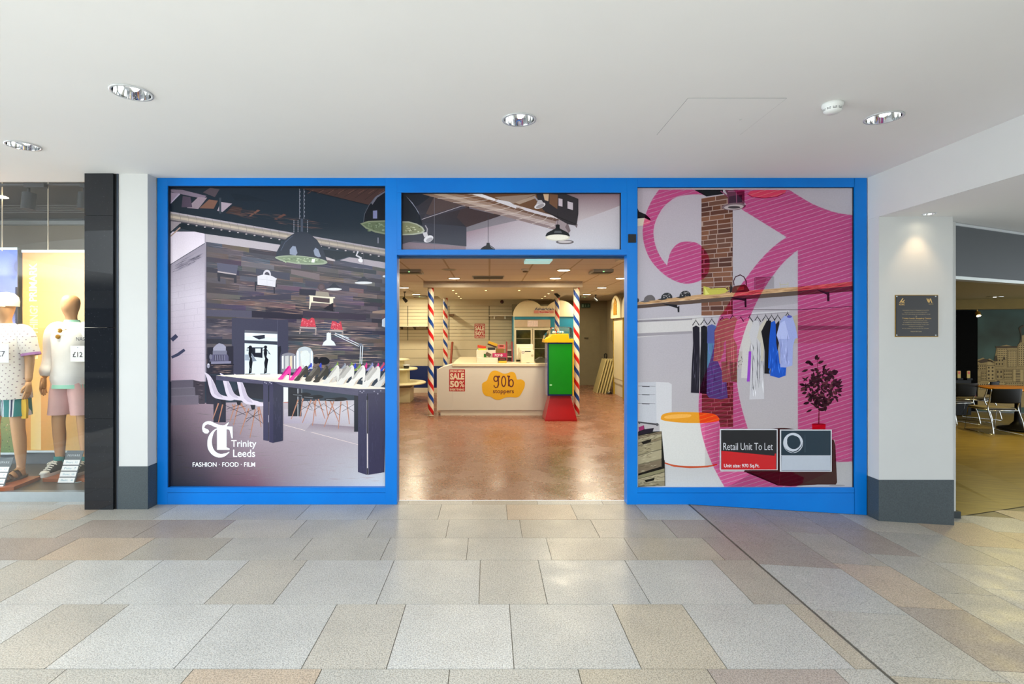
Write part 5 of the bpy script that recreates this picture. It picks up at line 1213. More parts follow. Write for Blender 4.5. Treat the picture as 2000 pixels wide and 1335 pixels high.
# wall things: chair+cushion, white bag on stool, bag on white bench, red bags
A.up()
A.poly([(445,702),(625,722),(612,797),(455,772)],'#4e4d60'); A.poly([(452,770),(612,795),(608,805),(452,782)],'#a3969a'); A.poly([(448,783),(612,806),(612,870),(590,870),(590,830),(475,815),(475,860),(455,855)],'#2c2b36')
A.poly([(765,860),(950,880),(950,905),(935,905),(935,960),(925,960),(922,905),(778,893),(775,940),(765,938)],'#272834'); A.ell(868,800,33,40,'#bdb8c2'); A.up(); A.ell(868,808,22,30,'#3f3b48'); A.poly([(788,812),(840,800),(905,810),(952,835),(942,850),(938,905),(788,885)],'#c8c4cc'); A.line([(800,838),(935,855)],2,'#9e9aa4'); A.line([(868,815),(868,895)],1.5,'#a8a4ae')
A.poly([(1220,975),(1440,990),(1440,1000),(1425,1000),(1425,1050),(1405,1100),(1395,1100),(1400,1045),(1240,1035),(1230,1090),(1222,1090),(1228,985)],'#d3cbb8'); A.up(); A.poly([(1255,990),(1395,1002),(1395,1040),(1255,1025)],'#4a3c40'); A.ell(1325,905,30,30,'#4f4044'); A.poly([(1280,940),(1385,950),(1395,990),(1275,980)],'#8d8378'); A.up(); A.ell(1325,908,19,20,'#5a4a50')
A.poly([(1415,1040),(1425,1040),(1425,1110),(1340,1090)],'#211d28'); 
for (x0,x1,y0) in ((1150,1280,1160),(1402,1505,1185)):
    A.poly([(x0,y0+75),(x0+12,y0+5),(x0+45,y0+12),(x0+65,y0+28),(x0+95,y0+2),(x1-15,y0+10),(x1,y0+82)],'#b8404e'); A.poly([(x0-10,y0+80),(x1+8,y0+86),(x1,y0+98),(x0,y0+92)],'#a79a98'); A.poly([(x0-8,y0+96),(x0+6,y0+96),(x0-2,y0+140),(x0-12,y0+140)],'#8b7e7c'); A.poly([(x1-8,y0+98),(x1+6,y0+98),(x1+2,y0+150),(x1-10,y0+150)],'#8b7e7c')
    A.up()
    for k in range(22): A.ell(random.uniform(x0+12,x1-12),random.uniform(y0+22,y0+78),4,5,random.choice(['#d08088','#8f2c3c','#c96a74']),n=6)
# flat pendant lamps
for (cx,cy,w) in ((1432,922,66),(1680,868,74)):
    A.poly([(cx-w,cy),(cx-w*.3,cy-35),(cx-10,cy-50),(cx+10,cy-50),(cx+w*.3,cy-35),(cx+w,cy)],'#2a2c38'); A.ell(cx,cy+2,w,11,'#c9c8cc'); A.line([(cx,cy-50),(cx,cy-270)],2,'#4a4650')
A.ell(1856,815,16,9,'#c9c8cc'); A.poly([(1836,1180),(1866,1160),(1866,1245),(1834,1235)],'#b8bcc4'); A.poly([(1755,1110),(1866,1095),(1866,1130),(1755,1125)],'#8a7468'); A.poly([(1820,1080),(1866,1035),(1866,1095)],'#4a3c3c')
A.line([(1635,605),(1620,640),(1665,665)],14,'#b8b4bc'); A.ell(1655,682,20,16,'#d4d0d6',rot=30)
# big pendant lamp
A.up()
for dx in (1143,1180): 
    for k in range(15): A.ell(dx+(k%2)*3-1,88+k*17,5 if k%2 else 2.5,9,'#7e8290',n=8)
for dx in (1095,1130,1210): 
    for k in range(7): A.ell(dx,350+k*15,4,6,'#787a86',n=8)
A.rect(1152,330,1172,450,'#3c4250')
A.poly([(940,655),(950,610),(985,545),(1040,490),(1085,462),(1110,445),(1150,440),(1200,445),(1235,465),(1290,510),(1340,590),(1362,650),(1376,700),(1330,712),(1160,700),(1000,680)],'#262b38'); A.up()
A.poly([(1060,590),(1085,560),(1110,565),(1125,620),(1110,640),(1060,630)],'#7f869a'); A.poly([(1260,600),(1275,575),(1300,590),(1322,650),(1300,655),(1270,640)],'#7f869a'); A.line([(985,600),(1020,530),(1085,475)],5,'#434a5c')
A.poly(spline([(937,655),(1000,642),(1100,640),(1230,652),(1340,675),(1377,700),(1330,717),(1200,718),(1080,706),(980,682)],5,True),'#8d9682'); A.up()
A.poly(spline([(960,658),(1020,650),(1100,648),(1220,658),(1320,678),(1350,698),(1300,706),(1190,706),(1080,694),(1000,676)],5,True),'#74826a'); A.up()
rnd=random.Random(9)
for k in range(40): A.ell(rnd.uniform(1010,1320),rnd.uniform(662,698),rnd.uniform(5,18),rnd.uniform(2,6),rnd.choice(['#94a082','#5c6a50','#a8b498']),n=7)
A.poly([(1248,668),(1272,672),(1268,700),(1242,698)],'#dfe6d8')
# second big lamp at right edge
A.poly([(1680,360),(1690,290),(1725,220),(1780,150),(1868,100),(1868,360),(1800,350)],'#10131b'); A.line([(1680,360),(1690,290),(1725,220),(1780,150),(1866,100)],5,'#4a4e5a'); A.poly([(1745,200),(1790,140),(1868,95),(1868,105),(1795,155),(1755,215)],'#5c5a66')
A.up(); A.poly([(1652,372),(1720,350),(1868,345),(1868,465),(1780,448),(1700,415)],'#70765f'); A.up(); A.poly([(1672,378),(1730,362),(1868,358),(1868,452),(1790,436),(1710,405)],'#535d46'); A.poly([(1760,265),(1795,262),(1795,330),(1760,330)],'#6e6f94')
for k in range(26): A.ell(rnd.uniform(1720,1855),rnd.uniform(372,435),rnd.uniform(4,13),rnd.uniform(3,7),rnd.choice(['#7c8870','#46523a','#6a765c']),n=7)
A.rect(1797,490,1808,538,'#6a6a78')
# dark doorway in the wall
A.poly([(572,1165),(1046,1182),(1046,1660),(572,1660)],'#3d3c4d'); A.up()
A.poly([(680,1266),(955,1280),(955,1660),(680,1660)],'#c9d3dc'); A.up(); A.poly([(680,1266),(955,1280),(955,1300),(680,1290)],'#5c5c66'); A.poly([(690,1290),(950,1306),(950,1330),(690,1318)],'#e1e8ee')
A.line([(957,1185),(957,1660)],3,'#555366')
# ------- lower half
A.T=Z4; A.up()
A.poly([(740,25),(850,15),(850,45),(800,55)],'#2a2c38'); A.poly([(680,60),(955,70),(955,100),(680,85)],'#3a3d4a'); A.poly([(705,120),(830,120),(830,210),(760,200)],'#20212c'); A.rect(770,130,815,165,'#c8d0d8'); A.poly([(682,180),(720,180),(720,230),(682,230)],'#8d94a2')
# typewriter and shelf
A.poly([(365,120),(585,110),(585,345),(365,345)],'#2a2833'); streaks([(362,265),(585,265),(585,340),(362,335)],30,['#6f5c58','#4a3c40','#83706a'],30,(3,6),(30,120)); A.up()
A.poly([(415,125),(440,100),(465,85),(500,95),(522,115),(522,150),(415,150)],'#8f8c9e'); A.poly([(412,148),(530,148),(530,180),(412,180)],'#6c6a7c'); A.poly([(395,190),(410,180),(535,180),(545,200),(545,240),(385,240)],'#55526a'); A.poly([(398,240),(565,236),(565,256),(398,260)],'#77748a')
for k in range(6): A.line([(430+k*15,185),(425+k*16,235)],3,'#1d1c26'); A.line([(436+k*15,188),(432+k*16,230)],2,'#a9a6b4')
A.ell(395,200,12,22,'#6c6a7c'); A.rect(365,262,590,270,'#1f1d28'); A.ell(375,275,12,20,'#8f8c9e'); A.ell(376,262,9,4,'#cfcbd4')
# figures (abstract metal sculptures)
def sculpt(dx,f=1):
    c='#15161e'; X=lambda v:dx+v*f
    A.ell(X(0),118,14,13,c); A.poly([(X(-12),130),(X(10),130),(X(14),170),(X(8),200),(X(24),225),(X(8),260),(X(0),300),(X(-2),340),(X(-14),340),(X(-8),290),(X(-12),250),(X(-4),215),(X(-16),175)],c); A.poly([(X(8),240),(X(22),225),(X(14),280),(X(10),335),(X(-2),338),(X(2),290)],c); A.line([(X(-10),140),(X(-30),150),(X(-26),125),(X(0),112)],6,c); A.line([(X(10),140),(X(40),180),(X(20),170)],5,c); A.rect(X(-45*f) if f>0 else X(45),342,X(40*f) if f>0 else X(-40),350,c)
sculpt(728,1); sculpt(856,1); A.poly([(960,115),(985,108),(988,150),(975,200),(972,345),(960,345)],'#23242e')
A.poly([(735,165),(782,235),(745,240)],'#767c8a')
# desk lamp
A.up(); A.poly([(1332,105),(1345,75),(1368,58),(1370,0),(1405,0),(1408,58),(1432,75),(1447,105)],'#cdd2d8'); A.rect(1370,25,1405,30,'#9aa0aa'); A.rect(1370,38,1405,41,'#9aa0aa')
A.line([(1440,0),(1650,98)],6,'#c4c9d0'); A.line([(1436,14),(1640,112)],6,'#c4c9d0'); A.ell(1655,100,16,14,'#6c707c'); A.line([(1655,110),(1650,262)],7,'#c4c9d0'); A.line([(1674,105),(1664,262)],7,'#c4c9d0')
A.T=Z3; A.line([(1460,1300),(1560,1335)],6,'#c4c9d0'); A.poly([(1370,1335),(1370,1300),(1385,1285),(1400,1300),(1405,1335)],'#cdd2d8'); A.T=Z4
# domes
A.poly(spline([(988,200),(1000,178),(1050,165),(1100,178),(1114,200)],5)+[(1114,330),(988,330)],'#7c7a84'); A.poly(spline([(1113,170),(1135,130),(1185,114),(1235,130),(1256,170)],5)+[(1258,270),(1240,300),(1113,300)],'#aeb4ba'); A.up()
for x0,x1,c in ((994,1008,'#d5d9dc'),(1020,1050,'#b5b4b4'),(1060,1080,'#c9b8a0'),(1096,1106,'#dfe3e6'),(1120,1134,'#e9eef0'),(1150,1170,'#c3bfb6'),(1180,1215,'#d8dcdd'),(1236,1250,'#e9eef0')): A.poly([(x0,195 if x0<1110 else 150),(x1,190 if x0<1110 else 150),(x1,300),(x0,300)],c)
A.poly([(1165,150),(1200,145),(1230,175),(1225,270),(1160,270),(1150,180)],'#c9ccca'); A.ell(1345,235,50,33,'#15151d'); A.ell(1280,230,24,30,'#1d1c24')
# floor
A.up()
A.grid([(58,590),(330,588),(330,930),(58,930)],['#6a5864','#84707c','#5f505c','#3a3440'],6,6)
A.grid([(330,588),(760,580),(760,930),(330,930)],['#84707c','#9a8e96','#8a7a84','#5f505c'],6,6)
A.grid([(760,580),(1868,560),(1868,930),(760,930)],['#9a8e96','#b5b0b6','#a39ca4','#8a7a84'],8,6)
A.grid([(58,930),(330,930),(330,1290),(58,1290)],['#3a3440','#5f505c','#33303c','#1f2530'],6,6)
A.grid([(330,930),(760,930),(760,1290),(330,1290)],['#5f505c','#8a7a84','#6a4a58','#33303c'],6,6)
A.grid([(760,930),(1868,930),(1868,1290),(760,1290)],['#8a7a84','#a39ca4','#b9bec6','#6a4a58'],10,6)
rnd=random.Random(33)
for k in range(150):
    x=rnd.uniform(80,1840); y=rnd.uniform(620,1270); g_=.30+.35*x/1868-(0.12 if x<600 and y>900 else 0); 
    L=rnd.uniform(40,160)
    if x+L<1860: A.line([(x,y),(x+L/2,y+rnd.uniform(-3,3)),(x+L,y)],[0,rnd.uniform(2,6),0],(g_*g_*1.02,g_*g_*.86,g_*g_*.92))
A.line([(1005,770),(1640,940)],3,'#d5c3bb'); A.line([(1640,965),(1720,1000)],3,'#c9bdbb'); A.grid([(1240,760),(1640,790),(1620,850),(1180,830)],['#83757f','#7a6d77','#a39aa2','#9a9098'],4,3)
A.grid([(1010,640),(1640,600),(1640,760),(1010,760)],['#a79ea6','#bcb6bc','#a8a2aa','#94899a'],5,4)
# stairs
A.up()
for (x1,y0,y1,c) in ((248,393,458,'#5a5360'),(265,458,525,'#615a66'),(292,525,600,'#665d6a')): A.poly([(62,y0+6),(x1,y0),(x1,y1),(62,y1+8)],c); A.line([(62,y0+6),(x1,y0)],3,'#7a7280')
A.poly([(248,395),(345,415),(345,595),(296,595),(292,525),(265,520),(262,458),(248,456)],'#3c3640'); streaks([(250,400),(340,420),(340,580),(300,580),(268,470)],20,['#5c5058','#2a252e'],41,(3,6),(20,60))
A.line([(66,60),(110,20)],34,'#3e4058'); A.line([(66,205),(120,180),(175,140)],[22,26,24],'#3e4058')
A.poly([(352,590),(440,590),(440,400),(352,335)],'#2f2c3a') if False else None
# black leg & panel behind chairs
A.poly([(358,350),(440,360),(440,600),(358,595)],'#2b2936'); A.poly([(700,400),(840,425),(840,560),(560,520)],'#23232e'); A.poly([(1006,455),(1045,458),(1045,575),(1006,580)],'#cfd4d8'); A.line([(1006,583),(1045,583)],6,'#b0604a'); A.poly([(1045,455),(1120,462),(1120,700),(1045,700)],'#1b1d26'); A.poly([(1120,465),(1158,468),(1158,700),(1120,700)],'#262833'); A.line([(1128,468),(1128,700)],5,'#c3c8cc'); A.line([(1160,468),(1160,560)],3,'#9aa0a8'); A.poly([(1600,520),(1635,530),(1635,830),(1600,830)],'#1f212b'); A.poly([(418,560),(522,560),(522,750),(418,750)],'#262634')
A.up()
# wooden chair legs and black struts
def wleg(a,b,w=(6,11)): A.line([a,b],[w[0],w[1]] if False else [w[1],w[0]],'#a0705c')
for s_ in (((460,590),(412,725)),((498,590),(460,750)),((575,600),(600,640)),((600,600),(555,745)),((628,605),(585,775)),((650,590),(700,690)),((715,635),(640,855)),((770,640),(724,882)),((790,625),(818,790)),((800,620),(838,760)),((640,600),(690,640))): wleg(*s_)
for s_ in (((1130,560),(1072,722)),((1170,550),(1145,710)),((1240,560),(1165,755)),((1280,560),(1250,778)),((1300,555),(1355,720)),((1262,570),(1280,700)),((1360,570),(1380,700)),((1430,575),(1348,790)),((1490,575),(1468,805)),((1400,570),(1470,745)),((1540,570),(1560,765))): wleg(*s_)
for s_ in (((480,590),(690,690)),((530,640),(640,600)),((560,650),(700,610)),((600,700),(760,640)),((690,720),(820,680)),((700,660),(835,760)),((690,750),(800,650)),((1130,600),(1250,650)),((1150,650),(1260,580)),((1250,590),(1350,650)),((1260,650),(1350,590)),((1350,600),(1480,690)),((1380,690),(1500,600)),((1500,600),(1600,660)),((1500,660),(1600,600)),((1200,560),(1250,640)),((1060,620),(1180,570))): A.line(list(s_),3.2,'#1b1c26')
# chairs
A.up()
for dx,dy in ((0,0),(130,5),(250,12)):
    q=[(342,332),(372,345),(400,375),(430,430),(455,490),(485,520),(530,532),(570,545),(590,560),(560,568),(500,560),(450,552),(415,535),(395,505),(378,440),(360,370)]
    if dx==250: q=[(x if x<485 else x+12,y) for x,y in q]
    A.poly(spline([(x+dx,y*1.0+dy+(0 if dx<200 else (y-332)*.15)) for x,y in q],4,True),'#c3b8c6'); A.up(); A.poly([(x+dx,y+dy+(0 if dx<200 else (y-332)*.15)) for x,y in [(395,375),(425,430),(450,490),(485,522),(500,545),(455,535),(425,510),(405,450)]],'#ada1b3')
    A.poly([(x+dx,y+dy+(0 if dx<200 else 30)) for x,y in [(478,562),(520,562),(515,600),(490,600)]],'#1d1d28')
for (x0,x1,y) in ((1072,1240,520),(1165,1345,540),(1350,1545,560)): A.poly(spline([(x0,y-8),(x0+60,y-12),(x1-40,y-20),(x1,y-5),(x1-30,y+10),(x0+70,y+14),(x0+20,y+10)],4,True),'#14151d'); A.line([(x0+15,y-2),(x0+90,y+4)],5,'#6c707a')
# table
A.up()
A.poly([(440,355),(600,350),(980,345),(1868,460),(1868,470),(1640,470),(900,408)],'#d9cdbf'); A.grid([(600,352),(970,348),(1300,400),(900,400)],['#e2d8cc','#e6ddd2','#d3c6b8','#d0c2b4'],3,2)
A.poly([(440,358),(880,405),(1640,470),(1868,472),(1868,535),(1640,528),(940,440),(440,395)],'#4a475c'); A.up()
for k in range(60):
    t_=rnd.random(); x=450+1180*t_; y=362+110*t_+rnd.uniform(2,30); A.line([(x,y),(x+30,y+3)],1.5,rnd.choice(['#5c5870','#3a374a']))
A.poly([(837,400),(882,405),(882,908),(837,900)],'#3a3850'); A.poly([(886,405),(920,410),(922,925),(886,915)],'#33314a'); A.poly([(920,410),(1003,445),(1003,905),(922,922)],'#2a2a3e'); A.line([(881,440),(881,905)],5,'#1a1a28'); A.line([(881,690),(881,750)],4,'#a9a4b4')
A.poly([(1635,495),(1705,480),(1708,1192),(1633,1168)],'#35334a'); A.poly([(1718,478),(1868,470),(1855,1170),(1720,1192)],'#322f46'); A.line([(1713,480),(1713,1190)],7,'#15141e'); A.line([(1713,845),(1713,1135)],7,'#c9bfc0'); A.poly([(1635,480),(1868,470),(1868,500),(1635,512)],'#3f3d52')
A.up()
for x,y in ((850,415),(862,422),(893,415),(905,424),(1652,490),(1668,500),(1682,488),(1770,490),(1800,510),(1825,486)): A.ell(x,y,6,6,'#807c90',n=10)
for k in range(110):
    x=rnd.choice([rnd.uniform(925,995),rnd.uniform(1640,1700),rnd.uniform(1725,1845)]); y=rnd.uniform(520,1140 if x>1600 else 880); A.line([(x,y),(x+rnd.uniform(-1,1),y+rnd.uniform(10,60))],1.4,rnd.choice(['#45435c','#252337']))
# shoes
def heel(x,y,s,c,dark,ins='#b9a898'):
    # side-on court shoe with its heel to the right; x,y = toe on the table
    P=lambda q:[(x+a*s,y-b*s) for a,b in q]
    A.poly(spline(P([(0,6),(14,22),(40,52),(70,92),(92,122),(108,128),(118,110),(118,78),(106,60),(94,52),(80,40),(62,14),(40,1),(12,0)]),4,True),c)
    A.poly(P([(100,64),(119,80),(116,50),(108,0),(100,0),(104,40)]),c)
    A.up(); A.poly(spline(P([(36,44),(62,84),(88,116),(100,120),(96,104),(72,74),(52,48)]),4,True),dark); A.poly(P([(58,26),(82,50),(66,16),(46,2)]),ins)
rowb=[(1190,285,.42,'#2f3fae'),(1270,285,.42,'#2f3fae'),(1350,285,.42,'#57504c'),(1400,290,.5,'#7a9048'),(1470,292,.45,'#8b8f98'),(1520,292,.5,'#7a9048'),(1560,288,.42,'#2f3fae'),(1600,290,.42,'#7a9048'),(1650,288,.45,'#c23a78'),(1700,288,.45,'#7d7fa8'),(1750,290,.45,'#c23a78'),(1790,292,.5,'#c23a60'),(1815,292,.45,'#2f3fae')]
for x,y,s_,c in rowb: heel(x,y+28,s_*1.15,c,'#5a5a6a')
A.up()
for x,y,s_,c,d in ((1185,395,.85,'#4b4640','#6b655c'),(1395,415,.9,'#b9b2ac','#8f8a86'),(1440,400,1.0,'#a9a39e','#8f8a86'),(1660,400,.95,'#b4aeaa','#8f8a86')): heel(x,y,s_,c,d)
A.up(); A.up()
for x,y,s_,c,d in ((1050,398,.93,'#d0388c','#a82070'),(960,392,.92,'#d83c90','#b02478')): heel(x,y,s_,c,d); A.up();A.up()
for x,y,s_,c,d in ((1095,402,1.0,'#3c3834','#58524c'),(1190,408,1.05,'#45403c','#5e5852'),(1255,415,1.1,'#37332f','#58524c'),(1335,425,1.2,'#c9c4be','#a8a39e'),(1450,435,1.28,'#cdc8c3','#a8a39e'),(1535,445,1.35,'#d0cbc6','#aaa5a0'),(1655,458,1.4,'#cfcac5','#a8a39e'),(1765,455,1.3,'#c4bfba','#a09b96')):
    heel(x,y,s_,c,d); A.up();A.up()
# emblem: a blackletter T and the lettering
wl='#eef2f4'
A.poly(spline([(322,800),(330,765),(355,745),(395,742),(440,762),(480,775),(510,775),(540,752),(545,756),(530,785)],5)+[(578,786),(580,885),(570,885),(562,850),(552,812),(530,808),(500,805),(470,800),(430,790),(400,775),(370,765),(350,775),(340,795),(352,802),(375,812),(382,830),(368,845),(345,843),(328,828)],wl)
A.poly([(448,790),(528,800),(528,960),(555,972),(552,982),(448,982),(448,830)],wl)
A.poly(spline([(455,800),(425,830),(408,880),(405,930),(425,985),(470,1015),(520,1010),(550,998),(545,1010),(505,1040),(455,1045),(405,1020),(372,970),(368,905),(385,855),(420,815)],5,True),wl)
A.text('Trinity',567,900,778,975,wl,.006); A.text('Leeds',583,980,768,1042,wl,.006)
A.text('FASHION · FOOD · FILM',242,1086,768,1124,wl,.012)
g1=A.build('window_graphic',M_print); tag(g1,'printed window graphic of a shoe showroom with Trinity Leeds lettering, left window','window graphic')
# ---------------- middle transom graphic
A=Art(PY); A.T=(770,340,4.2553); A.clip=(785.3,378,1211.3,488.3)
A.grid([(60,155),(1885,155),(1885,628),(60,628)],['#2a2c34','#8a7078','#c0bcc4','#3a3844'],12,6); A.up()
A.grid([(595,480),(1260,330),(1260,628),(595,628)],['#86707a','#b4a9b0','#bdbac2','#a59aa6'],6,4)
A.grid([(1260,340),(1885,200),(1885,628),(1260,628)],['#aaa0a8','#b3a8ae','#b9b6be','#c0bec6'],6,5); A.grid([(1500,155),(1885,155),(1885,260),(1500,400)],['#7a6066','#836870','#9a868c','#b3a8ac'],4,4)
A.grid([(62,560),(595,600),(595,628),(62,628)],['#6d5c66','#7f6c74','#8a7880','#776872'],3,1)
A.up()
A.grid([(60,160),(640,160),(600,440),(60,560)],['#2c2e36','#3a2c2a','#2a2830','#353641'],6,4); A.poly([(60,390),(600,435),(600,600),(160,555),(60,580)],'#34343e'); A.poly([(600,440),(900,340),(830,330),(560,270),(520,360)],'#3b2e30')
A.grid([(600,155),(1240,155),(1440,420),(830,330)],['#5a3c2e','#6b4a34','#4a342c','#7a5638'],6,4)
A.up()
for q,c in (([(340,170),(520,200),(640,265),(240,375)],'#4a3c3c'),([(830,190),(1180,165),(980,250)],'#8a7468'),([(1000,235),(1175,175),(1175,200),(1040,250)],'#9a8476'),([(60,170),(330,165),(200,260),(60,300)],'#22242c'),([(60,300),(260,330),(240,372),(600,280),(560,260),(300,340)],'#3a3640')): A.poly(q,c)
A.line([(230,375),(560,265),(640,258)],4,'#a39aa2'); A.line([(333,160),(333,628)],3,'#6a6670'); A.line([(780,330),(780,570)],4,'#38333a')
# duct
def duct(pts,cols):
    for k,(a,b,c) in enumerate(cols):
        n=12
        for i in range(n):
            t0,t1=i/n,(i+1)/n; f=lambda t,u:(pts[0][0]+(pts[1][0]-pts[0][0])*t+(pts[2][0])*u, pts[0][1]+(pts[1][1]-pts[0][1])*t+(pts[2][1]+pts[3]*t)*u)
            A.poly([f(t0,a),f(t1,a),f(t1,b),f(t0,b)],c)
A.up(); duct([(640,155),(1440,385),(-20,85),10],[(0,.22,'#b8a6a0'),(.22,.45,'#6a4a38'),(.45,.7,'#4f3a34'),(.7,1,'#7c6458')]) if False else None
A.begin()
for a,b,c,c2 in ((0,.15,'#b7a49c','#c9c0c4'),(.15,.35,'#6f4f3c','#5c4640'),(.35,.55,'#8c6e5a','#8f7c78'),(.55,.8,'#a8907e','#a8989a'),(.8,1,'#7d6456','#857478')):
    n=14
    for i in range(n):
        t0,t1=i/n,(i+1)/n
        top=lambda t:(640+790*t,150+225*t); bot=lambda t:(230+1110*t,165+300*t)
        mixp=lambda p,q,u:(p[0]+(q[0]-p[0])*u,p[1]+(q[1]-p[1])*u)
        cc=tuple(x*(1-t0)+y*t0 for x,y in zip(lin(c),lin(c2)))
        A.poly([mixp(top(t0),bot(t0),a),mixp(top(t1),bot(t1),a),mixp(top(t1),bot(t1),b),mixp(top(t0),bot(t0),b)],cc)
A.end()
for i in range(17):
    t_=i/17; p=(640+790*t_,150+225*t_); q=(230+1110*t_,165+300*t_); m=((p[0]+q[0])/2+30,(p[1]+q[1])/2+8)
    if p[1]>158: A.line([p,m,q],3,'#8a7470' if i%2 else '#c9bcb6')
A.poly([(640,157),(720,157),(840,205),(835,222),(760,200)],'#d8d0d4'); A.poly([(860,210),(960,230),(1020,270),(1010,285),(850,230)],'#c3bcc2'); A.poly([(1080,275),(1240,325),(1300,360),(1260,350),(1080,300)],'#bdb4bc')
A.poly([(1350,385),(1430,380),(1465,470),(1450,490),(1370,470),(1330,430)],'#8f8084'); A.poly([(1440,400),(1465,470),(1450,488),(1420,440)],'#6c5c60')
# dark beam with lit windows
A.poly([(1180,160),(1420,160),(1530,205),(1530,330),(1515,430),(1440,415),(1240,300),(1200,240)],'#2e2a2e'); A.up(); A.poly([(1238,165),(1285,165),(1280,225),(1250,215)],'#c3a184'); A.poly([(1290,165),(1360,170),(1355,290),(1290,245)],'#6a4a38'); A.poly([(1365,200),(1398,208),(1398,270),(1365,262)],'#b9aab4'); A.poly([(1440,225),(1485,238),(1485,298),(1440,285)],'#b4a8b0'); A.line([(1250,310),(1520,420)],5,'#1c191c'); A.poly([(1500,425),(1525,415),(1515,448)],'#6a5c60')
A.ell(1210,262,48,22,'#c9c3c6',rot=-20); A.poly([(1180,250),(1195,215),(1225,215),(1245,250)],'#aaa3a8'); A.line([(1165,185),(1195,225)],12,'#8f888e'); A.up(); A.ell(1212,266,36,14,'#8d868a',rot=-20)
# lamps
def pend(cx,cy,w,h,lit): 
    A.poly(spline([(cx-w,cy+h*.5),(cx-w*.85,cy+h*.1),(cx-w*.4,cy-h*.25),(cx-w*.17,cy-h*.45),(cx-w*.15,cy-h*.85),(cx+w*.15,cy-h*.85),(cx+w*.17,cy-h*.45),(cx+w*.4,cy-h*.25),(cx+w*.85,cy+h*.1),(cx+w,cy+h*.5)],4)+[(cx,cy+h*.65)],'#16181a')
pend(1358,480,102,70,1); A.line([(1358,320),(1358,425)],3,'#1c1a1e'); A.ell(1418,563,75,18,'#5c5456'); A.up(); A.ell(1358,527,102,27,'#c9c3b6'); A.up(); A.ell(1358,525,88,20,'#ddd8cc'); A.ell(1418,562,58,10,'#b8aeb0'); A.poly([(1335,470),(1385,470),(1395,490),(1325,490)],'#4a4c50')
A.poly([(712,628),(735,605),(765,590),(768,570),(792,570),(796,590),(822,605),(842,628)],'#17181c'); A.poly([(795,598),(815,605),(830,622),(815,615)],'#8a868c')
A.poly([(64,165),(100,185),(150,240),(195,310),(225,380),(235,425),(180,410),(64,395)],'#1c2028'); A.up(); A.poly([(98,182),(150,235),(200,310),(228,385),(216,350),(180,285),(130,220)],'#8c90a4'); A.poly([(64,392),(120,392),(190,412),(238,440),(255,470),(235,492),(160,505),(64,508)],'#9a9c8c'); A.up(); A.poly([(64,400),(120,402),(185,420),(225,445),(240,468),(220,482),(150,494),(64,498)],'#77785c')
for k in range(22): A.ell(rnd.uniform(80,215),rnd.uniform(425,480),rnd.uniform(5,14),rnd.uniform(3,8),rnd.choice(['#b0b096','#5c5c44','#9c9a7c']),n=7)
A.line([(258,425),(275,455),(270,500)],10,'#8f8a92'); A.poly([(235,485),(270,480),(285,520),(250,525)],'#b5b0b6'); A.ell(285,538,42,26,'#c9c5ca',rot=-25); A.up(); A.ell(292,544,30,15,'#97929a',rot=-25)
g2=A.build('window_graphic',M_print); tag(g2,'printed window graphic of ducts and pendant lamps above the doorway','window graphic')
# ---------------- right window graphic: clothes rail, brick pier, stool, plant
PR=4.935
A=Art(PR); Z8=(1230,350,4.1723); Z9=(1230,670,3.8149)
A.T=(0,0,1); A.clip=(1243.7,366.6,1665.4,950.4)
A.grid([(1240,364),(1672,364),(1672,580),(1240,580)],['#a79aa4','#a7a2ac','#a6a1ab','#a8a2ab'],8,6)
A.grid([(1240,580),(1672,580),(1672,870),(1240,870)],['#a8a2ab','#a39ca6','#a39c9e','#a49e9f'],8,8)
A.grid([(1240,870),(1672,870),(1672,953),(1240,953)],['#a8a5a6','#a3a0a1','#b9b8b8','#bcbcbc'],6,3); A.up()
A.grid([(1505,900),(1672,895),(1672,953),(1420,953)],['#8f8a8c','#a3a0a1','#a8a6a8','#9c989c'],4,3)
A.T=Z8; A.poly([(525,85),(760,85),(760,120),(625,140),(560,105)],'#16181c')
A.poly([(62,1140),(600,1105),(600,1240),(62,1290)],'#bdb8b8'); A.poly([(62,1255),(510,1235),(510,1255),(62,1280)],'#908a90'); A.poly([(62,1145),(510,1135),(510,1145),(62,1165)],'#8a848a')
A.poly([(1370,1075),(1818,1040),(1818,1335),(1370,1335)],'#9c8f92'); A.poly([(1370,1190),(1818,1195),(1818,1220),(1370,1230)],'#77696e'); A.poly([(1270,1140),(1370,1100),(1370,1335),(1270,1335)],'#a39a8c')
A.grid([(845,1000),(1370,920),(1370,1010),(845,1070)],['#8d868e','#8f8890','#9a949c','#979199'],4,2)
# brick pier
bx0,bx1,by0,by1=584,838,150,1335
def bricks(x0,x1,y0f,y1,n,cols,seed,mort,slope=-.16):
    rnd=random.Random(seed); A.poly([(x0,y0f),(x1,y0f+(x1-x0)*slope),(x1,y1),(x0,y1)],mort); A.begin(); h=(y1-y0f)/n
    for k in range(n):
        sl=slope*(1-k/n*.95); y=y0f+k*h; x=x0+(-40 if k%2 else 0)-rnd.uniform(0,20)
        while x<x1:
            w_=rnd.choice([70,120,150,110]); a=max(x+3,x0); b=min(x+w_-3,x1)
            if b-a>8: A.poly([(a,y+3+(a-x0)*sl),(b,y+3+(b-x0)*sl),(b,y+h-3+(b-x0)*sl),(a,y+h-3+(a-x0)*sl)],rnd.choice(cols))
            x+=w_
    A.end()
bricks(584,838,155,1110,25,['#5f3a2c','#6b4434','#54332a','#744c3a','#603f34','#4c2e28'],51,'#9c847c')
A.poly([(780,85),(838,130),(838,90)],'#9a4a68'); A.line([(838,120),(838,1110)],2,'#4c3430')
A.T=Z9; A.up(); bricks(537,770,290,625,11,['#63503c','#5a4836','#6e5a44','#54412f'],52,'#8a7c68',0.0)
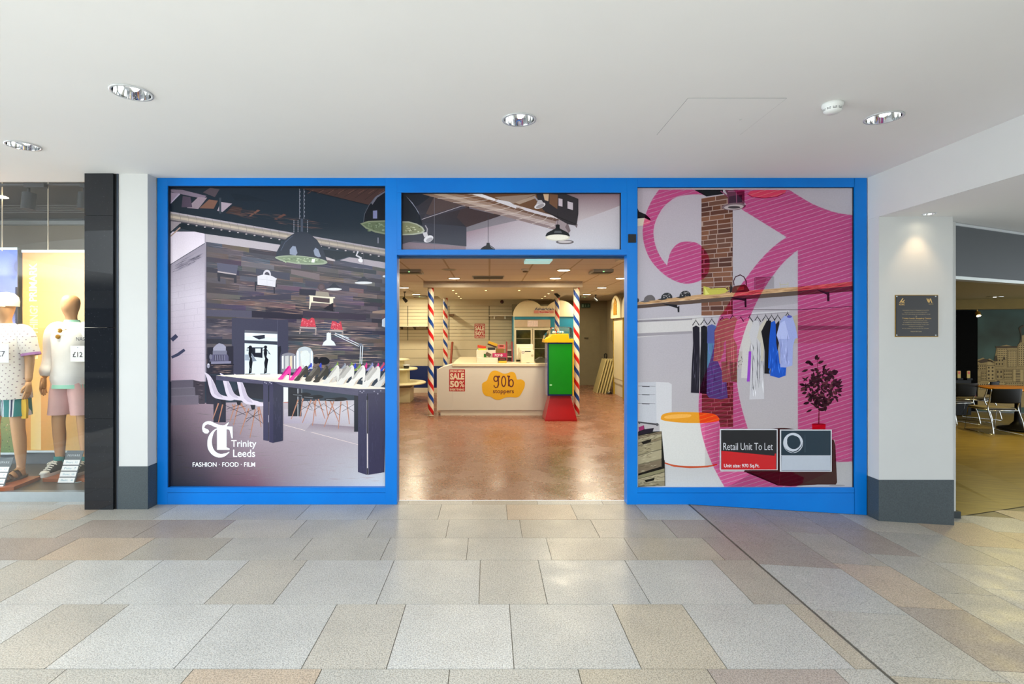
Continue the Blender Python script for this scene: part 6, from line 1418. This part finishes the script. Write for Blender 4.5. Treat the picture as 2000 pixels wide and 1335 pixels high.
# shelf
A.T=Z8; A.up()
A.poly([(62,1000),(600,935),(1370,875),(1818,832),(1818,868),(1370,908),(800,958),(62,1022)],'#b08a64'); A.up()
rnd=random.Random(60)
for k in range(110):
    x=rnd.uniform(70,1700); y=1000-(x-62)*.094+rnd.uniform(4,34)-(8 if x>1300 else 0); A.line([(x,y),(x+40,y-3.6),(x+rnd.uniform(60,110),y-8)],[0,rnd.uniform(2,5),0],rnd.choice(['#8a6444','#c9a37c','#765238','#d3b08a']))
A.poly([(62,1024),(800,958),(1370,908),(1818,868),(1818,912),(1370,945),(840,985),(62,1052)],'#4f3f38'); A.up()
for q in ([(260,1010),(385,1022),(388,1040),(404,1030),(404,1083),(390,1083),(388,1050),(300,1025)],[(815,958),(935,968),(950,965),(951,1042),(936,1042),(934,990),(850,975)],[(1520,896),(1610,918),(1627,915),(1627,993),(1608,993),(1606,940),(1550,915)]): A.poly(q,'#1c1a20')
# things on the shelf
for (cx,cy,c,s_) in ((160,970,'#5c5658',0),(300,952,'#2a2a2e',1),(450,936,'#26262a',1)):
    A.poly(spline([(cx-46,cy+22),(cx-40,cy-5),(cx-15,cy-25),(cx+20,cy-27),(cx+44,cy-5),(cx+47,cy+16)],4),c); A.poly([(cx-75,cy+26),(cx-30,cy+14),(cx+10,cy+24),(cx-40,cy+32)],c)
    if s_:
        A.up(); 
        for k in range(14): A.ell(cx+rnd.uniform(-34,36),cy+rnd.uniform(-20,14),rnd.uniform(3,7),rnd.uniform(2,5),rnd.choice(['#9a9698','#6c686c']),n=6)
A.ell(64,985,12,16,'#3c3a3c')
A.poly([(600,870),(640,880),(660,890),(720,885),(775,885),(800,905),(775,925),(730,935),(600,945)],'#b0a848'); A.up(); A.poly([(608,880),(640,925),(650,935),(615,940)],'#c9c46a'); A.line([(640,900),(775,900)],3,'#8f8a3c'); A.line([(775,890),(800,870),(808,900),(790,918)],4,'#b0a060')
A.line([(850,865),(845,830),(860,795),(900,778),(930,795),(948,830),(950,865)],9,'#40202c'); A.poly([(830,905),(845,870),(935,855),(955,870),(975,905),(965,915),(835,925)],'#54241f'); A.poly([(820,850),(838,880),(830,920),(815,925)],'#241c1e'); A.up(); A.poly([(870,880),(930,872),(930,900),(875,905)],'#7a3a2c')
A.poly([(1120,798),(1175,794),(1175,888),(1085,895)],'#8d8890'); A.line([(1018,800),(1170,795)],3,'#3c3038'); A.line([(1018,800),(1018,895)],3,'#3c3038'); A.poly([(1025,802),(1118,800),(1085,895),(1025,895)],'#86707c')
A.line([(1222,840),(1226,880),(1290,875),(1288,838)],6,'#a8a28c'); A.line([(1222,858),(1290,855)],5,'#a8a28c')
# hanging rail and wire
A.line([(62,1146),(700,1112),(1100,1085),(1300,1074)],[4,8,12,12],'#b8b4ba'); A.line([(62,1158),(700,1122),(1300,1083)],2,'#5c565c'); A.line([(830,1060),(1370,1062),(1818,1034)],4,'#2c2028'); A.line([(832,960),(832,1110)],3,'#2c2428')
# pendant lamp at the left edge and tiffany-like lamps at the top
A.poly([(62,232),(75,262),(130,285),(162,315),(172,335),(62,320)],'#16161a'); A.up(); A.poly([(62,320),(120,315),(172,338),(160,360),(110,377),(62,380)],'#c3b8a8')
A.poly([(775,88),(935,88),(935,200),(880,215),(800,210),(798,130)],'#5c3044'); A.up(); A.poly([(808,140),(865,130),(868,190),(808,195)],'#3a2434'); A.poly([(872,130),(915,125),(915,185),(874,190)],'#342030'); A.line([(800,100),(935,92)],6,'#9a5c7a'); A.line([(868,95),(872,195)],5,'#8f4c6c'); A.line([(740,95),(800,140)],9,'#7a3c5c')
A.ell(848,222,98,30,'#6c5860',rot=-4); A.up(); A.ell(848,226,80,20,'#a89a9c',rot=-4); A.up(); A.ell(850,228,50,11,'#3c3438'); A.poly([(960,120),(985,95),(1060,88),(1275,88),(1265,110),(1200,140),(1100,152),(1000,142)],'#c08a80'); A.line([(960,122),(1000,144),(1100,153),(1200,141),(1270,108)],5,'#7a2c44')
# clothes on the rail
A.up()
def hanger(x,y): A.line([(x,y-55),(x,y-40)],3,'#18161a'); A.line([(x-28,y),(x,y-42),(x+28,y)],7,'#18161a')
for x,y in ((538,1190),(605,1185),(668,1180),(752,1165),(838,1150),(905,1165),(975,1160),(1040,1160),(1108,1150),(1155,1150),(1205,1150),(1285,1130)): hanger(x,y)
A.up(); A.T=Z9
Y8=lambda y:(y/4.1723-320)*3.8149      # Z8 row -> Z9 row
X8=lambda x:x/4.1723*3.8149
def g8(q): return [(X8(x),Y8(y)) for x,y in q]
def cloth(top,bot,c,folds=None,fc=None):   # top in Z8 points, bottom in Z9 points
    A.poly(g8(top)+bot,c)
def folds(x0,x1,y0,y1,n,cs,seed,lean=0):
    r_=random.Random(seed)
    for k in range(n):
        x=r_.uniform(x0,x1); y=r_.uniform(y0,y1-40); L=r_.uniform(40,(y1-y)); A.line([(x,y),(x+lean+r_.uniform(-4,4),y+L/2),(x+2*lean+r_.uniform(-5,5),y+L)],[0,r_.uniform(3,7),0],r_.choice(cs))
cloth([(512,1205),(540,1190),(568,1205)],[(520,0),(522,140),(516,372),(455,368),(460,200),(472,0)],'#1f1c26')
cloth([(580,1200),(605,1190),(630,1200)],[(580,0),(575,378),(522,372),(524,120),(530,0)],'#17151b')
A.up(); folds(470,510,-60,360,10,['#3a3644','#121018','#4c4858'],71); folds(530,570,-60,360,10,['#302c38','#0c0a10'],72)
cloth([(632,1195),(668,1180),(705,1195)],[(640,0),(650,120),(720,290),(730,405),(680,418),(590,405),(572,380),(580,0)],'#4a6f90'); A.up(); A.poly(g8([(632,1195),(668,1180),(695,1195),(688,1335),(630,1335)])+[],'#46508a'); folds(585,625,-60,100,6,['#5a66a4','#343c6c'],70,2); folds(585,640,60,400,14,['#5c80a8','#2e4668','#3a6c90'],73,4); folds(660,715,140,400,12,['#5a7ca0','#38486c','#6a8cb0'],74,6)
cloth([(690,1240),(730,1150),(790,1125),(830,1150),(845,1200)],[(700,0),(700,60),(672,136),(622,132),(632,0)],'#8f9a6a'); A.up(); folds(640,690,-100,130,9,['#a8b480','#707c50'],75)
A.poly([(680,136),(745,136),(748,290),(690,290)],'#7c8860'); cloth([(770,1220),(800,1150),(850,1115),(885,1150),(900,1200)],[(810,0),(795,50),(800,140),(715,136),(716,0)],'#939e70'); A.poly([(748,140),(802,140),(800,292),(750,285)],'#6c7850'); A.up(); folds(720,790,-100,290,16,['#aab684','#687448','#b4c090'],76)
cloth([(840,1280),(870,1150),(905,1130),(930,1180),(920,1310)],[(840,30),(838,190),(796,190),(800,20)],'#b8aeb0'); A.poly([(800,60),(838,60),(838,190),(796,190)],'#aaa29e'); A.up()
cloth([(905,1300),(925,1160),(960,1125),(1000,1160),(990,1320)],[(890,40),(885,262),(828,258),(840,60)],'#b9b4b2'); A.poly([(885,60),(908,60),(892,285),(872,285)],'#8a3fae')
cloth([(970,1260),(1010,1150),(1045,1150),(1060,1210)],[(970,0),(1000,240),(1000,415),(890,418),(905,60),(905,0)],'#b6b3b8'); A.up(); folds(900,990,-60,410,26,['#8f8c94','#dcdadf','#5c5a60'],77,3)
for k in range(14): A.ell(rnd.uniform(805,838),rnd.uniform(80,180),3,3,'#3c3838',n=6)
cloth([(1035,1290),(1060,1190),(1105,1135),(1130,1170),(1120,1290)],[(1000,0),(992,135),(975,130),(975,0)],'#b5ada1'); cloth([(1070,1240),(1115,1150),(1150,1150),(1150,1300)],[(1045,60),(1045,228),(1002,225),(1005,60)],'#18161a'); A.up()
cloth([(1135,1300),(1150,1165),(1180,1150),(1195,1200)],[(1100,20),(1115,150),(1165,180),(1160,240),(1110,258),(1045,240),(1050,190),(1030,185),(1035,20)],'#1c4cae'); A.up(); folds(1040,1150,20,240,18,['#2f66cc','#123488','#3c78dc'],78); cloth([(1188,1180),(1215,1150),(1220,1200)],[(1110,0),(1100,60),(1090,0)],'#241c20')
cloth([(1195,1270),(1225,1150),(1262,1108),(1290,1125),(1325,1120),(1350,1200),(1368,1290),(1345,1300)],[(1215,20),(1210,165),(1160,180),(1120,178),(1118,20)],'#8f98c8'); A.poly(g8([(1195,1270),(1215,1300),(1300,1300),(1262,1150),(1225,1170)]),'#a3abd6'); A.up(); folds(1120,1205,-90,165,14,['#aab2dc','#747cae'],79); A.ell(X8(1300),Y8(1118),X8(20),10,'#4c50a0')
# drawers unit
A.up(); A.poly([(62,292),(195,288),(200,595),(62,580)],'#b0b0b6'); A.poly([(195,288),(290,292),(313,305),(312,610),(215,600),(200,595)],'#bcbabd'); A.up()
for y in (318,380,447): A.line([(62,y),(190,y+3)],2.5,'#5c5a60'); A.poly([(88,y),(150,y+1),(146,y+7),(94,y+6)],'#3a383c')
A.poly([(62,582),(215,600),(215,612),(62,592)],'#3c3a3e'); A.ell(204,605,10,11,'#4c4a4e'); A.ell(72,592,8,9,'#4c4a4e')
# stool with orange top
A.up(); A.poly(spline([(232,560),(222,600),(225,700),(236,860),(245,885)],4)+spline([(245,885),(330,915),(450,925),(580,920),(655,900)],4)+spline([(655,900),(668,760),(672,640),(668,590),(655,560)],4),'#c4c2be'); A.up()
A.grid([(560,600),(668,590),(655,895),(560,915)],['#bab7b4','#a39fa0','#a09c9c','#b4b1ae'],3,4)
A.poly(spline([(238,878),(330,905),(450,914),(580,910),(655,895)],4)+[(650,908),(580,924),(450,930),(330,920),(242,890)],'#b04a2c')
A.poly(spline([(232,555),(245,530),(300,515),(400,512),(520,515),(620,525),(660,550),(665,575),(620,588),(520,594),(400,592),(290,582),(238,570)],5,True),'#d08c24'); A.up(); A.poly(spline([(260,545),(330,530),(450,530),(440,550),(340,560),(270,560)],4,True),'#dca04a')
# crates
A.up()
def crate(q,seed,cols):
    A.poly(q,'#6c6450'); r_=random.Random(seed); A.up()
    (x0,y0),(x1,y1),(x2,y2),(x3,y3)=q
    n=3
    for k in range(n):
        a,b=k/n+.02,(k+1)/n-.02; A.poly([(x0,y0+(y3-y0)*a),(x1,y1+(y2-y1)*a),(x1,y1+(y2-y1)*b),(x0,y0+(y3-y0)*b)],r_.choice(cols))
    A.up()
    for k in range(60):
        t_=r_.random(); y=y0+(y3-y0)*t_; s_=((y1-y0)*(1-t_)+(y2-y3)*t_)/(x1-x0); x=r_.uniform(x0+2,x1-60); L=r_.uniform(20,55); A.line([(x,y+(x-x0)*s_),(x+L/2,y+(x-x0+L/2)*s_),(x+L,y+(x-x0+L)*s_)],[0,r_.uniform(2,4),0],r_.choice(['#9a9078','#4a4030','#b3a88c','#3a3226']))
cc=['#857a60','#8f8468','#7a6c54','#9a8f74','#6f614e']
A.poly([(62,660),(238,655),(262,925),(262,1062),(62,1068)],'#15130f')
crate([(62,690),(236,655),(236,715),(62,765)],81,cc); crate([(62,765),(236,715),(234,935),(62,975)],82,cc); A.poly([(62,970),(262,925),(262,955),(62,1008)],'#7a7458'); crate([(62,1010),(262,958),(262,1062),(62,1064)],83,cc); A.up()
A.poly([(85,735),(160,712),(155,735),(100,752)],'#15120e'); A.poly([(110,1020),(185,1000),(180,1020),(120,1034)],'#15120e'); A.poly([(62,970),(230,918),(262,925),(262,930),(62,985)],'#14110d'); A.poly([(62,660),(105,610),(110,640),(180,630),(170,660),(62,685)],'#1c1420'); A.poly([(66,625),(104,610),(106,640),(68,655)],'#8c2c5c')
A.line([(258,870),(262,1062)],4,'#2c2820')
# brown pouf behind the signs
A.up(); A.poly(spline([(1010,650),(1090,632),(1180,632),(1260,650)],3)+[(1520,720),(1532,760),(1545,1035),(1535,1052),(1400,1052),(1200,1064),(1110,1060),(990,1010),(900,975),(850,955),(860,940),(1000,800)],'#3c1c1c'); A.up(); A.poly([(1505,950),(1540,940),(1545,1035),(1535,1050),(1400,1052),(1300,1040)],'#3c2420'); A.line([(1122,950),(1112,1058)],2,'#5c3034'); A.poly([(850,955),(900,960),(1100,1050),(1110,1062),(990,1012)],'#241014'); A.ell(1545,1058,60,6,'#8a8688')
# plant
A.up(); A.poly([(1357,600),(1460,602),(1458,645),(1360,642)],'#a01824'); A.ell(1408,602,51,6,'#7c1420'); A.line([(1408,600),(1410,500),(1402,430),(1405,250),(1395,110)],[10,7,6,5,3],'#5c3c38')
A.up(); rl=random.Random(90)
def leaf(x,y,L,w_,a,c):
    ca,sa=math.cos(a),math.sin(a); q=[(0,0),(.25,.42),(.55,.5),(.85,.25),(1,0),(.85,-.25),(.55,-.5),(.25,-.42)]
    A.poly([(x+(u*L)*ca-(v*w_)*sa,y+(u*L)*sa+(v*w_)*ca) for u,v in q],c)
lc=['#1c2a20','#243426','#2c3c2c','#182018','#32402e','#2a3a28']
for (x,y,L,w_,a) in ((1385,125,42,26,-1.3),(1395,125,30,16,-.9),(1350,135,46,26,2.9),(1370,165,50,24,-2.6),(1400,150,50,22,-.4),(1430,180,46,14,-.5),(1330,195,50,18,2.8),(1320,205,42,12,3.0),(1335,245,60,12,2.4),(1325,280,50,14,-2.6),(1310,315,50,22,-2.9),(1330,330,60,22,3.0),(1320,365,40,22,2.9),(1340,385,40,16,2.6),(1540,325,56,14,-.2),(1540,350,44,24,.2),(1510,290,44,22,-.6),(1500,225,56,44,-.3),(1475,210,50,36,.5),(1400,490,64,26,.1),(1360,492,52,16,2.7),(1340,440,50,22,2.9),(1430,455,60,18,.1),(1480,430,30,14,-.2)): leaf(x,y,L,w_,a,rl.choice(lc))
for s_ in range(3):
    A.up()
    for k in range(70):
        t_=rl.random(); cy=200+270*t_; hw=(45+85*math.sin(PI*min(1,t_*1.05)))*1.0; cx=1418+22*math.sin(t_*3)+rl.uniform(-hw,hw); leaf(cx,cy,rl.uniform(26,48),rl.uniform(12,24),rl.uniform(-PI,PI),rl.choice(lc+(['#4c5a40','#506048'] if s_==2 else [])))
A.line([(1370,642),(1450,642)],3,'#5c1018')
g3=A.build('window_graphic',M_print); tag(g3,'printed window graphic of a clothes rail under a pink letter shape, right window','window graphic')
# the translucent pink striped shape over it
t=NT('pink_film'); t.t.nodes.remove(t.b); X=t.xyz(t.coord()); sl=t.math('ADD',X[2],t.math('MULTIPLY',X[0],-.31)); f=t.math('FRACT',t.math('DIVIDE',t.math('ADD',sl,10),.0385))
tb=t.n('ShaderNodeBsdfTransparent'); pinkc=(1,.40,.655)
t.l(t.mix(t.math('LESS_THAN',f,.10),pinkc,(1,.93,.97)),tb.inputs[0]); t.l(tb.outputs[0],t.t.nodes['Material Output'].inputs[0]); M_pinkf=t.m
B=Art(PR-.005,Z8); B.clip=(1244,366.8,1665.6,950.4)
o1=spline([(238,84),(180,170),(135,270),(110,370),(105,440),(120,540),(160,640),(220,720),(300,790),(380,832),(450,850),(510,845),(560,830),(605,805),(640,760),(652,690),(640,620),(600,560),(550,520),(490,507),(420,512),(365,545),(330,600),(312,660),(304,703)],4)
i1=spline([(304,703),(250,630),(210,540),(193,440),(205,360),(240,280),(290,210),(370,150),(450,130),(520,122),(600,125)],4)
B.poly(o1+i1[1:]+[(625,140),(590,110),(560,100),(520,84)],'#ffffff')
B.poly([(845,84)]+[(1300,86)]+spline([(1300,86),(1370,130),(1480,195),(1600,245),(1700,275),(1818,292)],4)+[(1818,900),(1818,1335),(1370,1335),(1370,575)]+spline([(1370,575),(1260,670),(1170,780),(1090,900),(1020,1030),(985,1110)],4)+spline([(985,1110),(935,1240),(908,1335)],3)+[(688,1335),(688,1240),(735,1115)]+spline([(752,1095),(775,1060),(850,940),(950,800),(1060,660),(1170,550),(1278,470)],4)+[(912,245),(945,200)],'#ffffff')
B.T=Z9
B.poly([(1252.6,0),(1662.3,0),(1663,882),(1530,884),(1532,760),(1525,716),(1505,720),(1505,645),(1253,640)],'#ffffff')
B.poly(spline([(629,0),(615,70),(596,140),(560,230),(525,330),(514,430),(515,520),(530,640),(560,760),(610,890),(660,990),(705,1068)],4)+[(1240,1068),(1290,1040),(1300,1000),(1200,955),(675,955),(672,640),(880,636)]+spline([(880,636),(845,520),(820,420),(800,300),(800,190),(815,60),(830,0)],4),'#ffffff')
pf=B.build('pink_film',M_pinkf,g3)
# the two letting boards
def sbox(name,px0,px1,py0,py1,lb):
    Y=PR-.0125; r=thing(name,lb,'sign',(wx((px0+px1)/2,Y),Y,wz(py1,Y)))
    bx(wx(px0,Y),wx(px1,Y),Y,Y+.004,wz(py1,Y),wz(py0,Y)).build('board',pm('sign_white','#d4d4da',.4),r); return r,Y-.0006
M_sign=vm('sign_print',.3,40,.02)
s1,Y=sbox('letting_sign',1406,1518.8,837.5,917.5,'black and red sign reading Retail Unit To Let')
A=Art(Y,Z9); A.rect(682,646,1095,940,'#111116'); A.up(); A.poly([(682,800),(1078,838),(1080,822),(1090,821),(1090,940),(682,940)],'#c40c16'); A.line([(680,646),(680,940)],2,'#2c2c34'); A.up(); A.text('Retail Unit To Let',697,742,1066,795,'#d8d8de',-.002); A.text('Unit size: 970 Sq.Ft.',702,898,966,932,'#e0dcdf',.018); A.build('print',M_sign,s1)
s2,Y=sbox('agent_sign',1523.5,1624.5,838.5,920.5,'dark teal and white sign with a swirl ring emblem')
A=Art(Y,Z9); A.rect(1128,650,1498,835,'#0c2838'); A.rect(1130,838,1496,948,'#b9c0cc'); A.line([(1130,838),(1130,948),(1496,948),(1496,838)],3,'#2c4858'); A.up()
wl='#c9ced8'; A.ell(1217,742,74,75,wl,n=48); A.up(); A.ell(1222,738,50,50,'#0c2838',n=40); A.up(); A.ell(1216,746,62,66,wl,95,190,n=40); A.up(); A.ell(1212,722,40,38,'#0c2838',n=48)
A.up(); A.line([(1150,770),(1175,798),(1215,812),(1250,800),(1278,770),(1290,735)],[1,5,7,8,5,1],'#0c2838'); A.line([(1262,700),(1275,745),(1255,785)],[1,4,1],'#8f98a8'); A.line([(1306,682),(1306,812)],[1,2],'#5c7080')
A.build('print',M_sign,s2)
